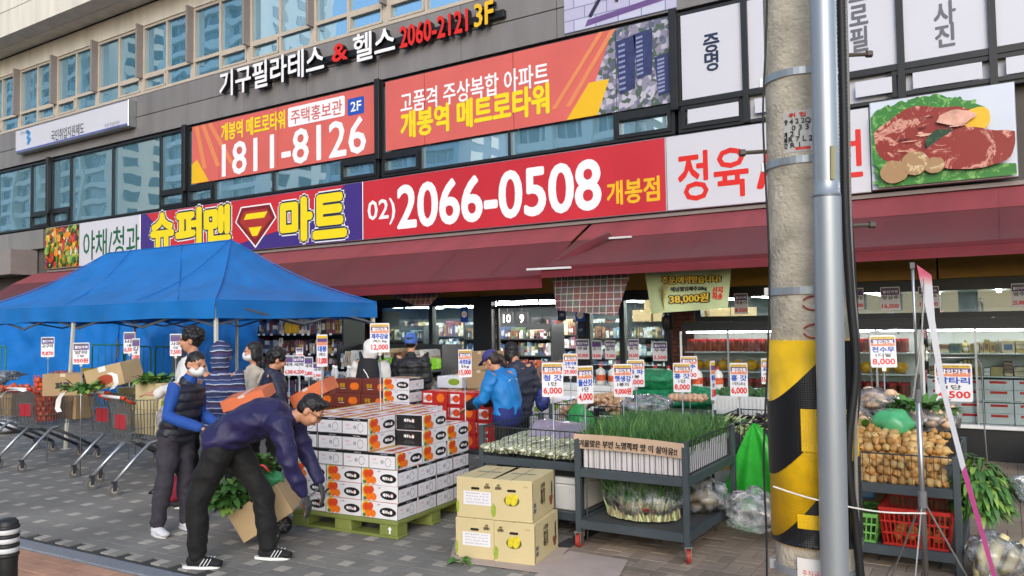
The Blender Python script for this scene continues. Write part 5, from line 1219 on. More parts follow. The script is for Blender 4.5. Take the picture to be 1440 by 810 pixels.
basket('green_crate', 'light green plastic crate beside the red basket', -1.16, -.86, 6.2, 6.55, .152, .34, mat('basket_green', '#6fae55', .45, v=.1))
leafy('crate_greens', 'wilted greens in the light green crate', (-1.0, 6.36, .31), (.1, .12, .05), 40, .1, .02, [m_leafd])
tag(MB().box(-.1, .1, -.02, .02, 0, .12, M=fr2((-1.0, 6.62, .36), .2)).build('blue_scale', mat('scale_blue', '#5b86b8', .4), bevel=.02), 'round shouldered blue scale dial behind the green crate', 'scale')
b = MB()
for i in range(9): b.ball((-.72+.085*(i % 4), 6.32+.12*(i//4), .2), .04, 8, 6, nz=.2, seed=i)
tag(b.build('potato_heap', m_rad[0], smooth=True), 'tan roots lying in the red basket', 'roots')['kind'] = 'stuff'
tag(MB().box(-.3, .3, -.16, .16, 0, .3, M=fr2((-.72, 6.95, .152))).build('brown_carton', m_ctn, bevel=.005), 'brown carton behind the red basket', 'box')
# daikon and greens at the end of the stall
leafy('daikon_greens', 'big drooping green leaves hanging at the end of the radish stall', (-.2, 6.45, .4), (.16, .2, .42), 620, .1, .02, [m_leafm, m_leafd, m_leafd, m_leafl], droop=1.2, upb=.25)
for i, (x, y, l, a) in enumerate(((-.2, 6.12, .3, 1.4), (-.12, 6.2, .28, 2.0), (-.24, 6.05, .25, .6))):
    b = MB(); b.tube([(x, y, .03), (x+.03*a, y, l*.3), (x+.06*a, y+.05, l*.7), (x+.1*a, y+.08, l)], [.012, .034, .042, .028], 12); tag(b.build('daikon', mat('daikon_white', '#cfc28e', .5, v=.2, s=9, rv=.1), smooth=True), ('yellowish daikon standing in the film bag at the stall end', 'yellowish daikon leaning against the greens', 'shortest yellowish daikon by the stall post')[i], 'daikon', 'daikon at the stall end')
film_bag('clear plastic bag wrapped round the daikon at the stall end', (-.12, 6.14, .16), (.16, .13, .16), 9)
# ================================================================ PRICE CARDS
m_cardw = mat('card_white', '#e2e0e6', .4, v=.03); m_cardp = mat('card_purple', '#5a3f7a', .45, v=.1, s=30); m_cardo = mat('card_orange', '#d98a6c', .45, v=.15, s=30)
def price_card(label, px, py, w, h, d, name_, unit, price, base=None, rz=None, hd='할인가격', purple=False, group=None, name='price_sign', clip=True, tiltx=0, bare=False):
    """px,py centre of the card in the photo, w,h its size there, d its distance; base: height where its rod ends"""
    c = pt(px, py, d); W_, H_ = w*d/F, h*d/F
    if rz is None: l = math.hypot(c.x, c.y); rz = math.atan2(-c.x/l, c.y/l)*.8
    t = thing(name, label, 'price sign', (c.x, c.y, c.z-H_/2), rz, group); M = fr2(c, rz, tiltx)
    MB().prism(rrect(-W_/2, W_/2, -H_/2, H_/2, min(W_, H_)*.05, 2), 0, .006, M=M).build('card', m_cardw, t)
    b = MB(); flat(b, rect(-W_*.46, W_*.46, H_*.16, H_*.46), -.0012, 0, M); b.build('header_patch', m_cardp if purple else m_cardo, t)
    b = MB(); flat(b, rect(-W_*.46, W_*.46, H_*.27, H_*.38), -.0016, 0, M); b.build('header_band', m_cardp, t)
    b = MB(); flat(b, rect(-W_*.46, W_*.46, H_*.38, H_*.46), -.002, 0, M); b.build('header_strip', m_yl if not purple else m_gry, t)
    if w > 15: lettering(t, '최선의 착한 가격', 0, H_*.42, m_purple, w=W_*.8, h=H_*.05, y=-.003, M=M); lettering(t, hd, 0, H_*.29, m_pw, w=W_*.75, h=H_*.12, y=-.003, M=M, bold=H_*.004)
    lettering(t, name_, 0, H_*.055, m_blue if not purple else m_gry, w=W_*(.86 if len(name_) > 2 else .78), h=H_*.17, y=-.002, M=M, bold=H_*.008)
    if unit: lettering(t, unit, 0, -H_*.12, m_dk, w=W_*min(.7, .2*len(unit)), h=H_*.11, y=-.002, M=M, bold=H_*.003)
    lettering(t, price, 0, -H_*.33, m_redp, w=W_*.86, h=H_*.2, y=-.002, M=M, bold=H_*.008)
    if base is not None:
        q = M @ Vector((0, .012, -H_/2+.01)); MB().tube([(q.x, q.y, .002), (q.x, q.y, q.z+H_*.3)], .006, 8).build('rod', m_rod, t, smooth=True)
        MB().box(-.014, .014, .004, .02, -H_/2-.03, -H_/2+.02, M=M).build('clip', m_zinc, t)
    return t
P = price_card
P('price sign for green mustard at 6,000 standing in the napa cabbage cart', 777, 534, 30, 48, 6.55, '청 갓', '1단', '6,000', .65)
P('price sign at 4,000 between the napa cabbage and the spring onions', 823, 541, 24, 53, 6.35, '돌산갓', '1단', '4,000', .65, rz=math.radians(48))
P('price sign for ginger at 9,000 over the spring onions', 876, 535, 26, 46, 7.0, '햇생강', '1봉지', '9,000원', .85)
P('price sign for scallions half hidden behind the ginger price sign', 894, 525, 24, 38, 7.5, '쪽 파', '1봉', '5,000', .85)
P('price sign for red mustard at 8,000 over the spring onions', 959, 531, 24, 41, 6.95, '홍 갓', '1단', '8,000', .7)
P('price sign half hidden behind the red mustard sign at 8,000', 969, 517, 23, 32, 8.2, '배추', '1망', '7,000', .9)
P('price sign for red mustard at 6,000 in front of the broccoli crate', 1039, 534, 24, 47, 7.2, '홍 갓', '1단(소)', '6,000', .66)
P('price sign seen almost edge on above the mustard greens', 1003, 535, 12, 55, 6.6, '부추', '1단', '3,500', .02, rz=math.radians(78))
P('price sign at 15,000 peeking out behind the hazard sleeve', 1079, 522, 16, 36, 7.4, '무', '1박스', '15,000', .7)
P('price sign at 15,000 standing in the red fruit cartons', 654, 511, 19, 39, 7.6, '서귀포귤', '5kg', '15,000', .95, rz=math.radians(50))
P('tangerine price sign at 12,000 standing on the tangerine boxes', 534, 475, 27, 41, 7.3, '제주감귤', '1박스 5kg', '12,000', 1.25)
P('price sign turned away beside the orange carton under the tent edge', 453, 493, 15, 45, 7.9, '대봉', '1박스', '11,000', 1.05, rz=math.radians(58))
P('price sign at 29,000 hanging from a bent rod behind the green mustard sign', 802, 513, 20, 31, 8.6, '고춧가루', '1kg', '29,000', .95)
P('price sign for young radish at 4,500 above the stall end', 1341, 538, 46, 53, 6.3, '알타리', '1단', '4,500', .9)
P('tilted price sign at 8,000 hanging on a bent rod above the radish bags', 1242, 494, 34, 45, 6.6, '천수무', '1다발', '8,000', .9, rz=math.radians(20), tiltx=-.12)
P('white price sign for 950 won by the onion nets under the tent', 114, 497, 21, 30, 9.6, '양파', '1망', '950원', .8, purple=True)
P('tilted paper price sign hanging by the tarpaulin', 67, 488, 19, 28, 10.6, '고구마', '', '9,870', .8, purple=True, rz=math.radians(30))
P('larger of two overlapping price signs over the yellow crates', 182, 482, 15, 30, 10.6, '배', '1봉', '6,500', .9, purple=True)
P('smaller of two overlapping price signs over the yellow crates', 191, 492, 10, 32, 10.4, '감', '1봉', '5,000', .9, purple=True)
P('price sign at 7,500 on the roll cage behind the man in white', 247, 485, 15, 31, 9.6, '사과', '5입', '7,500', .8, purple=True)
# bent rods of two signs on the right
for lab, pix, d in (('thin bent steel rod holding the tilted price sign', [(1232, 640), (1222, 475), (1224, 467), (1262, 462), (1264, 470)], 6.62), ('thin bent steel hook rod beside the young radish price sign', [(1393, 708), (1385, 610), (1380, 515), (1374, 503), (1310, 503)], 6.35)):
    tag(MB().tube([pt(x, y, d) for x, y in pix], .006, 8).build('bent_rod', m_rod, smooth=True), lab, 'rod')
# cards on the shop front
k = 0
for lab, px, py, w, h, nm, pr_ in (('card at 8,500 on the glass beside the cabbage banner', 1042, 427, 19, 29, '새송이', '8,500'), ('card for lettuce at 16,000 on the upper glass', 1252, 420, 25, 33, '청상추', '16,000'), ('card behind the banner stand on the upper glass', 1306, 418, 26, 31, '상추', '12,000'), ('card at 25,000 at the end of the upper glass', 1433, 415, 18, 33, '쌈추', '25,000'), ('card just past the black conduit on the upper glass', 1208, 420, 12, 30, '깻잎', '9,000'),
        ('card at 20,000 first on the shop window by the door', 819, 491, 21, 28, '생굴', '20,000'), ('card at 18,000 second on the shop window', 839, 492, 15, 26, '조기', '18,000'), ('card at 15,000 third on the shop window', 858, 492, 16, 26, '갈치', '15,000'), ('card at 10,500 on the shop window past the mullion', 891, 491, 16, 28, '꽃게', '10,500'), ('card at 2,500 on the brick pillar', 928, 494, 21, 27, '두부', '2,500')):
    P(lab, px, py, w, h, onY(px, py, 11.93).dot(Fw)-H*Fw.z if False else (onY(px, py, 11.9)-Vector((0, 0, H))).dot(Fw), nm, '', pr_, None, rz=0, purple=True, name='window_card')
for lab, px, py, w, h, pr_ in (('first card in the row behind the dark jacket', 406, 514, 13, 28, '4,200'), ('second and widest card in the row behind the dark jacket', 420, 514, 17, 28, '4,200'), ('third card in the row behind the dark jacket', 434, 516, 12, 28, '3,800'), ('small card above the row behind the dark jacket', 421, 495, 10, 12, '1,000'), ('last card in the row beside the turned price sign', 446, 521, 12, 22, '2,900')):
    P(lab, px, py, w, h, 9.6, '세제', '', pr_, .95, rz=.5, purple=True)
# ================================================================ HANGING FLYERS
def hang(name, label, pix, Y, m, cat='banner', bend=.1):
    a, b_, c_, d = [onY(x, y, Y) for x, y in pix]
    t = thing(name, label, cat, (a+b_+c_+d)/4)
    g = lambda u, v: a.lerp(b_, u).lerp(d.lerp(c_, u), v)+Vector((0, -bend*math.sin(u*3.1)*v-.03*math.sin(u*9)*v, 0))
    MB().grid(g, 24, 12).build('sheet', m, t, smooth=True); return t, g
M, N, L, p = nodemat('flyer_print'); p.inputs['Roughness'].default_value = .6; tc = N.new('ShaderNodeTexCoord'); mp = N.new('ShaderNodeMapping'); mp.inputs['Rotation'].default_value = (math.radians(90), 0, 0); L.new(tc.outputs['Object'], mp.inputs[0])
bk = N.new('ShaderNodeTexBrick'); bk.offset = 0; bk.inputs['Scale'].default_value = 5; bk.inputs['Mortar Size'].default_value = .028; bk.inputs['Mortar'].default_value = hx('#b9b4b2'); bk.inputs['Color1'].default_value = hx('#7c4a4a'); bk.inputs['Color2'].default_value = hx('#5a5f58'); bk.inputs['Brick Width'].default_value = .55; bk.inputs['Row Height'].default_value = .5; L.new(mp.outputs[0], bk.inputs['Vector'])
no = N.new('ShaderNodeTexNoise'); no.inputs['Scale'].default_value = 18; L.new(tc.outputs['Object'], no.inputs['Vector']); mx = N.new('ShaderNodeMixRGB'); mx.blend_type = 'OVERLAY'; mx.inputs[0].default_value = .5; L.new(bk.outputs[0], mx.inputs[1]); L.new(no.outputs['Color'], mx.inputs[2]); L.new(mx.outputs[0], p.inputs['Base Color']); m_fly = M
hang('flyer_banner', 'grey banner printed with a grid of grocery offers under the awning seam', [(776, 385), (886, 385), (868, 444), (782, 436)], 10.6, m_fly)
hang('flyer_banner', 'banner printed with grocery offers hanging at an angle over the shop window', [(540, 412), (622, 410), (603, 432), (585, 430)], 11.0, m_fly)
t, g = hang('cabbage_banner', 'pale green banner offering salted cabbage at 38,000 won', [(905, 372), (1029, 370), (1024, 433), (916, 441)], 10.7, mat('banner_sage', '#b5c292', .6, v=.1, s=3), bend=.03)
def on_sheet(txt, u, v, w, h, m, bold=0, lift=.012):
    b = put_text(MB(), txt, 0, 0, w, h, 0, bold=bold); b.v = [Vector(g(u+p.x, v-p.z))+Vector((0, -lift+p.y*2, 0)) for p in b.v]; b.build('lettering', m, t)
for k_, (m_, bo) in enumerate(((m_dk, .02), (m_yl, .004))):
    on_sheet('주문/예약받습니다!', .55, .34, .68, .16, m_, bo, .008+.006*k_); on_sheet('38,000원', .52, .74, .48, .2, m_, bo*1.2, .008+.006*k_)
on_sheet('해남절임배추20kg', .52, .54, .44, .11, m_dk, .003); on_sheet('산지\n직송', .87, .66, .12, .28, m_redp, .004)
b = MB(); 
for i in range(9): leaf(b, Vector(g(.2, .95-.02*i))+Vector((0, -.012-.002*i, 0)), (-.25+.07*i, 0, 1), .34, .04, .0)
b.build('cabbage_print', mat('print_cabbage_pale', '#c9bf86', .6, v=.3, s=20), t)
# small blue notices on the door frames
for lab, px, py, w, h, m_, tx in (('blue notice with a red and white disc on the door post', 653, 442, 13, 22, m_blue, '금연'), ('blue notice with a white disc by the window mullion', 816, 443, 15, 18, m_blue, '금연'), ('dark navy notice beside the open door', 790, 443, 13, 16, m_navy, 'ATM'), ('small black notice below the blue one', 817, 464, 11, 18, m_navy, 'CCTV')):
    dd = (onY(px, py, 11.93)-Vector((0, 0, H))).dot(Fw); c = onY(px, py, 11.94); W_, H_ = w*dd/F, h*dd/F
    t = thing('door_notice', lab, 'notice', (c.x, c.y, c.z-H_/2)); MB().box(c.x-W_/2, c.x+W_/2, 11.936, 11.944, c.z-H_/2, c.z+H_/2).build('card', m_, t); b = MB(); flat(b, ell(c.x, c.z, W_*.36, W_*.36, 18), 11.934); b.build('disc', m_pw if 'disc' in lab else m_, t); lettering(t, tx, c.x, c.z, m_redp if 'disc' in lab else m_pw, w=W_*.5, h=W_*.3, y=11.932)
c = onY(938, 452, 11.93); t = thing('wall_lamp', 'dark caged bulkhead lamp on the brick pillar', 'lamp', c); MB().ball((c.x, 11.9, c.z), (.075, .09, .13), 14, 10).build('glass', mat('lamp_smoke', '#3a3936', .3), t, smooth=True)
for a in (-.04, 0, .04): MB().tube([(c.x+a, 11.9-.095*math.cos(q*.35), c.z+.135*math.sin(q*.35)) for q in range(-4, 5)], .005, 5).build('cage_bar', m_black, t)
MB().box(c.x-.09, c.x+.09, 11.96, 11.984, c.z-.13, c.z+.13).build('base', m_black, t, bevel=.01)
# aisle number boards inside
for n_, px, py in (('10', 713, 448), ('9', 734, 448), ('6', 893, 444), ('5', 916, 446)):
    c = onY(px, py, 17); t = thing('aisle_board', 'dark hanging board with aisle number %s inside the shop' % n_, 'sign', c, group='aisle number boards'); MB().box(c.x-.17, c.x+.17, 17, 17.03, c.z-.17, c.z+.17).build('board', m_dk, t); lettering(t, n_, c.x, c.z, m_pw, h=.2, y=16.995, bold=.01); MB().box(c.x-.005, c.x+.005, 17.01, 17.02, c.z+.17, 2.74).build('hanger', m_black, t)
# ================================================================ SHELVES WITH GOODS
GC = ['#6e3a34', '#a08a50', '#44587c', '#c9c7c0', '#566a50', '#7a5a44', '#b8a888', '#2c3036', '#a8a9ad', '#7890a8', '#7a4a5c', '#d3d6d8']
m_goods = [mat('goods_%d' % i, c, .45, v=.25, s=14, b=.05) for i, c in enumerate(GC)]
m_shelf = mat('shelf_dark', '#26292c', .5, v=.1)
def goods_row(mb, x0, x1, y0, y1, z, hmax, rn, pal=None, wmin=.05, wmax=.15):
    x = x0
    while x < x1-wmin:
        w_ = rn.uniform(wmin, wmax); h = hmax*rn.uniform(.6, 1); mi = rn.choice(pal or range(len(GC))); w_ = min(w_, x1-x)
        n = rn.choice((1, 2, 2, 3)); ww = w_/n; ty = rn.randrange(4)
        if ty == 0:
            hh = hmax*rn.uniform(.2, .33); lv = int(h/hh)
            for q in range(lv): mb.box(x+.004+rn.uniform(0, .006), x+w_-.006, y0+rn.uniform(0, .04), y1, z+.002+q*hh, z+(q+1)*hh-.004, mi if q % 2 else rn.choice(pal or range(len(GC))))
        elif ty == 1:
            for q in range(n): r_ = ww*.44; mb.lathe([(r_, .002), (r_, h*.6), (r_*.45, h*.8), (r_*.4, h)], 8, mi, fr2((x+(q+.5)*ww, y0+r_+.01, z))); mb.lathe([(r_*1.02, h*.2), (r_*1.02, h*.45)], 8, rn.choice((3, 11, 1, 0)), fr2((x+(q+.5)*ww, y0+r_+.01, z)))
        else:
            for q in range(n):
                yq = y0+rn.uniform(0, .05); hq = h*rn.uniform(.8, 1.05); mb.box(x+q*ww+.004, x+(q+1)*ww-.006, yq, y1, z+.002, z+hq, mi); mb.box(x+q*ww+.004+ww*.15, x+(q+1)*ww-.006-ww*.15, yq-.002, yq-.0005, z+hq*.25, z+hq*.7, rn.choice((3, 11, 1, 0, 2)))
        x += w_
def shelf(name, label, x0, x1, y0, y1, zs, top, seed, pal=None, back=True, wm=.15, tags=True):
    t = thing(name, label, 'shelf', ((x0+x1)/2, (y0+y1)/2, 0)); rn = random.Random(seed)
    for x in (x0, x1): MB().box(x-.02, x+.02, y0, y1, 0, top).build('upright', m_shelf, t)
    if back: MB().box(x0+.02, x1-.02, y1-.02, y1, 0, top).build('back_panel', m_shelf, t)
    zz = list(zs)+[top]
    for i, z in enumerate(zs):
        MB().box(x0+.02, x1-.02, y0, y1-.02, z-.03, z).build('board', m_shelf, t)
        b = MB(); goods_row(b, x0+.03, x1-.03, y0+.04, y1-.04, z, zz[i+1]-z-.06, rn, pal, wmax=wm); b.build('goods', m_goods, t)['kind'] = 'stuff'
        if tags:
            b = MB(); x = x0+.1
            while x < x1-.12: b.box(x, x+.07, y0-.006, y0-.001, z-.035, z+.005); x += rn.uniform(.15, .35)
            b.build('price_tags', m_cardw, t)['kind'] = 'stuff'
    return t
shelf('goods_shelf', 'dark outdoor shelf of packets and boxes under the blue tent edge', -13.5, -10.95, 11.2, 11.8, [.25, .8, 1.22, 1.62], 2.05, 1, [0, 1, 2, 3, 7, 8, 10])
shelf('goods_shelf', 'outdoor shelf of tissue packs and bags in front of the shop window', -10.9, -8.4, 11.0, 11.6, [.25, .62, .98], 1.4, 2, [3, 11, 9, 5, 6, 8])
# bright green packs row and yellow pails on those shelves
b = MB(); rn = random.Random(8)
for i in range(26): b.box(-9.95+i*.06, -9.9+i*.06, 10.86, 11.0, .98+rn.uniform(0, .02), 1.17)
tag(b.build('leek_packs', mat('pack_lime', '#7fbf2c', .4, v=.3, s=30)), 'row of lime green vegetable packs before the tissue shelf', 'packs')['kind'] = 'stuff'
low_table('long dark table under the lime green packs', -10.1, -8.35, 10.6, 11.0, .98)
for i in range(2): tag(MB().box(-12.62+i*.2, -12.44+i*.2, 11.22, 11.4, 1.625, 1.86).build('yellow_pail', mat('pack_yellow', '#d3a714', .45, v=.1), bevel=.015), ('yellow pack on the top shelf next to the dark packets', 'yellow pack on the top shelf beside its twin')[i], 'pack', 'yellow packs')
sd_ = 20
for i, (x0, x1, yy) in enumerate(((-18, -15, 15), (-14.5, -12, 15), (-11.5, -9, 16), (-8.6, -6.2, 16.5), (-5.9, -3.4, 16), (-3, -.6, 15.5), (0, 3, 15.5), (-17, -13, 20), (-12.5, -8.5, 21), (-8.2, -4.4, 21.5), (-4, 1, 20))):
    shelf('shop_shelf', ('shop shelf of groceries inside, first row beyond the tent', 'shop shelf inside behind the outdoor packets', 'shop shelf inside behind the shop window', 'shop shelf facing the open door', 'shop shelf behind the window cards', 'shop shelf inside behind the brick pillar', 'shop shelf inside beyond the radish stall', 'tall back shelf beyond the tent', 'tall back shelf deep behind the shop window', 'tall back shelf deep behind the open door', 'tall back shelf deep behind the refrigerators')[i], x0, x1, yy, yy+.6, [.2, .6, 1.0, 1.4], 1.75 if yy < 18 else 1.95, sd_+i, tags=False)
# cartons piled on the shop shelf by the door
bc = carton('brown_carton', 'brown carton piled on the shelf inside the open door', 'box', .42, .34, .26, m_ctn, 'brown cartons on the inside shelf'); row(bc, [(-7.0, 16.75, 1.76, .1), (-6.52, 16.8, 1.76, -.1), (-6.75, 16.8, 2.02, .2), (-5.6, 16.3, 1.76, .05), (-5.1, 16.3, 1.76, .3), (-4.6, 16.3, 1.76, -.1)])
# fruit bin at the door
t = thing('fruit_bin', 'sloping bin of yellow and red fruit by the open door', 'bin', (-7.0, 11.3, 0)); MB().add([(-8.0, 10.7, .75), (-5.9, 10.7, .75), (-5.9, 11.5, 1.05), (-8.0, 11.5, 1.05), (-8.0, 10.7, 0), (-5.9, 10.7, 0), (-5.9, 11.5, 0), (-8.0, 11.5, 0)], [(0, 1, 2, 3), (4, 5, 1, 0), (5, 6, 2, 1), (6, 7, 3, 2), (7, 4, 0, 3)]).build('body', m_shelf, t)
b = MB(); rn = random.Random(9)
for i in range(22):
    for j in range(9):
        x = -7.95+i*.094+rn.gauss(0, .01); y = 10.75+j*.085; b.ball((x, y, .8+(y-10.7)*.38+rn.uniform(0, .03)), .045, 7, 5, (0 if x < -7.35 else 1 if x < -6.6 else 2))
b.build('fruit', [mat('fruit_yellow', '#d09a2c', .4, v=.15), mat('fruit_rose', '#b8583c', .4, v=.25, s=30), mat('fruit_brown', '#7a5a4a', .5, v=.25, s=30)], t, smooth=True)['kind'] = 'stuff'
# ---- counter with foam boxes and jugs behind the spring onions
low_table('long counter carrying white styrofoam boxes and jugs', -5.5, -2.7, 9.5, 10.1, .56)
fo = None
for i in range(6):
    x = -5.42+i*.47
    lab = 'white styrofoam box in the row below the jugs'
    if fo is None: fo = foam(lab, x, x+.45, 9.55, 10.0, .562, .9, 'styrofoam boxes in a row on the counter')
    else: dup(fo, (fo.location.x+.47*i, fo.location.y, fo.location.z))
m_jug = mat('jug_clear', '#c8c4ba', .25, v=.1, rv=.15); jg = None
for i in range(9):
    x = -4.72+i*.2
    if jg is None:
        jg = thing('jug', 'plastic jug with red cap on the styrofoam boxes', 'jug', group='jugs on the counter'); MB().lathe([(.06, 0), (.065, .03), (.065, .17), (.05, .21), (.02, .23), (.02, .25)], 14).build('bottle', m_jug, jg, smooth=True); MB().lathe([(.024, .245), (.024, .275), (0, .276)], 12).build('cap', mat('cap_red', '#b02a26', .4), jg); MB().lathe([(.0665, .06), (.0665, .14)], 14).build('label_band', mat('label_orange', '#c8562c', .5, v=.5, s=30), jg); jg.location = (x, 9.75, .902)
    else: dup(jg, (x+rnd.gauss(0, .02), 9.72+rnd.gauss(0, .05), .902), rnd.uniform(0, 6))
# ---- ginger on the cart behind
display_cart('display_cart', 'grey steel display cart heaped with film bags of ginger', -4.15, -3.3, 7.35, 8.1, .2, .66, .9)
b = MB(); rn = random.Random(10)
for i in range(420):
    x = rn.uniform(-4.1, -3.38); y = rn.uniform(7.4, 8.05); z = .7+.2*math.exp(-((x+3.72)**2)/.1)+rn.uniform(0, .08); b.ball((x, y, z), (rn.uniform(.02, .045), rn.uniform(.02, .035), .022), 6, 4, nz=.5, seed=i, mi=rn.randrange(2))
o = tag(b.build('ginger_heap', [mat('ginger_tan', '#b8946a', .6, v=.3, s=20), mat('ginger_pink', '#c9a184', .6, v=.3, s=20)], smooth=True), 'heap of tan ginger roots on the cart behind the napa cabbages', 'ginger'); o['kind'] = 'stuff'
low_table('dark stand under the white plastic bag and pink roots', -3.25, -2.55, 7.2, 7.95, .84)
film_bag('white plastic bag lying open behind the spring onions', (-3.08, 7.4, .93), (.26, .18, .09), 12)
b = MB()
for i in range(14): b.ball((-2.95+.05*(i % 7)+.02*(i//7), 7.75+.06*(i//7), .97), (.045, .04, .04), 8, 6, nz=.4, seed=i)
o = tag(b.build('pink_roots', MATS['ginger_pink'], smooth=True), 'pinkish roots behind the white plastic bag', 'roots'); o['kind'] = 'stuff'
# ---- grape cartons
m_gr = mat('print_grape', '#8aa82c', .5, v=.4, s=60)
t = carton('grape_carton', 'white carton with green grape print behind the green mustard sign', 'box', .36, .42, .17, m_wbox, 'grape cartons', False)
for k in ('f', 'r'):
    M = face(k, .36, .42); b = MB()
    for i in range(12): flat(b, ell(-.05+.02*(i % 5)+.01*(i//5), .05+.022*(i//4), .016, .016, 8), -.0004*i, 0, M)
    b.build('grape_print', m_gr, t); pt_(t, 'green_side', rect(.1, .17, .01, .16), m_gr, M); pt_(t, 'white_disc', ell(.1, .1, .06, .035, 14), m_pw, M, 2); lettering(t, '샤인머스캣', .1, .1, m_lf, w=.09, h=.018, y=-.003, M=M)
row(t, [(-4.95+.385*i, 8.35, .002+k*.172, .02*k) for i in range(2) for k in range(5)])
# brown cartons by the blue vest
bc = carton('brown_carton', 'brown carton behind the woman in blue', 'box', .4, .32, .27, m_ctn, 'brown cartons by the shop window'); row(bc, [(-6.55, 9.6, 0, 0), (-6.55, 9.6, .272, .05), (-6.53, 9.62, .544, -.05), (-6.55, 9.6, .816, .1), (-6.5, 9.6, 1.088, -.1), (-7.05, 9.6, 0, .02), (-7.04, 9.6, .272, .04), (-7.05, 9.6, .544, -.06)])
t = carton('white_green_carton', 'white carton with a lime green swoosh on the brown cartons', 'box', .44, .34, .17, m_wbox, None, False); pt_(t, 'swoosh', ell(.08, .09, .1, .05, 16), m_gr, face('f', .44, .34)); place(t, (-7.05, 9.58, .817), .05)
# green bag by the red cartons
b = MB(); b.ball((-3.68, 7.1, .72), (.16, .13, .2), 20, 14, nz=.3, seed=6); tag(b.build('green_sack', mat('film_leaf', '#3f9a52', .25, v=.2, s=8, al=.85), smooth=True), 'light green plastic bag standing beside the red fruit cartons', 'plastic bag')
low_table('dark stand under the light green plastic bag', -3.9, -3.5, 6.95, 7.3, .55)
# ================================================================ REFRIGERATED CABINETS
m_fr = mat('fridge_black', '#17191b', .45, v=.1); m_frw = mat('fridge_white', '#d5d7d6', .5, v=.03); gl2 = clear('fridge_glass', (.9, .96, .96), 1.3)
m_strip = mat('fridge_light', (1, .98, .94, 1), .4, v=0, emit=13)
m_jar = mat('jar_kimchi', '#7a3a26', .4, v=.3, s=20); m_lid = mat('jar_lid', '#b3262a', .45); m_yp = mat('pack_mustard', '#d39a16', .4, v=.15, s=14)
def fridge(label, x0, x1, kind, seed):
    t = thing('display_fridge', label, 'refrigerator', ((x0+x1)/2, 11.6, 0)); rn = random.Random(seed)
    MB().box(x0, x1, 11.2, 11.85, 0, .38).build('plinth', m_fr, t, bevel=.006); MB().box(x0, x1, 11.16, 11.85, .385, .43).build('sill', m_frw, t, bevel=.006)
    MB().box(x0+.02, x1-.02, 11.8, 11.84, .44, 1.6).build('back_wall', m_frw, t); MB().box(x0, x1, 11.3, 11.85, 1.6, 1.74).build('canopy', m_fr, t)
    MB().box(x0+.05, x1-.05, 11.36, 11.42, 1.575, 1.598).build('light_strip', m_strip, t)
    n = max(2, round((x1-x0)/.62)); 
    for i in range(n+1):
        x = x0+(x1-x0)*i/n; MB().box(x-.012, x+.012, 11.24, 11.27, .43, 1.6).build('door_stile', m_alu if i % 3 else m_frw, t)
        if i < n: MB().box(x+.012, x0+(x1-x0)*(i+1)/n-.012, 11.25, 11.258, .44, 1.6).build('door_pane', gl2, t)
    for z in (.72, 1.02, 1.3):
        MB().box(x0+.03, x1-.03, 11.32, 11.79, z-.015, z).build('rack', m_frw, t)
    for k, z in enumerate((.435, .72, 1.02, 1.3)):
        b = MB()
        if kind == 0 and k in (1, 3):
            x = x0+.1
            while x < x1-.1:
                for y in (11.42, 11.6): b.lathe([(.055, 0), (.06, .02), (.06, .14), (.055, .15)], 10, 0, fr2((x, y, z))); b.lathe([(.06, .15), (.06, .18), (0, .181)], 10, 1, fr2((x, y, z)))
                x += .14
            b.build('jars', [m_jar, m_lid], t)['kind'] = 'stuff'
        elif kind == 0 and k == 2:
            x = x0+.06
            while x < x1-.2: b.ball((x+.1, 11.5, z+.08), (.1, .14, .08), 8, 6, nz=.2, seed=int(x*10)); x += .2
            b.build('yellow_packs', m_yp, t, smooth=True)['kind'] = 'stuff'
        elif kind == 1 and k in (0, 1):
            x = x0+.03
            while x < x1-.3:
                b.box(x, x+.3, 11.34, 11.7, z+.002, z+.13, 0); b.box(x+.06, x+.24, 11.337, 11.339, z+.085, z+.115, 1); b.box(x, x+.3, 11.34, 11.7, z+.134, z+.255, 0); b.box(x+.06, x+.24, 11.337, 11.339, z+.21, z+.24, 1); x += .31
            b.build('white_cartons', [m_wbox, m_redp], t)['kind'] = 'stuff'
        else:
            goods_row(b, x0+.05, x1-.05, 11.36, 11.75, z, .2, rn, [3, 4, 5, 6, 1, 11] if k < 3 else [1, 5, 6, 4]); b.build('goods', m_goods, t)['kind'] = 'stuff'
    return t
fridge('glass front fridge of red lidded jars and yellow packs beside the brick pillar', -4.12, -2.0, 0, 1)
fridge('glass front fridge behind the concrete pole and conduits', -1.97, -.95, 0, 2)
fridge('glass front fridge of white cartons behind the radish stall', -.92, 1.4, 1, 3)
fridge('glass front fridge at the far side of the white cartons', 1.43, 4, 1, 4)
# low ledge and boxes right of the stall
t = carton('white_gift_box', 'white box with a red ribbon print on the floor by the fridge', 'box', .3, .25, .3, m_wbox, None, False); pt_(t, 'ribbon_print', rect(-.03, .03, 0, .3), m_redp, face('f', .3, .25)); place(t, (.35, 10.6, .002), .1)
film_bag('dark green sack lying on the pavers by the fridge', (.2, 8.9, .12), (.2, .2, .14), 14)
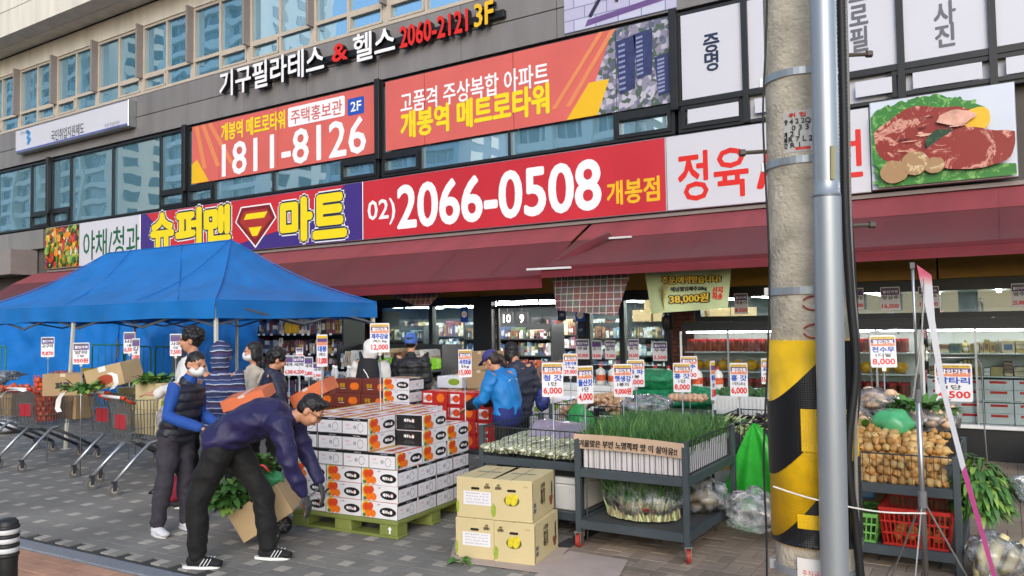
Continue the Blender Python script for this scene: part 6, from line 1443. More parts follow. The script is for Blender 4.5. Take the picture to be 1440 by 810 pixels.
# ================================================================ SHOPPING CARTS
m_cw = mat('cart_chrome', '#9ea2a5', .3, m=.75, v=.1); m_ct = mat('cart_tube', '#a6abb0', .3, m=.7, v=.08); m_chas = mat('cart_chassis', '#3a3e44', .5, v=.1); m_ohand = mat('cart_orange', '#c8401c', .45); m_wheelg = mat('wheel_grey', '#6e6a66', .6, v=.15)
def shopping_cart(label):
    t = thing('shopping_cart', label, 'shopping cart', group='shopping carts parked beside the tent'); g = MB()
    zb_, zt_ = .52, .93; yb, yf = -.36, .5; wb, wf = .27, .21
    def corner(v, z): return None
    def pnt(u, v, z): w_ = wb+(wf-wb)*v; k = (z-zb_)/(zt_-zb_); w_ *= .88+.12*k; y = yb+.05*(1-k)+(yf-yb-.05*(1-k)-.08*(1-k))*v; return Vector(((u*2-1)*w_, y, z+.06*(1-v)*k-.0+(.05*v*(1-k))))
    for side in (0, 1):
        for i in range(23): v = i/22; g.bar(pnt(side, v, zb_), pnt(side, v, zt_), .007)
        for z in (zb_, zb_+.13, zb_+.27, zt_): g.bar(pnt(side, 0, z), pnt(side, 1, z), .009 if z in (zb_, zt_) else .006)
    for v in (0, 1):
        for i in range(14): u = i/13; g.bar(pnt(u, v, zb_), pnt(u, v, zt_), .007)
        for z in (zb_, zb_+.13, zb_+.27, zt_): g.bar(pnt(0, v, z), pnt(1, v, z), .009 if z in (zb_, zt_) else .006)
    for i in range(11): v = i/10; g.bar(pnt(0, v, zb_), pnt(1, v, zb_), .006)
    g.build('wire_basket', m_cw, t)
    hb = MB().tube([(-.25, -.43, 1.02), (.25, -.43, 1.02)], .017, 12).build('handle', mat('handle_white', '#dcdad6', .45), t, smooth=True)
    for s_ in (-1, 1):
        MB().tube([(s_*.235, -.43, 1.02), (s_*.3, -.43, 1.02)], .022, 12).build('handle_cap', m_ohand, t, smooth=True)
        MB().tube([(s_*.285, -.43, 1.02), (s_*.28, -.36, .97), (s_*.27, -.3, .95)], .014, 8).build('handle_arm', m_ohand, t, smooth=True)
        MB().tube([(s_*.28, -.52, .14), (s_*.275, -.3, .36), (s_*.26, -.14, .5), (s_*.25, .0, .53)], .02, 10).build('leg', m_ct, t, smooth=True)
        MB().tube([(s_*.25, -.12, .5), (s_*.24, .2, .33), (s_*.22, .5, .16)], .02, 8).build('chassis_rail', m_chas, t, smooth=True)
        for y, x in ((-.52, .28), (.5, .22)):
            w_ = MB().tube([(s_*x-.014, y, .062), (s_*x+.014, y, .062)], .062, 18).build('wheel', m_wheelg, t); MB().tube([(s_*x-.0165, y, .062), (s_*x+.0165, y, .062)], .035, 12).build('hub', mat('hub_pale', '#a8a5a0', .5), w_)
            MB().box(s_*x-.024, s_*x-.017, y-.02, y+.02, .05, .14).box(s_*x+.017, s_*x+.024, y-.02, y+.02, .05, .14).box(s_*x-.024, s_*x+.024, y-.022, y+.022, .135, .155).build('fork', m_chas, t)
    MB().bar((-.22, .48, .17), (.22, .48, .17), .03).build('chassis_bar', m_chas, t); MB().bar((-.25, -.1, .5), (.25, -.1, .5), .025).build('cross_bar', m_ct, t)
    MB().box(-.13, .13, -.345, -.335, .66, .82).build('seat_panel', mat('panel_red', '#a52a34', .45, v=.1), t, bevel=.004)
    MB().box(-.002, .002, -.349, -.346, .66, .82).build('panel_rib', mat('panel_red', '#a52a34'), t)
    return t
sc1 = shopping_cart('shopping cart loaded with two straw coloured cabbage cartons')
place(sc1, (-8.26, 5.4, 0), -.14)
sc2 = dup(sc1, (-9.2, 5.72, 0), -.02, 'shopping cart with leafy greens, nested beside the carton cart'); sc3 = dup(sc1, (-10.75, 5.6, 0), .02, 'shopping cart with a red net of onions'); sc4 = dup(sc1, (-12.0, 5.65, 0), .04, 'shopping cart piled with pale sacks beyond the onion cart')
def inside(c, dx, dy, z): a = c.rotation_euler.z; return Vector((c.location.x+dx*math.cos(a)-dy*math.sin(a), c.location.y+dx*math.sin(a)+dy*math.cos(a), z))
place(cabbage_box('straw coloured cabbage carton at the bottom of the shopping cart', False), inside(sc1, .02, .08, .575), math.pi/2-.04, 0, 0).scale = (1, .88, .9)
o = place(cabbage_box('straw coloured cabbage carton on top in the shopping cart, greens lying on it', False), inside(sc1, .03, .1, .848), math.pi/2-.02)
leafy('cart_greens', 'bright green leaves lying on the carton in the shopping cart', inside(sc1, .0, .05, 1.15), (.16, .18, .06), 90, .14, .04, [m_leafm, m_leafl, m_leafd])
leafy('cart_greens', 'green leaves piled in the nested shopping cart', inside(sc2, -.05, .1, .85), (.2, .28, .16), 110, .16, .04, [m_leafm, m_leafl, m_leafd])
tag(MB().box(-.17, .17, -.1, .25, .58, .78, M=fr2((sc2.location.x, sc2.location.y, 0), .1)).build('kraft_carton', m_kraft, bevel=.005), 'kraft carton at the bottom of the nested shopping cart', 'box')
t = thing('onion_net', 'red net of orange onions standing in the shopping cart', 'net bag', inside(sc3, .08, -.1, .58)); b = MB(); rn = random.Random(4)
for k in range(9):
    for i in range(9):
        a = i*.7+k*.35; r_ = .095+.015*math.sin(k); b.ball(inside(sc3, .08+math.cos(a)*r_, -.12+math.sin(a)*r_, .62+k*.062), .036, 8, 6, nz=.12, seed=i+k)
b.build('onions', mat('onion_orange', '#c4542c', .45, v=.25, s=16), t, smooth=True)['kind'] = 'stuff'
b = MB()
for i in range(14):
    a = i*.449; b.tube([inside(sc3, .08+math.cos(a+k*.12)*.14, -.12+math.sin(a+k*.12)*.14, .58+k*.06) for k in range(11)], .003, 4); b.tube([inside(sc3, .08+math.cos(a-k*.12)*.14, -.12+math.sin(a-k*.12)*.14, .58+k*.06) for k in range(11)], .003, 4)
b.build('net', mat('net_red', '#b83a22', .5), t)
t = carton('pecan_carton', 'brown carton with black letters in the onion cart', 'box', .46, .34, .27, m_ctn, None, True); lettering(t, '피콘', .0, .12, m_dk, w=.16, h=.09, y=0, M=face('f', .46, .34), bold=.006); lettering(t, '피콘', .0, .12, m_dk, w=.14, h=.08, y=0, M=face('r', .46, .34), bold=.006); pt_(t, 'stripe_print', rect(-.2, -.04, .22, .25), mat('print_brown', '#4a3a22'), face('r', .46, .34)); place(t, pt(95, 555, 9.85), .75)
tag(MB().box(-.2, .2, -.14, .14, 0, .3, M=fr2(inside(sc3, .05, .28, .575), .14)).build('brown_carton', m_ctn, bevel=.005), 'brown carton low in the onion cart', 'box')
t = carton('tilted_carton', 'kraft carton with torn paper label lying tilted on the nested shopping cart', 'box', .5, .36, .26, m_kraft, None, False); MB().box(-.05, .05, -.185, .185, .2, .264).build('paper_band', mat('paper_white', '#e4e3df'), t); pt_(t, 'red_print', ell(0, .1, .12, .06, 14), mat('print_brickred', '#a5452f', .5), face('f', .5, .36)); place(t, pt(165, 527, 9.4)-Vector((0, 0, .13)), .35, .1, -.22)
leafy('cart_greens', 'green leaves in the onion cart beside the lettered carton', pt(118, 550, 9.0), (.2, .2, .1), 90, .13, .035, [m_leafm, m_leafd, m_leafl])
t = carton('cart_carton', 'straw coloured carton low in the nested shopping cart', 'box', .36, .3, .26, m_cab, None, False); place(t, inside(sc2, .0, .1, .78), .05)
t = carton('cart_carton', 'brown carton lying in the cart beyond the onion cart', 'box', .4, .36, .3, m_ctn, None, True); place(t, inside(sc4, .0, .1, .58), .1)
b = MB(); rn = random.Random(14)
for i in range(30): b.ball(inside(sc4, rn.uniform(-.16, .16), rn.uniform(-.2, .3), .92+rn.uniform(0, .06)), .038, 8, 6)
o = tag(b.build('red_produce', MATS['onion_orange'], smooth=True), 'loose red onions on the carton beyond the onion cart', 'onions'); o['kind'] = 'stuff'
# loose white paper straps on handles
for lab, pix, d in (('white paper strap curling down from the nested cart handle', [(85, 553), (79, 562), (77, 575), (80, 580)], 8.7), ('white paper strap curling from the tilted carton', [(150, 525), (158, 528), (160, 540), (154, 548)], 8.9), ('white paper strap on the handle of the onion cart', [(-5, 560), (8, 550), (25, 549), (32, 551)], 9.6)):
    a = [pt(x, y, d) for x, y in pix]; n = len(a); b = MB(); b.add([p for q in a for p in (q, q+Vector((.03, .04, .01)))], [(2*i, 2*i+1, 2*i+3, 2*i+2) for i in range(n-1)]); tag(b.build('paper_strap', MATS['paper_white'], smooth=True), lab, 'strap')
# ================================================================ SACKS, ROLL CAGES, CRATES UNDER THE TENT
m_sack = mat('sack_white', '#b9bcc2', .5, v=.2, s=7, b=.4, bs=16, rv=.08)
for i, (x, y, z, lab) in enumerate(((-12.3, 7.3, .14, 'lowest pale plastic sack by the onion cart'), (-11.75, 7.2, .14, 'pale plastic sack on the ground behind the onion cart wheels'), (-12.2, 7.3, .38, 'middle pale plastic sack of the pile by the tent leg'), (-11.7, 7.25, .4, 'pale plastic sack second from the top by the tent leg'), (-12.3, 7.3, .64, 'pale plastic sack near the top of the pile'), (-11.8, 7.3, .66, 'pale plastic sack under the clear film'), (-12.5, 7.3, .9, 'topmost pale sack by the tarpaulin'))):
    x -= 3.0; y -= .3; b = MB(); b.ball((x, y, z), (.38, .26, .14), 20, 12, nz=.25, seed=i); tag(b.build('sack', m_sack, smooth=True), lab, 'sack', 'pale sacks piled under the tent')
film_bag('clear film draped over the pale sacks', (-15.1, 6.9, .98), (.6, .35, .1), 21)
m_cage = mat('cage_green', '#2f7a3a', .45, v=.12)
def cage(label, x0, x1, y, z1, n):
    t = thing('roll_cage', label, 'roll cage', ((x0+x1)/2, y, 0)); 
    for x in (x0, x1): MB().tube([(x, y, .1), (x, y, z1-.05), (x+(.05 if x == x0 else -.05), y, z1)], .016, 8).build('upright', m_cage, t, smooth=True)
    for z in (.2, (z1+.2)/2, z1): MB().tube([(x0+.03, y, z), (x1-.03, y, z)], .014, 8).build('rail', m_cage, t, smooth=True)
    for i in range(1, n): MB().tube([(x0+(x1-x0)*i/n, y, .2), (x0+(x1-x0)*i/n, y, z1)], .006, 6).build('bar', m_cage, t)
    for x in (x0+.05, x1-.05): MB().tube([(x-.02, y, .05), (x+.02, y, .05)], .05, 12).build('wheel', m_rub, t)
cage('green roll cage by the tarpaulin beyond the tent leg', -18.3, -17.55, 8.2, 1.45, 4); cage('green roll cage behind the tilted carton', -16.3, -15.1, 9.3, 1.45, 5); cage('green roll cage behind the leafy carton', -15.0, -14.1, 9.2, 1.42, 4); cage('green roll cage behind the man in white', -13.95, -12.9, 9.2, 1.42, 4)
tag(MB().box(-.2, .2, -.01, .01, 0, .45, M=fr2((-13.1, 9.12, .9))).build('grey_board', mat('board_grey', '#6d7480', .5), bevel=.004), 'plain grey board hanging on the roll cage', 'board')
for i in range(3): t = carton('yellow_crate', ('yellow fruit crate below the overlapping price signs', 'yellow fruit crate in the middle of its row', 'yellow fruit crate nearest the leafy carton')[i], 'crate', .45, .32, .24, mat('carton_yellow', '#b5a02c', .5, v=.15), 'yellow crates under the tent', False); place(t, (-14.6+.5*i, 8.4, .8), .05*i)
low_table('long dark table under the tent carrying yellow crates', -16.0, -12.6, 8.1, 8.9, .8)
t = thing('tomato_heap', 'low heap of orange tomatoes on the table under the tent', 'tomatoes', (-15.3, 8.4, .8)); b = MB()
for i in range(40): b.ball((-15.75+.1*(i % 10), 8.2+.09*(i//10), .86+rnd.uniform(0, .08)), .045, 8, 6)
b.build('tomatoes', mat('tomato', '#c4522c', .35, v=.15), t, smooth=True)['kind'] = 'stuff'
# small bottles by the card row
bt = None
low_table('dark stand of dish soap bottles behind the maroon cartons', -9.0, -7.4, 8.2, 8.7, .95)
for i in range(9):
    if bt is None: bt = thing('soap_bottle', 'white capped clear bottle on the dark stand', 'bottle', group='bottles on the dark stand'); MB().lathe([(.035, 0), (.038, .02), (.038, .14), (.018, .18), (.016, .2)], 12).build('body', mat('bottle_frost', '#b4b8ba', .3, v=.15), bt, smooth=True); MB().lathe([(.02, .198), (.02, .23), (0, .231)], 10).build('cap', m_pw, bt); bt.location = (-8.9, 8.35, .952)
    else: dup(bt, (-8.9+.15*i, 8.35+.1*(i % 2), .952))
b = MB(); rn = random.Random(6); goods_row(b, -8.95, -7.45, 8.45, 8.65, .95, .16, rn, [2, 9, 11, 8], .05, .1); o = tag(b.build('sachets', m_goods), 'jumble of blue and white sachets behind the bottles', 'packets'); o['kind'] = 'stuff'
# ================================================================ PEOPLE
TS = bpy.data.scenes.new('fuse')
def fuse(mb, voxel, name, m, parent, post=None, sm=2):
    """melts overlapping shapes into one continuous skin"""
    me = bpy.data.meshes.new('raw'); I = MW.get(parent.name); me.from_pydata([tuple(p) for p in mb.v], [], mb.f); o = bpy.data.objects.new('raw', me); TS.collection.objects.link(o)
    r = o.modifiers.new('r', 'REMESH'); r.mode = 'VOXEL'; r.voxel_size = voxel
    if sm: q = o.modifiers.new('s', 'SMOOTH'); q.iterations = sm; q.factor = .5
    vl = TS.view_layers[0]; vl.update(); out = bpy.data.meshes.new_from_object(o.evaluated_get(vl.depsgraph)); bpy.data.objects.remove(o); bpy.data.meshes.remove(me)
    if post:
        nr = [v.normal.copy() for v in out.vertices]
        for v, n in zip(out.vertices, nr): v.co = post(v.co, n)
    out.transform(I); out.materials.clear()
    out.materials.append(m); out.polygons.foreach_set('use_smooth', [True]*len(out.polygons)); out.name = name; out.update()
    return link(name, out, parent)
def loft(mb, secs, side, n=16):
    """secs: (centre, half width along `side`, half depth); rounded ends"""
    S_ = [(Vector(c), a, b) for c, a, b in secs]; side = Vector(side).normalized()
    d0 = (S_[0][0]-S_[1][0]).normalized(); d1 = (S_[-1][0]-S_[-2][0]).normalized(); e0 = min(S_[0][1:]); e1 = min(S_[-1][1:])
    S_ = [(S_[0][0]+d0*e0*.55, S_[0][1]*.35, S_[0][2]*.35), (S_[0][0]+d0*e0*.35, S_[0][1]*.75, S_[0][2]*.75)]+S_+[(S_[-1][0]+d1*e1*.35, S_[-1][1]*.75, S_[-1][2]*.75), (S_[-1][0]+d1*e1*.55, S_[-1][1]*.35, S_[-1][2]*.35)]
    vs = []; k = len(S_)
    for i, (c, a, b) in enumerate(S_):
        t_ = (S_[min(i+1, k-1)][0]-S_[max(i-1, 0)][0]).normalized(); s_ = (side-t_*side.dot(t_)); s_ = s_.normalized() if s_.length > .05 else t_.orthogonal().normalized(); w_ = t_.cross(s_)
        for j in range(n): q = 2*math.pi*j/n; vs.append(c+s_*math.cos(q)*a+w_*math.sin(q)*b)
    fs = [(i*n+j, i*n+(j+1) % n, (i+1)*n+(j+1) % n, (i+1)*n+j) for i in range(k-1) for j in range(n)]+[tuple(range(n))[::-1], tuple((k-1)*n+j for j in range(n))]
    mb.add(vs, fs)
def limb(mb, pts, side=(1, .01, 0)): loft(mb, [(p, r, r) for p, r in pts], side, 12)
m_skin = mat('skin', '#c08a6c', .55, v=.08, s=9); m_hair = mat('hair_black', '#121013', .5, v=.35, s=40, b=.5, bs=90); m_hairb = mat('hair_brown', '#2a1a14', .5, v=.35, s=40, b=.5, bs=90)
m_mask = mat('mask_white', '#dfe1e3', .7, v=.04); m_eye = mat('eye_dark', '#1b1413', .3); m_lip = mat('lip', '#9a5a50', .5)
def cloth(nm, c, b=.3, bs=25, r=.8, v=.14): return mat(nm, c, r, v=v, s=6, b=b, bs=bs, sheen=.02)
DEF = dict(pelvis=(0, 0, .95), waist=(0, 0, 1.08), chest=(0, .0, 1.28), neck=(0, .015, 1.46), head=(0, -.015, 1.61), face=(0, -1, 0),
           shL=(.175, .01, 1.405), elL=(.225, .04, 1.13), wrL=(.215, -.08, .9), shR=(-.175, .01, 1.405), elR=(-.225, .04, 1.13), wrR=(-.215, -.08, .9),
           hiL=(.085, 0, .93), knL=(.095, -.02, .5), anL=(.1, .03, .09), toL=(.11, -.1, .03), hiR=(-.085, 0, .93), knR=(-.095, -.02, .5), anR=(-.1, .03, .09), toR=(-.11, -.1, .03), hdL=None, hdR=None)
def hand(mb, w, d, up_, side, s=1.0, curl=.5):
    """palm and five bent fingers; d along the hand, up_ the back of the hand, side towards the thumb"""
    w = Vector(w); d = Vector(d).normalized(); up_ = (Vector(up_)-d*Vector(up_).dot(d)).normalized(); sd2 = d.cross(up_)*side
    loft(mb, [(w, .024*s, .017*s), (w+d*.04*s, .038*s, .016*s), (w+d*.085*s, .04*s, .015*s)], sd2, 12)
    for i, (o_, L_) in enumerate(((.03, .062), (.01, .07), (-.011, .066), (-.031, .052))):
        b0 = w+d*.08*s+sd2*o_*s; dn = d; p = b0; seq = [(p, .0095*s)]
        for k in range(3): dn = (dn-up_*curl*.55).normalized(); p = p+dn*L_*s/2.3; seq.append((p, (.009-.001*k)*s))
        limb(mb, seq, sd2)
    b0 = w+d*.025*s+sd2*.03*s; limb(mb, [(b0, .012*s), (b0+(d*.6+sd2*.7-up_*.2).normalized()*.035*s, .011*s), (b0+(d*.75+sd2*.55-up_*.5*curl).normalized()*.065*s, .0085*s)], up_)
def person(label, loc, face_dir, h=1.7, pose={}, top='#333333', top_mat=None, trousers=None, shoes='#222222', hair='short', mask=False, skin=None, sleeve=None, vest=None, hood=None, cap=None, fat=1.0, detail=True, hem=.9, quilt=0, glove=None, stripes=False, hairm=None, glasses=False, soles='#d8d8d6', jlen=0, leg=1.0):
    k = h/1.75; J = dict(DEF); J.update(pose); J = {a: (Vector(b)*k if b is not None and a != 'face' else b) for a, b in J.items()}
    th = math.atan2(face_dir[0], -face_dir[1]); t = thing('person', label, 'person', (loc[0], loc[1], 0), th); M = fr2((loc[0], loc[1], 0), th)
    X = Vector((1, 0, 0)); f_ = Vector(J['face']).normalized()
    def W(mb): mb.v = [M @ p for p in mb.v]; return mb
    hd = J['head']; nk = J['neck']; up_ = (hd-nk).normalized(); side = f_.cross(up_).normalized() if f_.cross(up_).length > .1 else X; upf = side.cross(f_)
    Hm = Matrix(((-side.x, -f_.x, upf.x, hd.x), (-side.y, -f_.y, upf.y, hd.y), (-side.z, -f_.z, upf.z, hd.z), (0, 0, 0, 1)))     # local: -y is the face
    def sc(b, c, r, nz=0): b.ball((0, 0, 0), 1, 16, 12, M=Hm @ Matrix.Translation(Vector(c)*k) @ Matrix.Diagonal((r[0]*k, r[1]*k, r[2]*k, 1)))
    b = MB(); sc(b, (0, .012, .03), (.074, .092, .083)); sc(b, (0, -.012, -.03), (.062, .075, .085)); sc(b, (0, -.028, -.075), (.04, .045, .038)); sc(b, (0, -.088, -.012), (.013, .02, .026)); sc(b, (0, -.098, -.026), (.016, .014, .012))
    for s_ in (-1, 1): sc(b, (s_*.074, .012, -.012), (.011, .022, .034)); sc(b, (s_*.033, -.07, -.03), (.026, .022, .028)); sc(b, (s_*.03, -.075, .022), (.03, .018, .012))
    sc(b, (0, -.083, -.062), (.024, .012, .009))
    limb(b, [(nk-up_*.03*k, .055*k), (nk+up_*.03*k, .05*k), (hd-up_*.06*k+f_*-.01, .05*k)])
    loft(b, [(J['pelvis'], .14*k, .095*k), (J['waist'], .125*k, .09*k), (J['chest'], .15*k, .1*k), (nk-up_*.06*k, .1*k, .07*k)], X)
    for s_ in 'LR':
        limb(b, [(J['sh'+s_], .055*k), (J['el'+s_], .04*k), (J['wr'+s_], .026*k)]); limb(b, [(J['hi'+s_], .08*k), (J['kn'+s_], .052*k), (J['an'+s_], .03*k)]); limb(b, [(J['an'+s_]-Vector((0, 0, .03*k)), .024*k), (J['to'+s_], .018*k)])
        d = (J['wr'+s_]-J['el'+s_]).normalized() if J['hd'+s_] is None else Vector(J['hd'+s_]).normalized()
        hand(b, J['wr'+s_], d, (-f_ if abs(d.z) > .6 else Vector((0, 0, 1)))*(-1 if abs(d.z) > .6 else 1), (1 if s_ == 'R' else -1)*(1 if abs(d.z) > .6 else -1), k)
    body = fuse(W(b), .0085, 'body', skin or m_skin, t)
    if detail:
        b = MB()
        for s_ in (-1, 1): sc(b, (s_*.031, -.084, .004), (.012, .006, .006))
        W(b).build('eyes', m_eye, body, smooth=True); b = MB()
        for s_ in (-1, 1): sc(b, (s_*.032, -.083, .026), (.019, .006, .0045))
        W(b).build('eyebrows', m_hair, body, smooth=True)
        if not mask: b = MB(); sc(b, (0, -.092, -.062), (.02, .006, .005)); W(b).build('lips', m_lip, body, smooth=True)
    if mask:
        b = MB(); sc(b, (0, -.03, -.052), (.067, .085, .054)); sc(b, (0, -.088, -.03), (.03, .026, .032))
        for i in range(len(b.v)): pass
        W(b); fuse(b, .007, 'face_mask', m_mask, t); b = MB()
        for s_ in (-1, 1): b.tube([Hm @ (Vector(q)*k) for q in ((s_*.058, -.06, -.03), (s_*.076, -.02, -.02), (s_*.08, .02, -.005))], .002*k, 5)
        W(b).build('mask_loop', m_mask, t)
    if glasses:
        b = MB()
        for s_ in (-1, 1): b.tube([Hm @ (Vector((s_*(.033+.022*math.cos(a*.5)), -.098, .004+.017*math.sin(a*.5)))*k) for a in range(13)], .0022*k, 5); b.tube([Hm @ (Vector(q)*k) for q in ((s_*.055, -.095, .008), (s_*.078, -.02, .005))], .0022*k, 5)
        W(b).build('glasses', m_dk, t)
    hm = hairm or m_hair
    if hair:
        b = MB(); sc(b, (0, .022, .045), (.083, .095, .082)); sc(b, (0, .05, .0), (.076, .066, .075))
        if hair in ('long', 'bob'): sc(b, (0, .055, -.05), (.085, .06, .09)); [sc(b, (s_*.07, .02, -.03), (.02, .045, .08)) for s_ in (-1, 1)]
        if hair == 'long': sc(b, (0, .07, -.13), (.07, .05, .1))
        if hair == 'bun': sc(b, (0, .085, .0), (.05, .05, .05))
        if hair == 'pony': sc(b, (0, .12, -.02), (.04, .04, .05)); sc(b, (0, .14, -.08), (.03, .03, .07))
        if hair == 'curly':
            rn = random.Random(int(h*1000))
            for i in range(70): a = rn.uniform(0, 6.28); z = rn.uniform(-.3, 1); q = math.sqrt(max(0, 1-z*z)); y_ = .02+math.sin(a)*q*.1; 
            for i in range(90):
                a = rn.uniform(0, 6.28); z = rn.uniform(-.45, 1); q = math.sqrt(max(0, 1-z*z)); y_ = .025+math.sin(a)*q*.095
                if y_ > -.055 or z > .55: sc(b, (math.cos(a)*q*.085, y_, .045+z*.085), (.026, .026, .024))
        if hair in ('short',): [sc(b, (dx, -.045, .1), (.03, .035, .025)) for dx in (-.04, 0, .04)]
        fuse(W(b), .007, 'hair', hm, t, post=lambda c, n: c+n*(.004*noise.noise(c*60)))
    if cap:
        b = MB(); sc(b, (0, .012, .062), (.088, .1, .075)); 
        if cap[1]: loft(b, [(Hm @ Vector((0, -.07*k, .055*k)), .07*k, .008*k), (Hm @ Vector((0, -.12*k, .045*k)), .068*k, .007*k), (Hm @ Vector((0, -.155*k, .035*k)), .045*k, .006*k)], Hm.to_3x3() @ Vector((1, 0, 0)))
        else: sc(b, (0, .03, .02), (.09, .09, .09))
        fuse(W(b), .008, 'cap', cap[0], t)
    # upper clothing
    ft = fat; el_r = .052*ft*k; b = MB(); tm = top_mat or cloth('cloth_'+top.strip('#'), top)
    pv = J['pelvis']; hemp = pv.lerp(J['waist'], -(.35+jlen))
    secs = [(hemp, .178*ft*k, .132*ft*k), (pv, .176*ft*k, .13*ft*k), (J['waist'], .168*ft*k, .128*ft*k), (J['chest'], .19*ft*k, .138*ft*k), (J['chest'].lerp(nk, .55), .172*ft*k, .115*ft*k), (nk-up_*.045*k, .085*k, .075*k), (nk-up_*.005*k, .066*k, .064*k)]
    loft(b, secs, X, 20)
    sleeves = MB(); tgt = b if not sleeve else sleeves
    for s_ in 'LR':
        rs = .8 if sleeve else 1
        limb(tgt, [(J['chest'].lerp(J['sh'+s_], .6), .085*k*ft*rs), (J['sh'+s_], .078*k*ft*rs), (J['sh'+s_].lerp(J['el'+s_], .5), .066*k*ft*(rs+1)/2), (J['el'+s_], .058*k*ft), (J['el'+s_].lerp(J['wr'+s_], .6), .05*k*ft), (J['wr'+s_]-(J['wr'+s_]-J['el'+s_]).normalized()*.01, .042*k*ft)])
    if hood == 'down': sc(b, (0, .1, -.14), (.11, .075, .075))
    if hood == 'up': sc(b, (0, .03, .03), (.105, .115, .122)); sc(b, (0, .05, -.08), (.1, .1, .1))
    def q_(c, n):
        o_ = Vector((0, 0, 0))
        if quilt: o_ = n*(quilt*(abs(math.sin(c.z*math.pi/.075))**.6-.6))
        w_ = .008-.034*abs(noise.noise(Vector((c.x*6, c.y*6, c.z*8+c.x*3))))+.007*noise.noise(c*17)
        return c+o_+n*w_
    fuse(W(b), .0115, 'vest' if sleeve else 'jacket', tm, t, post=q_)
    if sleeve:
        loft(sleeves, [(pv, .15*k, .1*k), (J['waist'], .15*k, .11*k), (J['chest'], .17*k, .12*k), (nk-up_*.04*k, .08*k, .072*k), (nk+up_*.03*k, .064*k, .064*k)], X)
        fuse(W(sleeves), .0115, 'sweater', sleeve, t, post=lambda c, n: c+n*(.006*noise.noise(c*13)))
    # trousers
    b = MB(); loft(b, [(J['waist'].lerp(pv, .45), .148*k*leg, .112*k*leg), (pv, .158*k*leg, .12*k*leg), (pv-Vector((0, 0, .06*k)), .15*k*leg, .115*k*leg)], X)
    for s_ in 'LR':
        limb(b, [(J['hi'+s_], .098*k*leg), (J['hi'+s_].lerp(J['kn'+s_], .5), .09*k*leg), (J['kn'+s_], .074*k*leg), (J['kn'+s_].lerp(J['an'+s_], .5), .068*k*leg), (J['an'+s_]-Vector((0, 0, .005*k)), .058*k*leg)])
    fuse(W(b), .0125, 'trousers', trousers or cloth('trouser_black', '#08090a'), t, post=lambda c, n: c+n*(.008-.032*abs(noise.noise(Vector((c.x*5, c.y*5, c.z*8+c.y*4))))+.005*noise.noise(c*22)))
    # shoes
    sm_ = cloth('shoe_'+shoes.strip('#'), shoes, .1); so_ = mat('sole_'+soles.strip('#'), soles, .6)
    for s_ in 'LR':
        a = J['an'+s_]; to = J['to'+s_]; d = Vector((to.x-a.x, to.y-a.y, 0)).normalized(); sd2 = Vector((-d.y, d.x, 0)); z0 = min(a.z-.09*k, to.z-.03*k); hl = Vector((a.x, a.y, z0))-d*.06*k
        b = MB(); loft(b, [(hl+Vector((0, 0, .05*k)), .034*k, .042*k), (hl+d*.08*k+Vector((0, 0, .05*k)), .038*k, .045*k), (hl+d*.16*k+Vector((0, 0, .042*k)), .045*k, .034*k), (hl+d*.235*k+Vector((0, 0, .034*k)), .04*k, .024*k)], sd2); limb(b, [(a, .045*k), (hl+d*.06*k+Vector((0, 0, .05*k)), .045*k)])
        sh = fuse(W(b), .008, 'shoe', sm_, t, sm=1)
        b = MB(); b.add([M @ (hl+d*(x*.142+.09)*k+sd2*(y*(.043 if x > 0 else .036))*k+Vector((0, 0, z*k))) for z in (.0, .02) for x, y in [(math.cos(q*.3927), math.sin(q*.3927)) for q in range(16)]], [tuple(range(16))[::-1], tuple(range(16, 32))]+[(i, (i+1) % 16, 16+(i+1) % 16, 16+i) for i in range(16)]); b.build('sole', so_, sh)
        if stripes:
            for q in (-1, 1):
                b = MB()
                for i in range(3): c_ = hl+d*(.1+.026*i)*k+sd2*(q*.046)*k; b.bar(M @ (c_+Vector((0, 0, .028*k))), M @ (c_+d*.028*k+sd2*(-q*.014)*k+Vector((0, 0, .075*k))), .011, .004)
                b.build('shoe_stripe', m_pw, sh)
    if glove:
        for s_ in 'LR':
            b = MB(); d = (J['wr'+s_]-J['el'+s_]).normalized() if J['hd'+s_] is None else Vector(J['hd'+s_]).normalized()
            hand(b, J['wr'+s_], d, (-f_ if abs(d.z) > .6 else Vector((0, 0, 1)))*(-1 if abs(d.z) > .6 else 1), (1 if s_ == 'R' else -1)*(1 if abs(d.z) > .6 else -1), k*1.14); fuse(W(b), .007, 'glove', glove, t)
    t['k'] = k
    del t['k']
    return t, M, Hm
RH = Vector((Rv.x, Rv.y, 0)); FH = Vector((-math.sin(YAW), math.cos(YAW), 0))
def at(px, d): p = pt(px, 456, d); return (p.x, p.y)
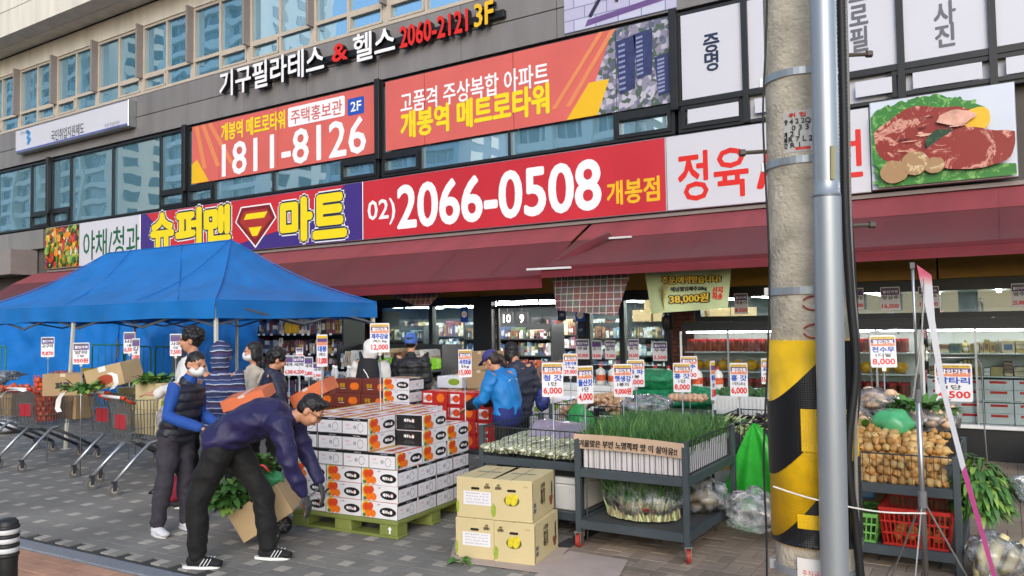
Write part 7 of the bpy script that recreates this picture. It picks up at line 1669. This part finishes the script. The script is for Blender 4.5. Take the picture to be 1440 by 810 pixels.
# 1 woman in quilted vest
m_plum = cloth('trouser_plum', '#33303a', .5, 20); m_vest = cloth('vest_navy', '#1c1f2b', .3, 30, .55)
wv_, Mw, _ = person('woman in dark quilted vest and blue sweater with white mask and white sneakers', onZ(243, 748), (.93, .3), 1.6,
    dict(pelvis=(0, -.04, .95), waist=(0, -.08, 1.08), head=(0, -.25, 1.575), neck=(0, -.18, 1.44), face=(-.3, -.92, -.2), chest=(0, -.14, 1.27), shL=(.175, -.15, 1.39), shR=(-.175, -.15, 1.39), elR=(-.235, -.12, 1.11), wrR=(-.16, -.43, 1.0), elL=(.21, -.14, 1.11), wrL=(.14, -.41, .97), hiL=(.085, -.03, .93), hiR=(-.085, -.03, .93), hdR=(.1, -.9, -.35), hdL=(-.1, -.9, -.35), anR=(-.14, .06, .09), knR=(-.12, .0, .5), toR=(-.2, -.06, .03), anL=(.12, -.06, .09), toL=(.08, -.2, .03), knL=(.1, -.06, .5)),
    top_mat=m_vest, sleeve=cloth('sweater_blue', '#1b4b9c', .3, 60), trousers=m_plum, shoes='#d9d9de', hair='bun', mask=True, quilt=.014, fat=1.08, leg=1.12)
# her knitted bag
c = Vector(onZ(243, 748)); t = thing('knitted_bag', 'grey quilted shoulder bag hanging behind the woman in the vest', 'bag', (c.x-.08, c.y+.1, .75))
b = MB(); b.ball((c.x-.1, c.y+.06, .9), (.1, .14, .23), 20, 16, nz=.15, seed=3); b.build('body', mat('bag_knit', '#8d8a90', .8, v=.35, s=26, b=1.0, bs=34), t, smooth=True); b = MB(); b.tube([(c.x-.09, c.y+.03, 1.08), (c.x+.0, c.y-.05, 1.25), (c.x+.1, c.y-.08, 1.33)], .008, 6); b.build('strap', MATS['bag_knit'], t)
# 2 bending man
m_pj = cloth('jacket_violet', '#1c1848', .35, 14, .6)
bm_base = onZ(335, 791)
person('man in violet blue jacket bending over a hand trolley, black trousers and striped trainers', bm_base, (RH.x, RH.y), 1.75,
    dict(pelvis=(0, .12, .91), waist=(0, .0, 1.0), chest=(0, -.2, 1.08), neck=(0, -.42, 1.075), head=(0, -.55, 1.12), face=(-.05, -.75, -.66),
         shR=(-.19, -.37, 1.04), elR=(-.21, -.45, .75), wrR=(-.14, -.53, .53), shL=(.18, -.37, 1.04), elL=(.19, -.46, .77), wrL=(.12, -.58, .56), hdR=(.1, -.3, -.9), hdL=(-.1, -.3, -.9),
         hiR=(-.09, .11, .86), knR=(-.12, .26, .48), anR=(-.12, .26, .09), toR=(-.13, .1, .03), hiL=(.09, .08, .86), knL=(.1, -.16, .46), anL=(.08, -.2, .09), toL=(.06, -.36, .03)),
    top_mat=m_pj, shoes='#15161a', stripes=True, soles='#e4e4e2', glove=cloth('glove_grey', '#3f4142', .4, 50), fat=1.1, leg=1.12, glasses=True)
# 3..10
person('man in white jacket with black wavy hair standing behind the woman in the vest', at(270, 7.9), tuple((-RH*.95-FH*.25)[:2]), 1.78, dict(elR=(-.3, -.03, 1.2), wrR=(-.22, -.25, 1.12), elL=(.28, -.05, 1.2), wrL=(.15, -.3, 1.1), hdR=(.2, -.9, .1), hdL=(-.2, -.9, .1)), top_mat=cloth('jacket_white', '#cfccc8', .3, 16), hair='curly', fat=1.08)
M, N, L, p = nodemat('striped_knit'); p.inputs['Roughness'].default_value = .85; tc = N.new('ShaderNodeTexCoord'); sx2 = N.new('ShaderNodeSeparateXYZ'); L.new(tc.outputs['Object'], sx2.inputs[0]); no = N.new('ShaderNodeTexNoise'); no.inputs['Scale'].default_value = 9; L.new(tc.outputs['Object'], no.inputs['Vector'])
ml = N.new('ShaderNodeMath'); ml.operation = 'MULTIPLY_ADD'; ml.inputs[1].default_value = .035; L.new(no.outputs['Fac'], ml.inputs[0]); L.new(sx2.outputs['Z'], ml.inputs[2]); m7 = N.new('ShaderNodeMath'); m7.operation = 'MULTIPLY'; m7.inputs[1].default_value = 6.2; L.new(ml.outputs[0], m7.inputs[0]); fr_ = N.new('ShaderNodeMath'); fr_.operation = 'FRACT'; L.new(m7.outputs[0], fr_.inputs[0])
rp = ramp(N, [(0, '#2a2f52'), (.16, '#2a2f52'), (.17, '#9aa2b8'), (.24, '#9aa2b8'), (.25, '#3a3f6e'), (.44, '#4a2f46'), (.5, '#23284a'), (.6, '#b4b7c2'), (.66, '#2f4a7c'), (.8, '#23284a'), (.88, '#7d86a8'), (.93, '#2a2f52')], 'CONSTANT'); L.new(fr_.outputs[0], rp.inputs[0]); L.new(rp.outputs[0], p.inputs['Base Color'])
person('person in navy and white striped hooded poncho seen from behind', at(312, 7.7), tuple((FH+RH*.25)[:2]), 1.62, dict(elR=(-.25, -.02, 1.12), elL=(.25, -.02, 1.12), wrL=(.2, -.2, 1.0), wrR=(-.2, -.2, 1.0)), top_mat=M, hood='up', hair=None, fat=1.12, detail=False, jlen=.6)
cw_, Mc, _ = person('woman in cream coat and white mask holding a paper cup', at(357, 8.5), tuple((-RH*.9-FH*.35)[:2]), 1.62, dict(elR=(-.24, -.06, 1.16), wrR=(-.14, -.28, 1.28), elL=(.22, -.04, 1.13), wrL=(.16, -.26, 1.2), hdR=(.1, -.7, .6), hdL=(0, -.9, .3)), top_mat=cloth('coat_cream', '#c9bfae', .3, 16), hair='long', mask=True, fat=1.08, jlen=.8)
q = Mc @ Vector((-.13*.925, -.38*.925, 1.34*.925)); t = thing('paper_cup', 'small white paper cup with brown drink held by the woman in cream', 'cup', q); MB().lathe([(.03, -.06), (.04, .05), (.042, .055)], 14, M=fr2(q)).build('cup', m_pw, t, smooth=True); MB().lathe([(.039, .04), (0, .045)], 14, M=fr2(q)).build('drink', m_mbox, t)
dk_, Md, _ = person('person in dark navy jacket with curly black hair and a cream strap', at(384, 8.1), tuple((RH*.8+FH*.4)[:2]), 1.57, dict(head=(0, -.05, 1.58), face=(0, -.95, -.3), elR=(-.25, -.03, 1.12), wrR=(-.18, -.2, .95), wrL=(.18, -.22, .98)), top_mat=cloth('jacket_navy', '#1b2138', .3, 18, .6), hair='curly', fat=1.12, detail=False)
b = MB(); b.tube([Md @ Vector(q_) for q_ in ((-.14, .12, 1.32), (-.1, .165, 1.2), (.0, .17, 1.08), (.1, .15, .98))], .011, 6); b.build('strap', mat('strap_cream', '#c9c4b8', .7), dk_)
bp2, Mb, _ = person('person in white hooded jacket with a black backpack seen from behind', at(521, 10.0), tuple(FH[:2]), 1.6, dict(head=(0, -.04, 1.58), neck=(0, .0, 1.45), face=(0, -.95, -.3), wrR=(-.12, -.28, 1.0), wrL=(.12, -.28, 1.0)), top_mat=cloth('jacket_white', '#cfccc8'), hood='up', hair=None, fat=1.2, detail=False)
t = thing('backpack', 'black backpack with a white line print on the white jacket', 'backpack', Mb @ Vector((0, .2, .95))); b = MB(); loft(b, [(Mb @ Vector((0, .19, .9)), .15, .075), (Mb @ Vector((0, .2, 1.1)), .155, .08), (Mb @ Vector((0, .18, 1.32)), .12, .06)], RH); b.build('body', cloth('backpack_black', '#17171b', .3, 20), t, smooth=True)
for s_ in (-1, 1): MB().tube([Mb @ Vector((s_*.1, .13, 1.33)), Mb @ Vector((s_*.13, .02, 1.42)), Mb @ Vector((s_*.13, -.13, 1.33))], .018, 6).build('strap', MATS['backpack_black'], t)
b = MB(); b.tube([Mb @ Vector(q_) for q_ in ((-.05, .285, 1.05), (.0, .285, 1.16), (.04, .28, 1.22))], .006, 5); b.build('line_print', m_pw, t)
person('person in long black padded coat with a blue knit cap seen from behind', at(578, 10.3), tuple((FH+RH*.1)[:2]), 1.66, dict(wrR=(-.12, -.28, 1.0), wrL=(.12, -.28, 1.0)), top_mat=cloth('coat_black', '#131418', .3, 18, .6), hair='short', cap=(cloth('cap_blue', '#3f62ac', .5, 70), False), fat=1.32, quilt=.012, jlen=1.2, detail=False)
# 9 woman in blue jacket
m_bj = cloth('jacket_cyan', '#1677bd', .3, 16, .6)
bw, Mv, _ = person('woman in bright blue jacket and purple cap leaning over the green bag', at(712, 7.9), tuple((-RH*.85+FH*.5)[:2]), 1.6, dict(head=(0, -.2, 1.5), neck=(0, -.11, 1.4), face=(.0, -.85, -.5), chest=(0, -.06, 1.25), shR=(-.18, -.08, 1.36), shL=(.18, -.08, 1.36), elR=(-.24, -.16, 1.1), wrR=(-.16, -.42, 1.02), elL=(.24, -.16, 1.1), wrL=(.16, -.4, 1.0), hdR=(.1, -.9, -.3), hdL=(-.1, -.9, -.3)), top_mat=m_bj, hair='pony', hairm=m_hairb, cap=(cloth('cap_purple', '#3a3a78', .3, 40), True), fat=1.12, jlen=-.3)
b = MB(); loft(b, [(Mv @ Vector((0, .0, .78)), .185, .14), (Mv @ Vector((0, 0, .88)), .18, .138), (Mv @ Vector((0, -.01, .98)), .165, .125)], Mv.to_3x3() @ Vector((1, 0, 0)), 20); b.build('apron_band', cloth('apron_navy', '#1e2a6e', .3, 20), bw, smooth=True)
for s_ in (-1, 1): b = MB(); limb(b, [(Mv @ (Vector((s_*.21, -.28, 1.06))*.914), .062), (Mv @ (Vector((s_*.165, -.4, 1.02))*.914), .05)]); b.build('black_sleeve', cloth('sleeve_black', '#15161a', .3, 20), bw, smooth=True)
lt = put_text(MB(), '마트', 0, 0, .16, .07, 0, bold=.004); mm_ = Mv @ Matrix.Translation((.0, .066, 1.17)) @ Matrix.Rotation(math.pi, 4, 'Z') @ Matrix.Rotation(.15, 4, 'X'); lt.v = [mm_ @ p for p in lt.v]; lt.build('back_print', m_pw, bw)
# 10
dp_, Mp, _ = person('person in dark grey padded jacket with black hair beside the blue jacket', at(724, 8.5), tuple((FH*.8-RH*.6)[:2]), 1.6, dict(head=(0, -.1, 1.58), elL=(.28, .02, 1.15), elR=(-.28, .02, 1.15)), top_mat=cloth('jacket_slate', '#2d3040', .3, 18, .6), hair='long', fat=1.25, quilt=.01, detail=False, jlen=.4)
b = MB(); b.ball(Mp @ Vector((-.3, .08, .92)), (.09, .07, .12), 14, 10, nz=.2, seed=2); t = tag(b.build('print_bag', mat('bag_floral', '#2c3a7a', .6, v=.9, s=30), smooth=True), 'small blue patterned bag on the arm of the dark padded jacket', 'bag')
# ================================================================ HAND TROLLEY WITH CARTON
tq = onZ(390, 758); t = thing('hand_trolley', 'two wheeled metal hand trolley tipped towards the pallet', 'trolley', tq)
ux = RH; axl = tq+Vector((0, 0, .075)); hdl = pt(432, 692, 6.15); m_tr = mat('trolley_chrome', '#b4b6b6', .3, m=.8)
for s_ in (-1, 1):
    o_ = FH*(.14*s_); MB().tube([axl+o_-RH*.22-Vector((0, 0, -.0)), axl+o_+RH*.12+Vector((0, 0, .15)), hdl+o_*.8+RH*.06, hdl+o_*.8+RH*.14+Vector((0, 0, -.04))], .007, 8).build('frame_tube', m_tr, t, smooth=True)
    c_ = axl+FH*(.17*s_); w_ = MB(); w_.tube([c_-FH*.012, c_+FH*.012], .075, 24); wh = w_.build('wheel', m_rub, t); MB().tube([c_-FH*.0135, c_+FH*.0135], .05, 16).build('rim', mat('rim_dark', '#55585a', .5), wh)
    for a in range(6): q = a*math.pi/3; dv = (RH*math.cos(q)+Vector((0, 0, 1))*math.sin(q))*.062; MB().bar(c_-FH*.0145, c_-FH*.0145+dv, .006).build('spoke', m_tr, wh)
MB().tube([axl-FH*.17, axl+FH*.17], .006, 8).build('axle', m_tr, t); MB().tube([hdl-FH*.11+RH*.14, hdl+FH*.11+RH*.14], .01, 8).build('handle', m_rub, t)
# carton on the trolley, tilted
cw, cd, ch = .46, .32, .26
t = carton('trolley_carton', 'brown carton with oval hand holes tilted on the hand trolley', 'box', cw, cd, ch, m_kraft, None, False)
for k_ in ('f', 'b'): MB().prism(rrect(-.045, .045, .1, .135, .015), -.001, .004, M=face(k_, cw, cd)).build('hand_hole', m_slot, t)
for x_ in (-.1, .0, .1): MB().prism(rrect(x_-.012, x_+.012, .24, .265, .006), -.001, .004, M=face('f', cw, cd)).build('vent_hole', m_slot, t)
place(t, pt(386, 735, 6.42), math.atan2(RH.y, RH.x), 0, -.55)
leafy('trolley_greens', 'bundle of dark green leafy stems hanging beside the trolley carton', pt(322, 712, 6.35), (.12, .12, .26), 220, .14, .035, [m_leafd, m_leafm, m_leafd, m_leafl], droop=.7, upb=.4)
leafy('trolley_greens', 'leafy greens in a film bag on top of the trolley carton', pt(368, 660, 6.45), (.14, .1, .1), 110, .12, .035, [m_leafm, m_leafd, m_leafl], droop=.5)
b = MB(); b.ball(pt(380, 672, 6.45), (.12, .1, .08), 16, 10, nz=.4, seed=4); tag(b.build('mint_bag', mat('film_mint', '#57b87c'), smooth=True), 'pale green film bag on the trolley carton', 'plastic bag')
b = MB(); b.tube([pt(358+4*i, 664-10*math.sin(i*.6), 6.0) for i in range(6)], .008, 6); tag(b.build('red_strap', m_lid, smooth=True), 'red cord looped over the greens on the trolley', 'cord')
# red bag trolley behind the woman
c_ = onZ(222, 712); t = thing('red_tote_trolley', 'small red shopping trolley lying behind the woman in the vest', 'trolley', c_); b = MB(); b.ball(c_+Vector((.08, .1, .16)), (.15, .12, .13), 18, 12, nz=.2, seed=3); b.build('bag', cloth('tote_red', '#8a1c34', .3, 20), t, smooth=True)
MB().tube([c_+Vector((-.12, -.02, .12)), c_+Vector((-.02, .02, .2)), c_+Vector((.08, .1, .2))], .008, 6).tube([c_+Vector((-.12, -.02, .12)), c_+Vector((-.14, .06, .1)), c_+Vector((.02, .12, .16))], .008, 6).build('handle', m_rub, t); MB().tube([c_+Vector((.1, -.03, .045)), c_+Vector((.1, .0, .045))], .045, 14).build('wheel', m_rub, t)
bpy.data.scenes.remove(TS)
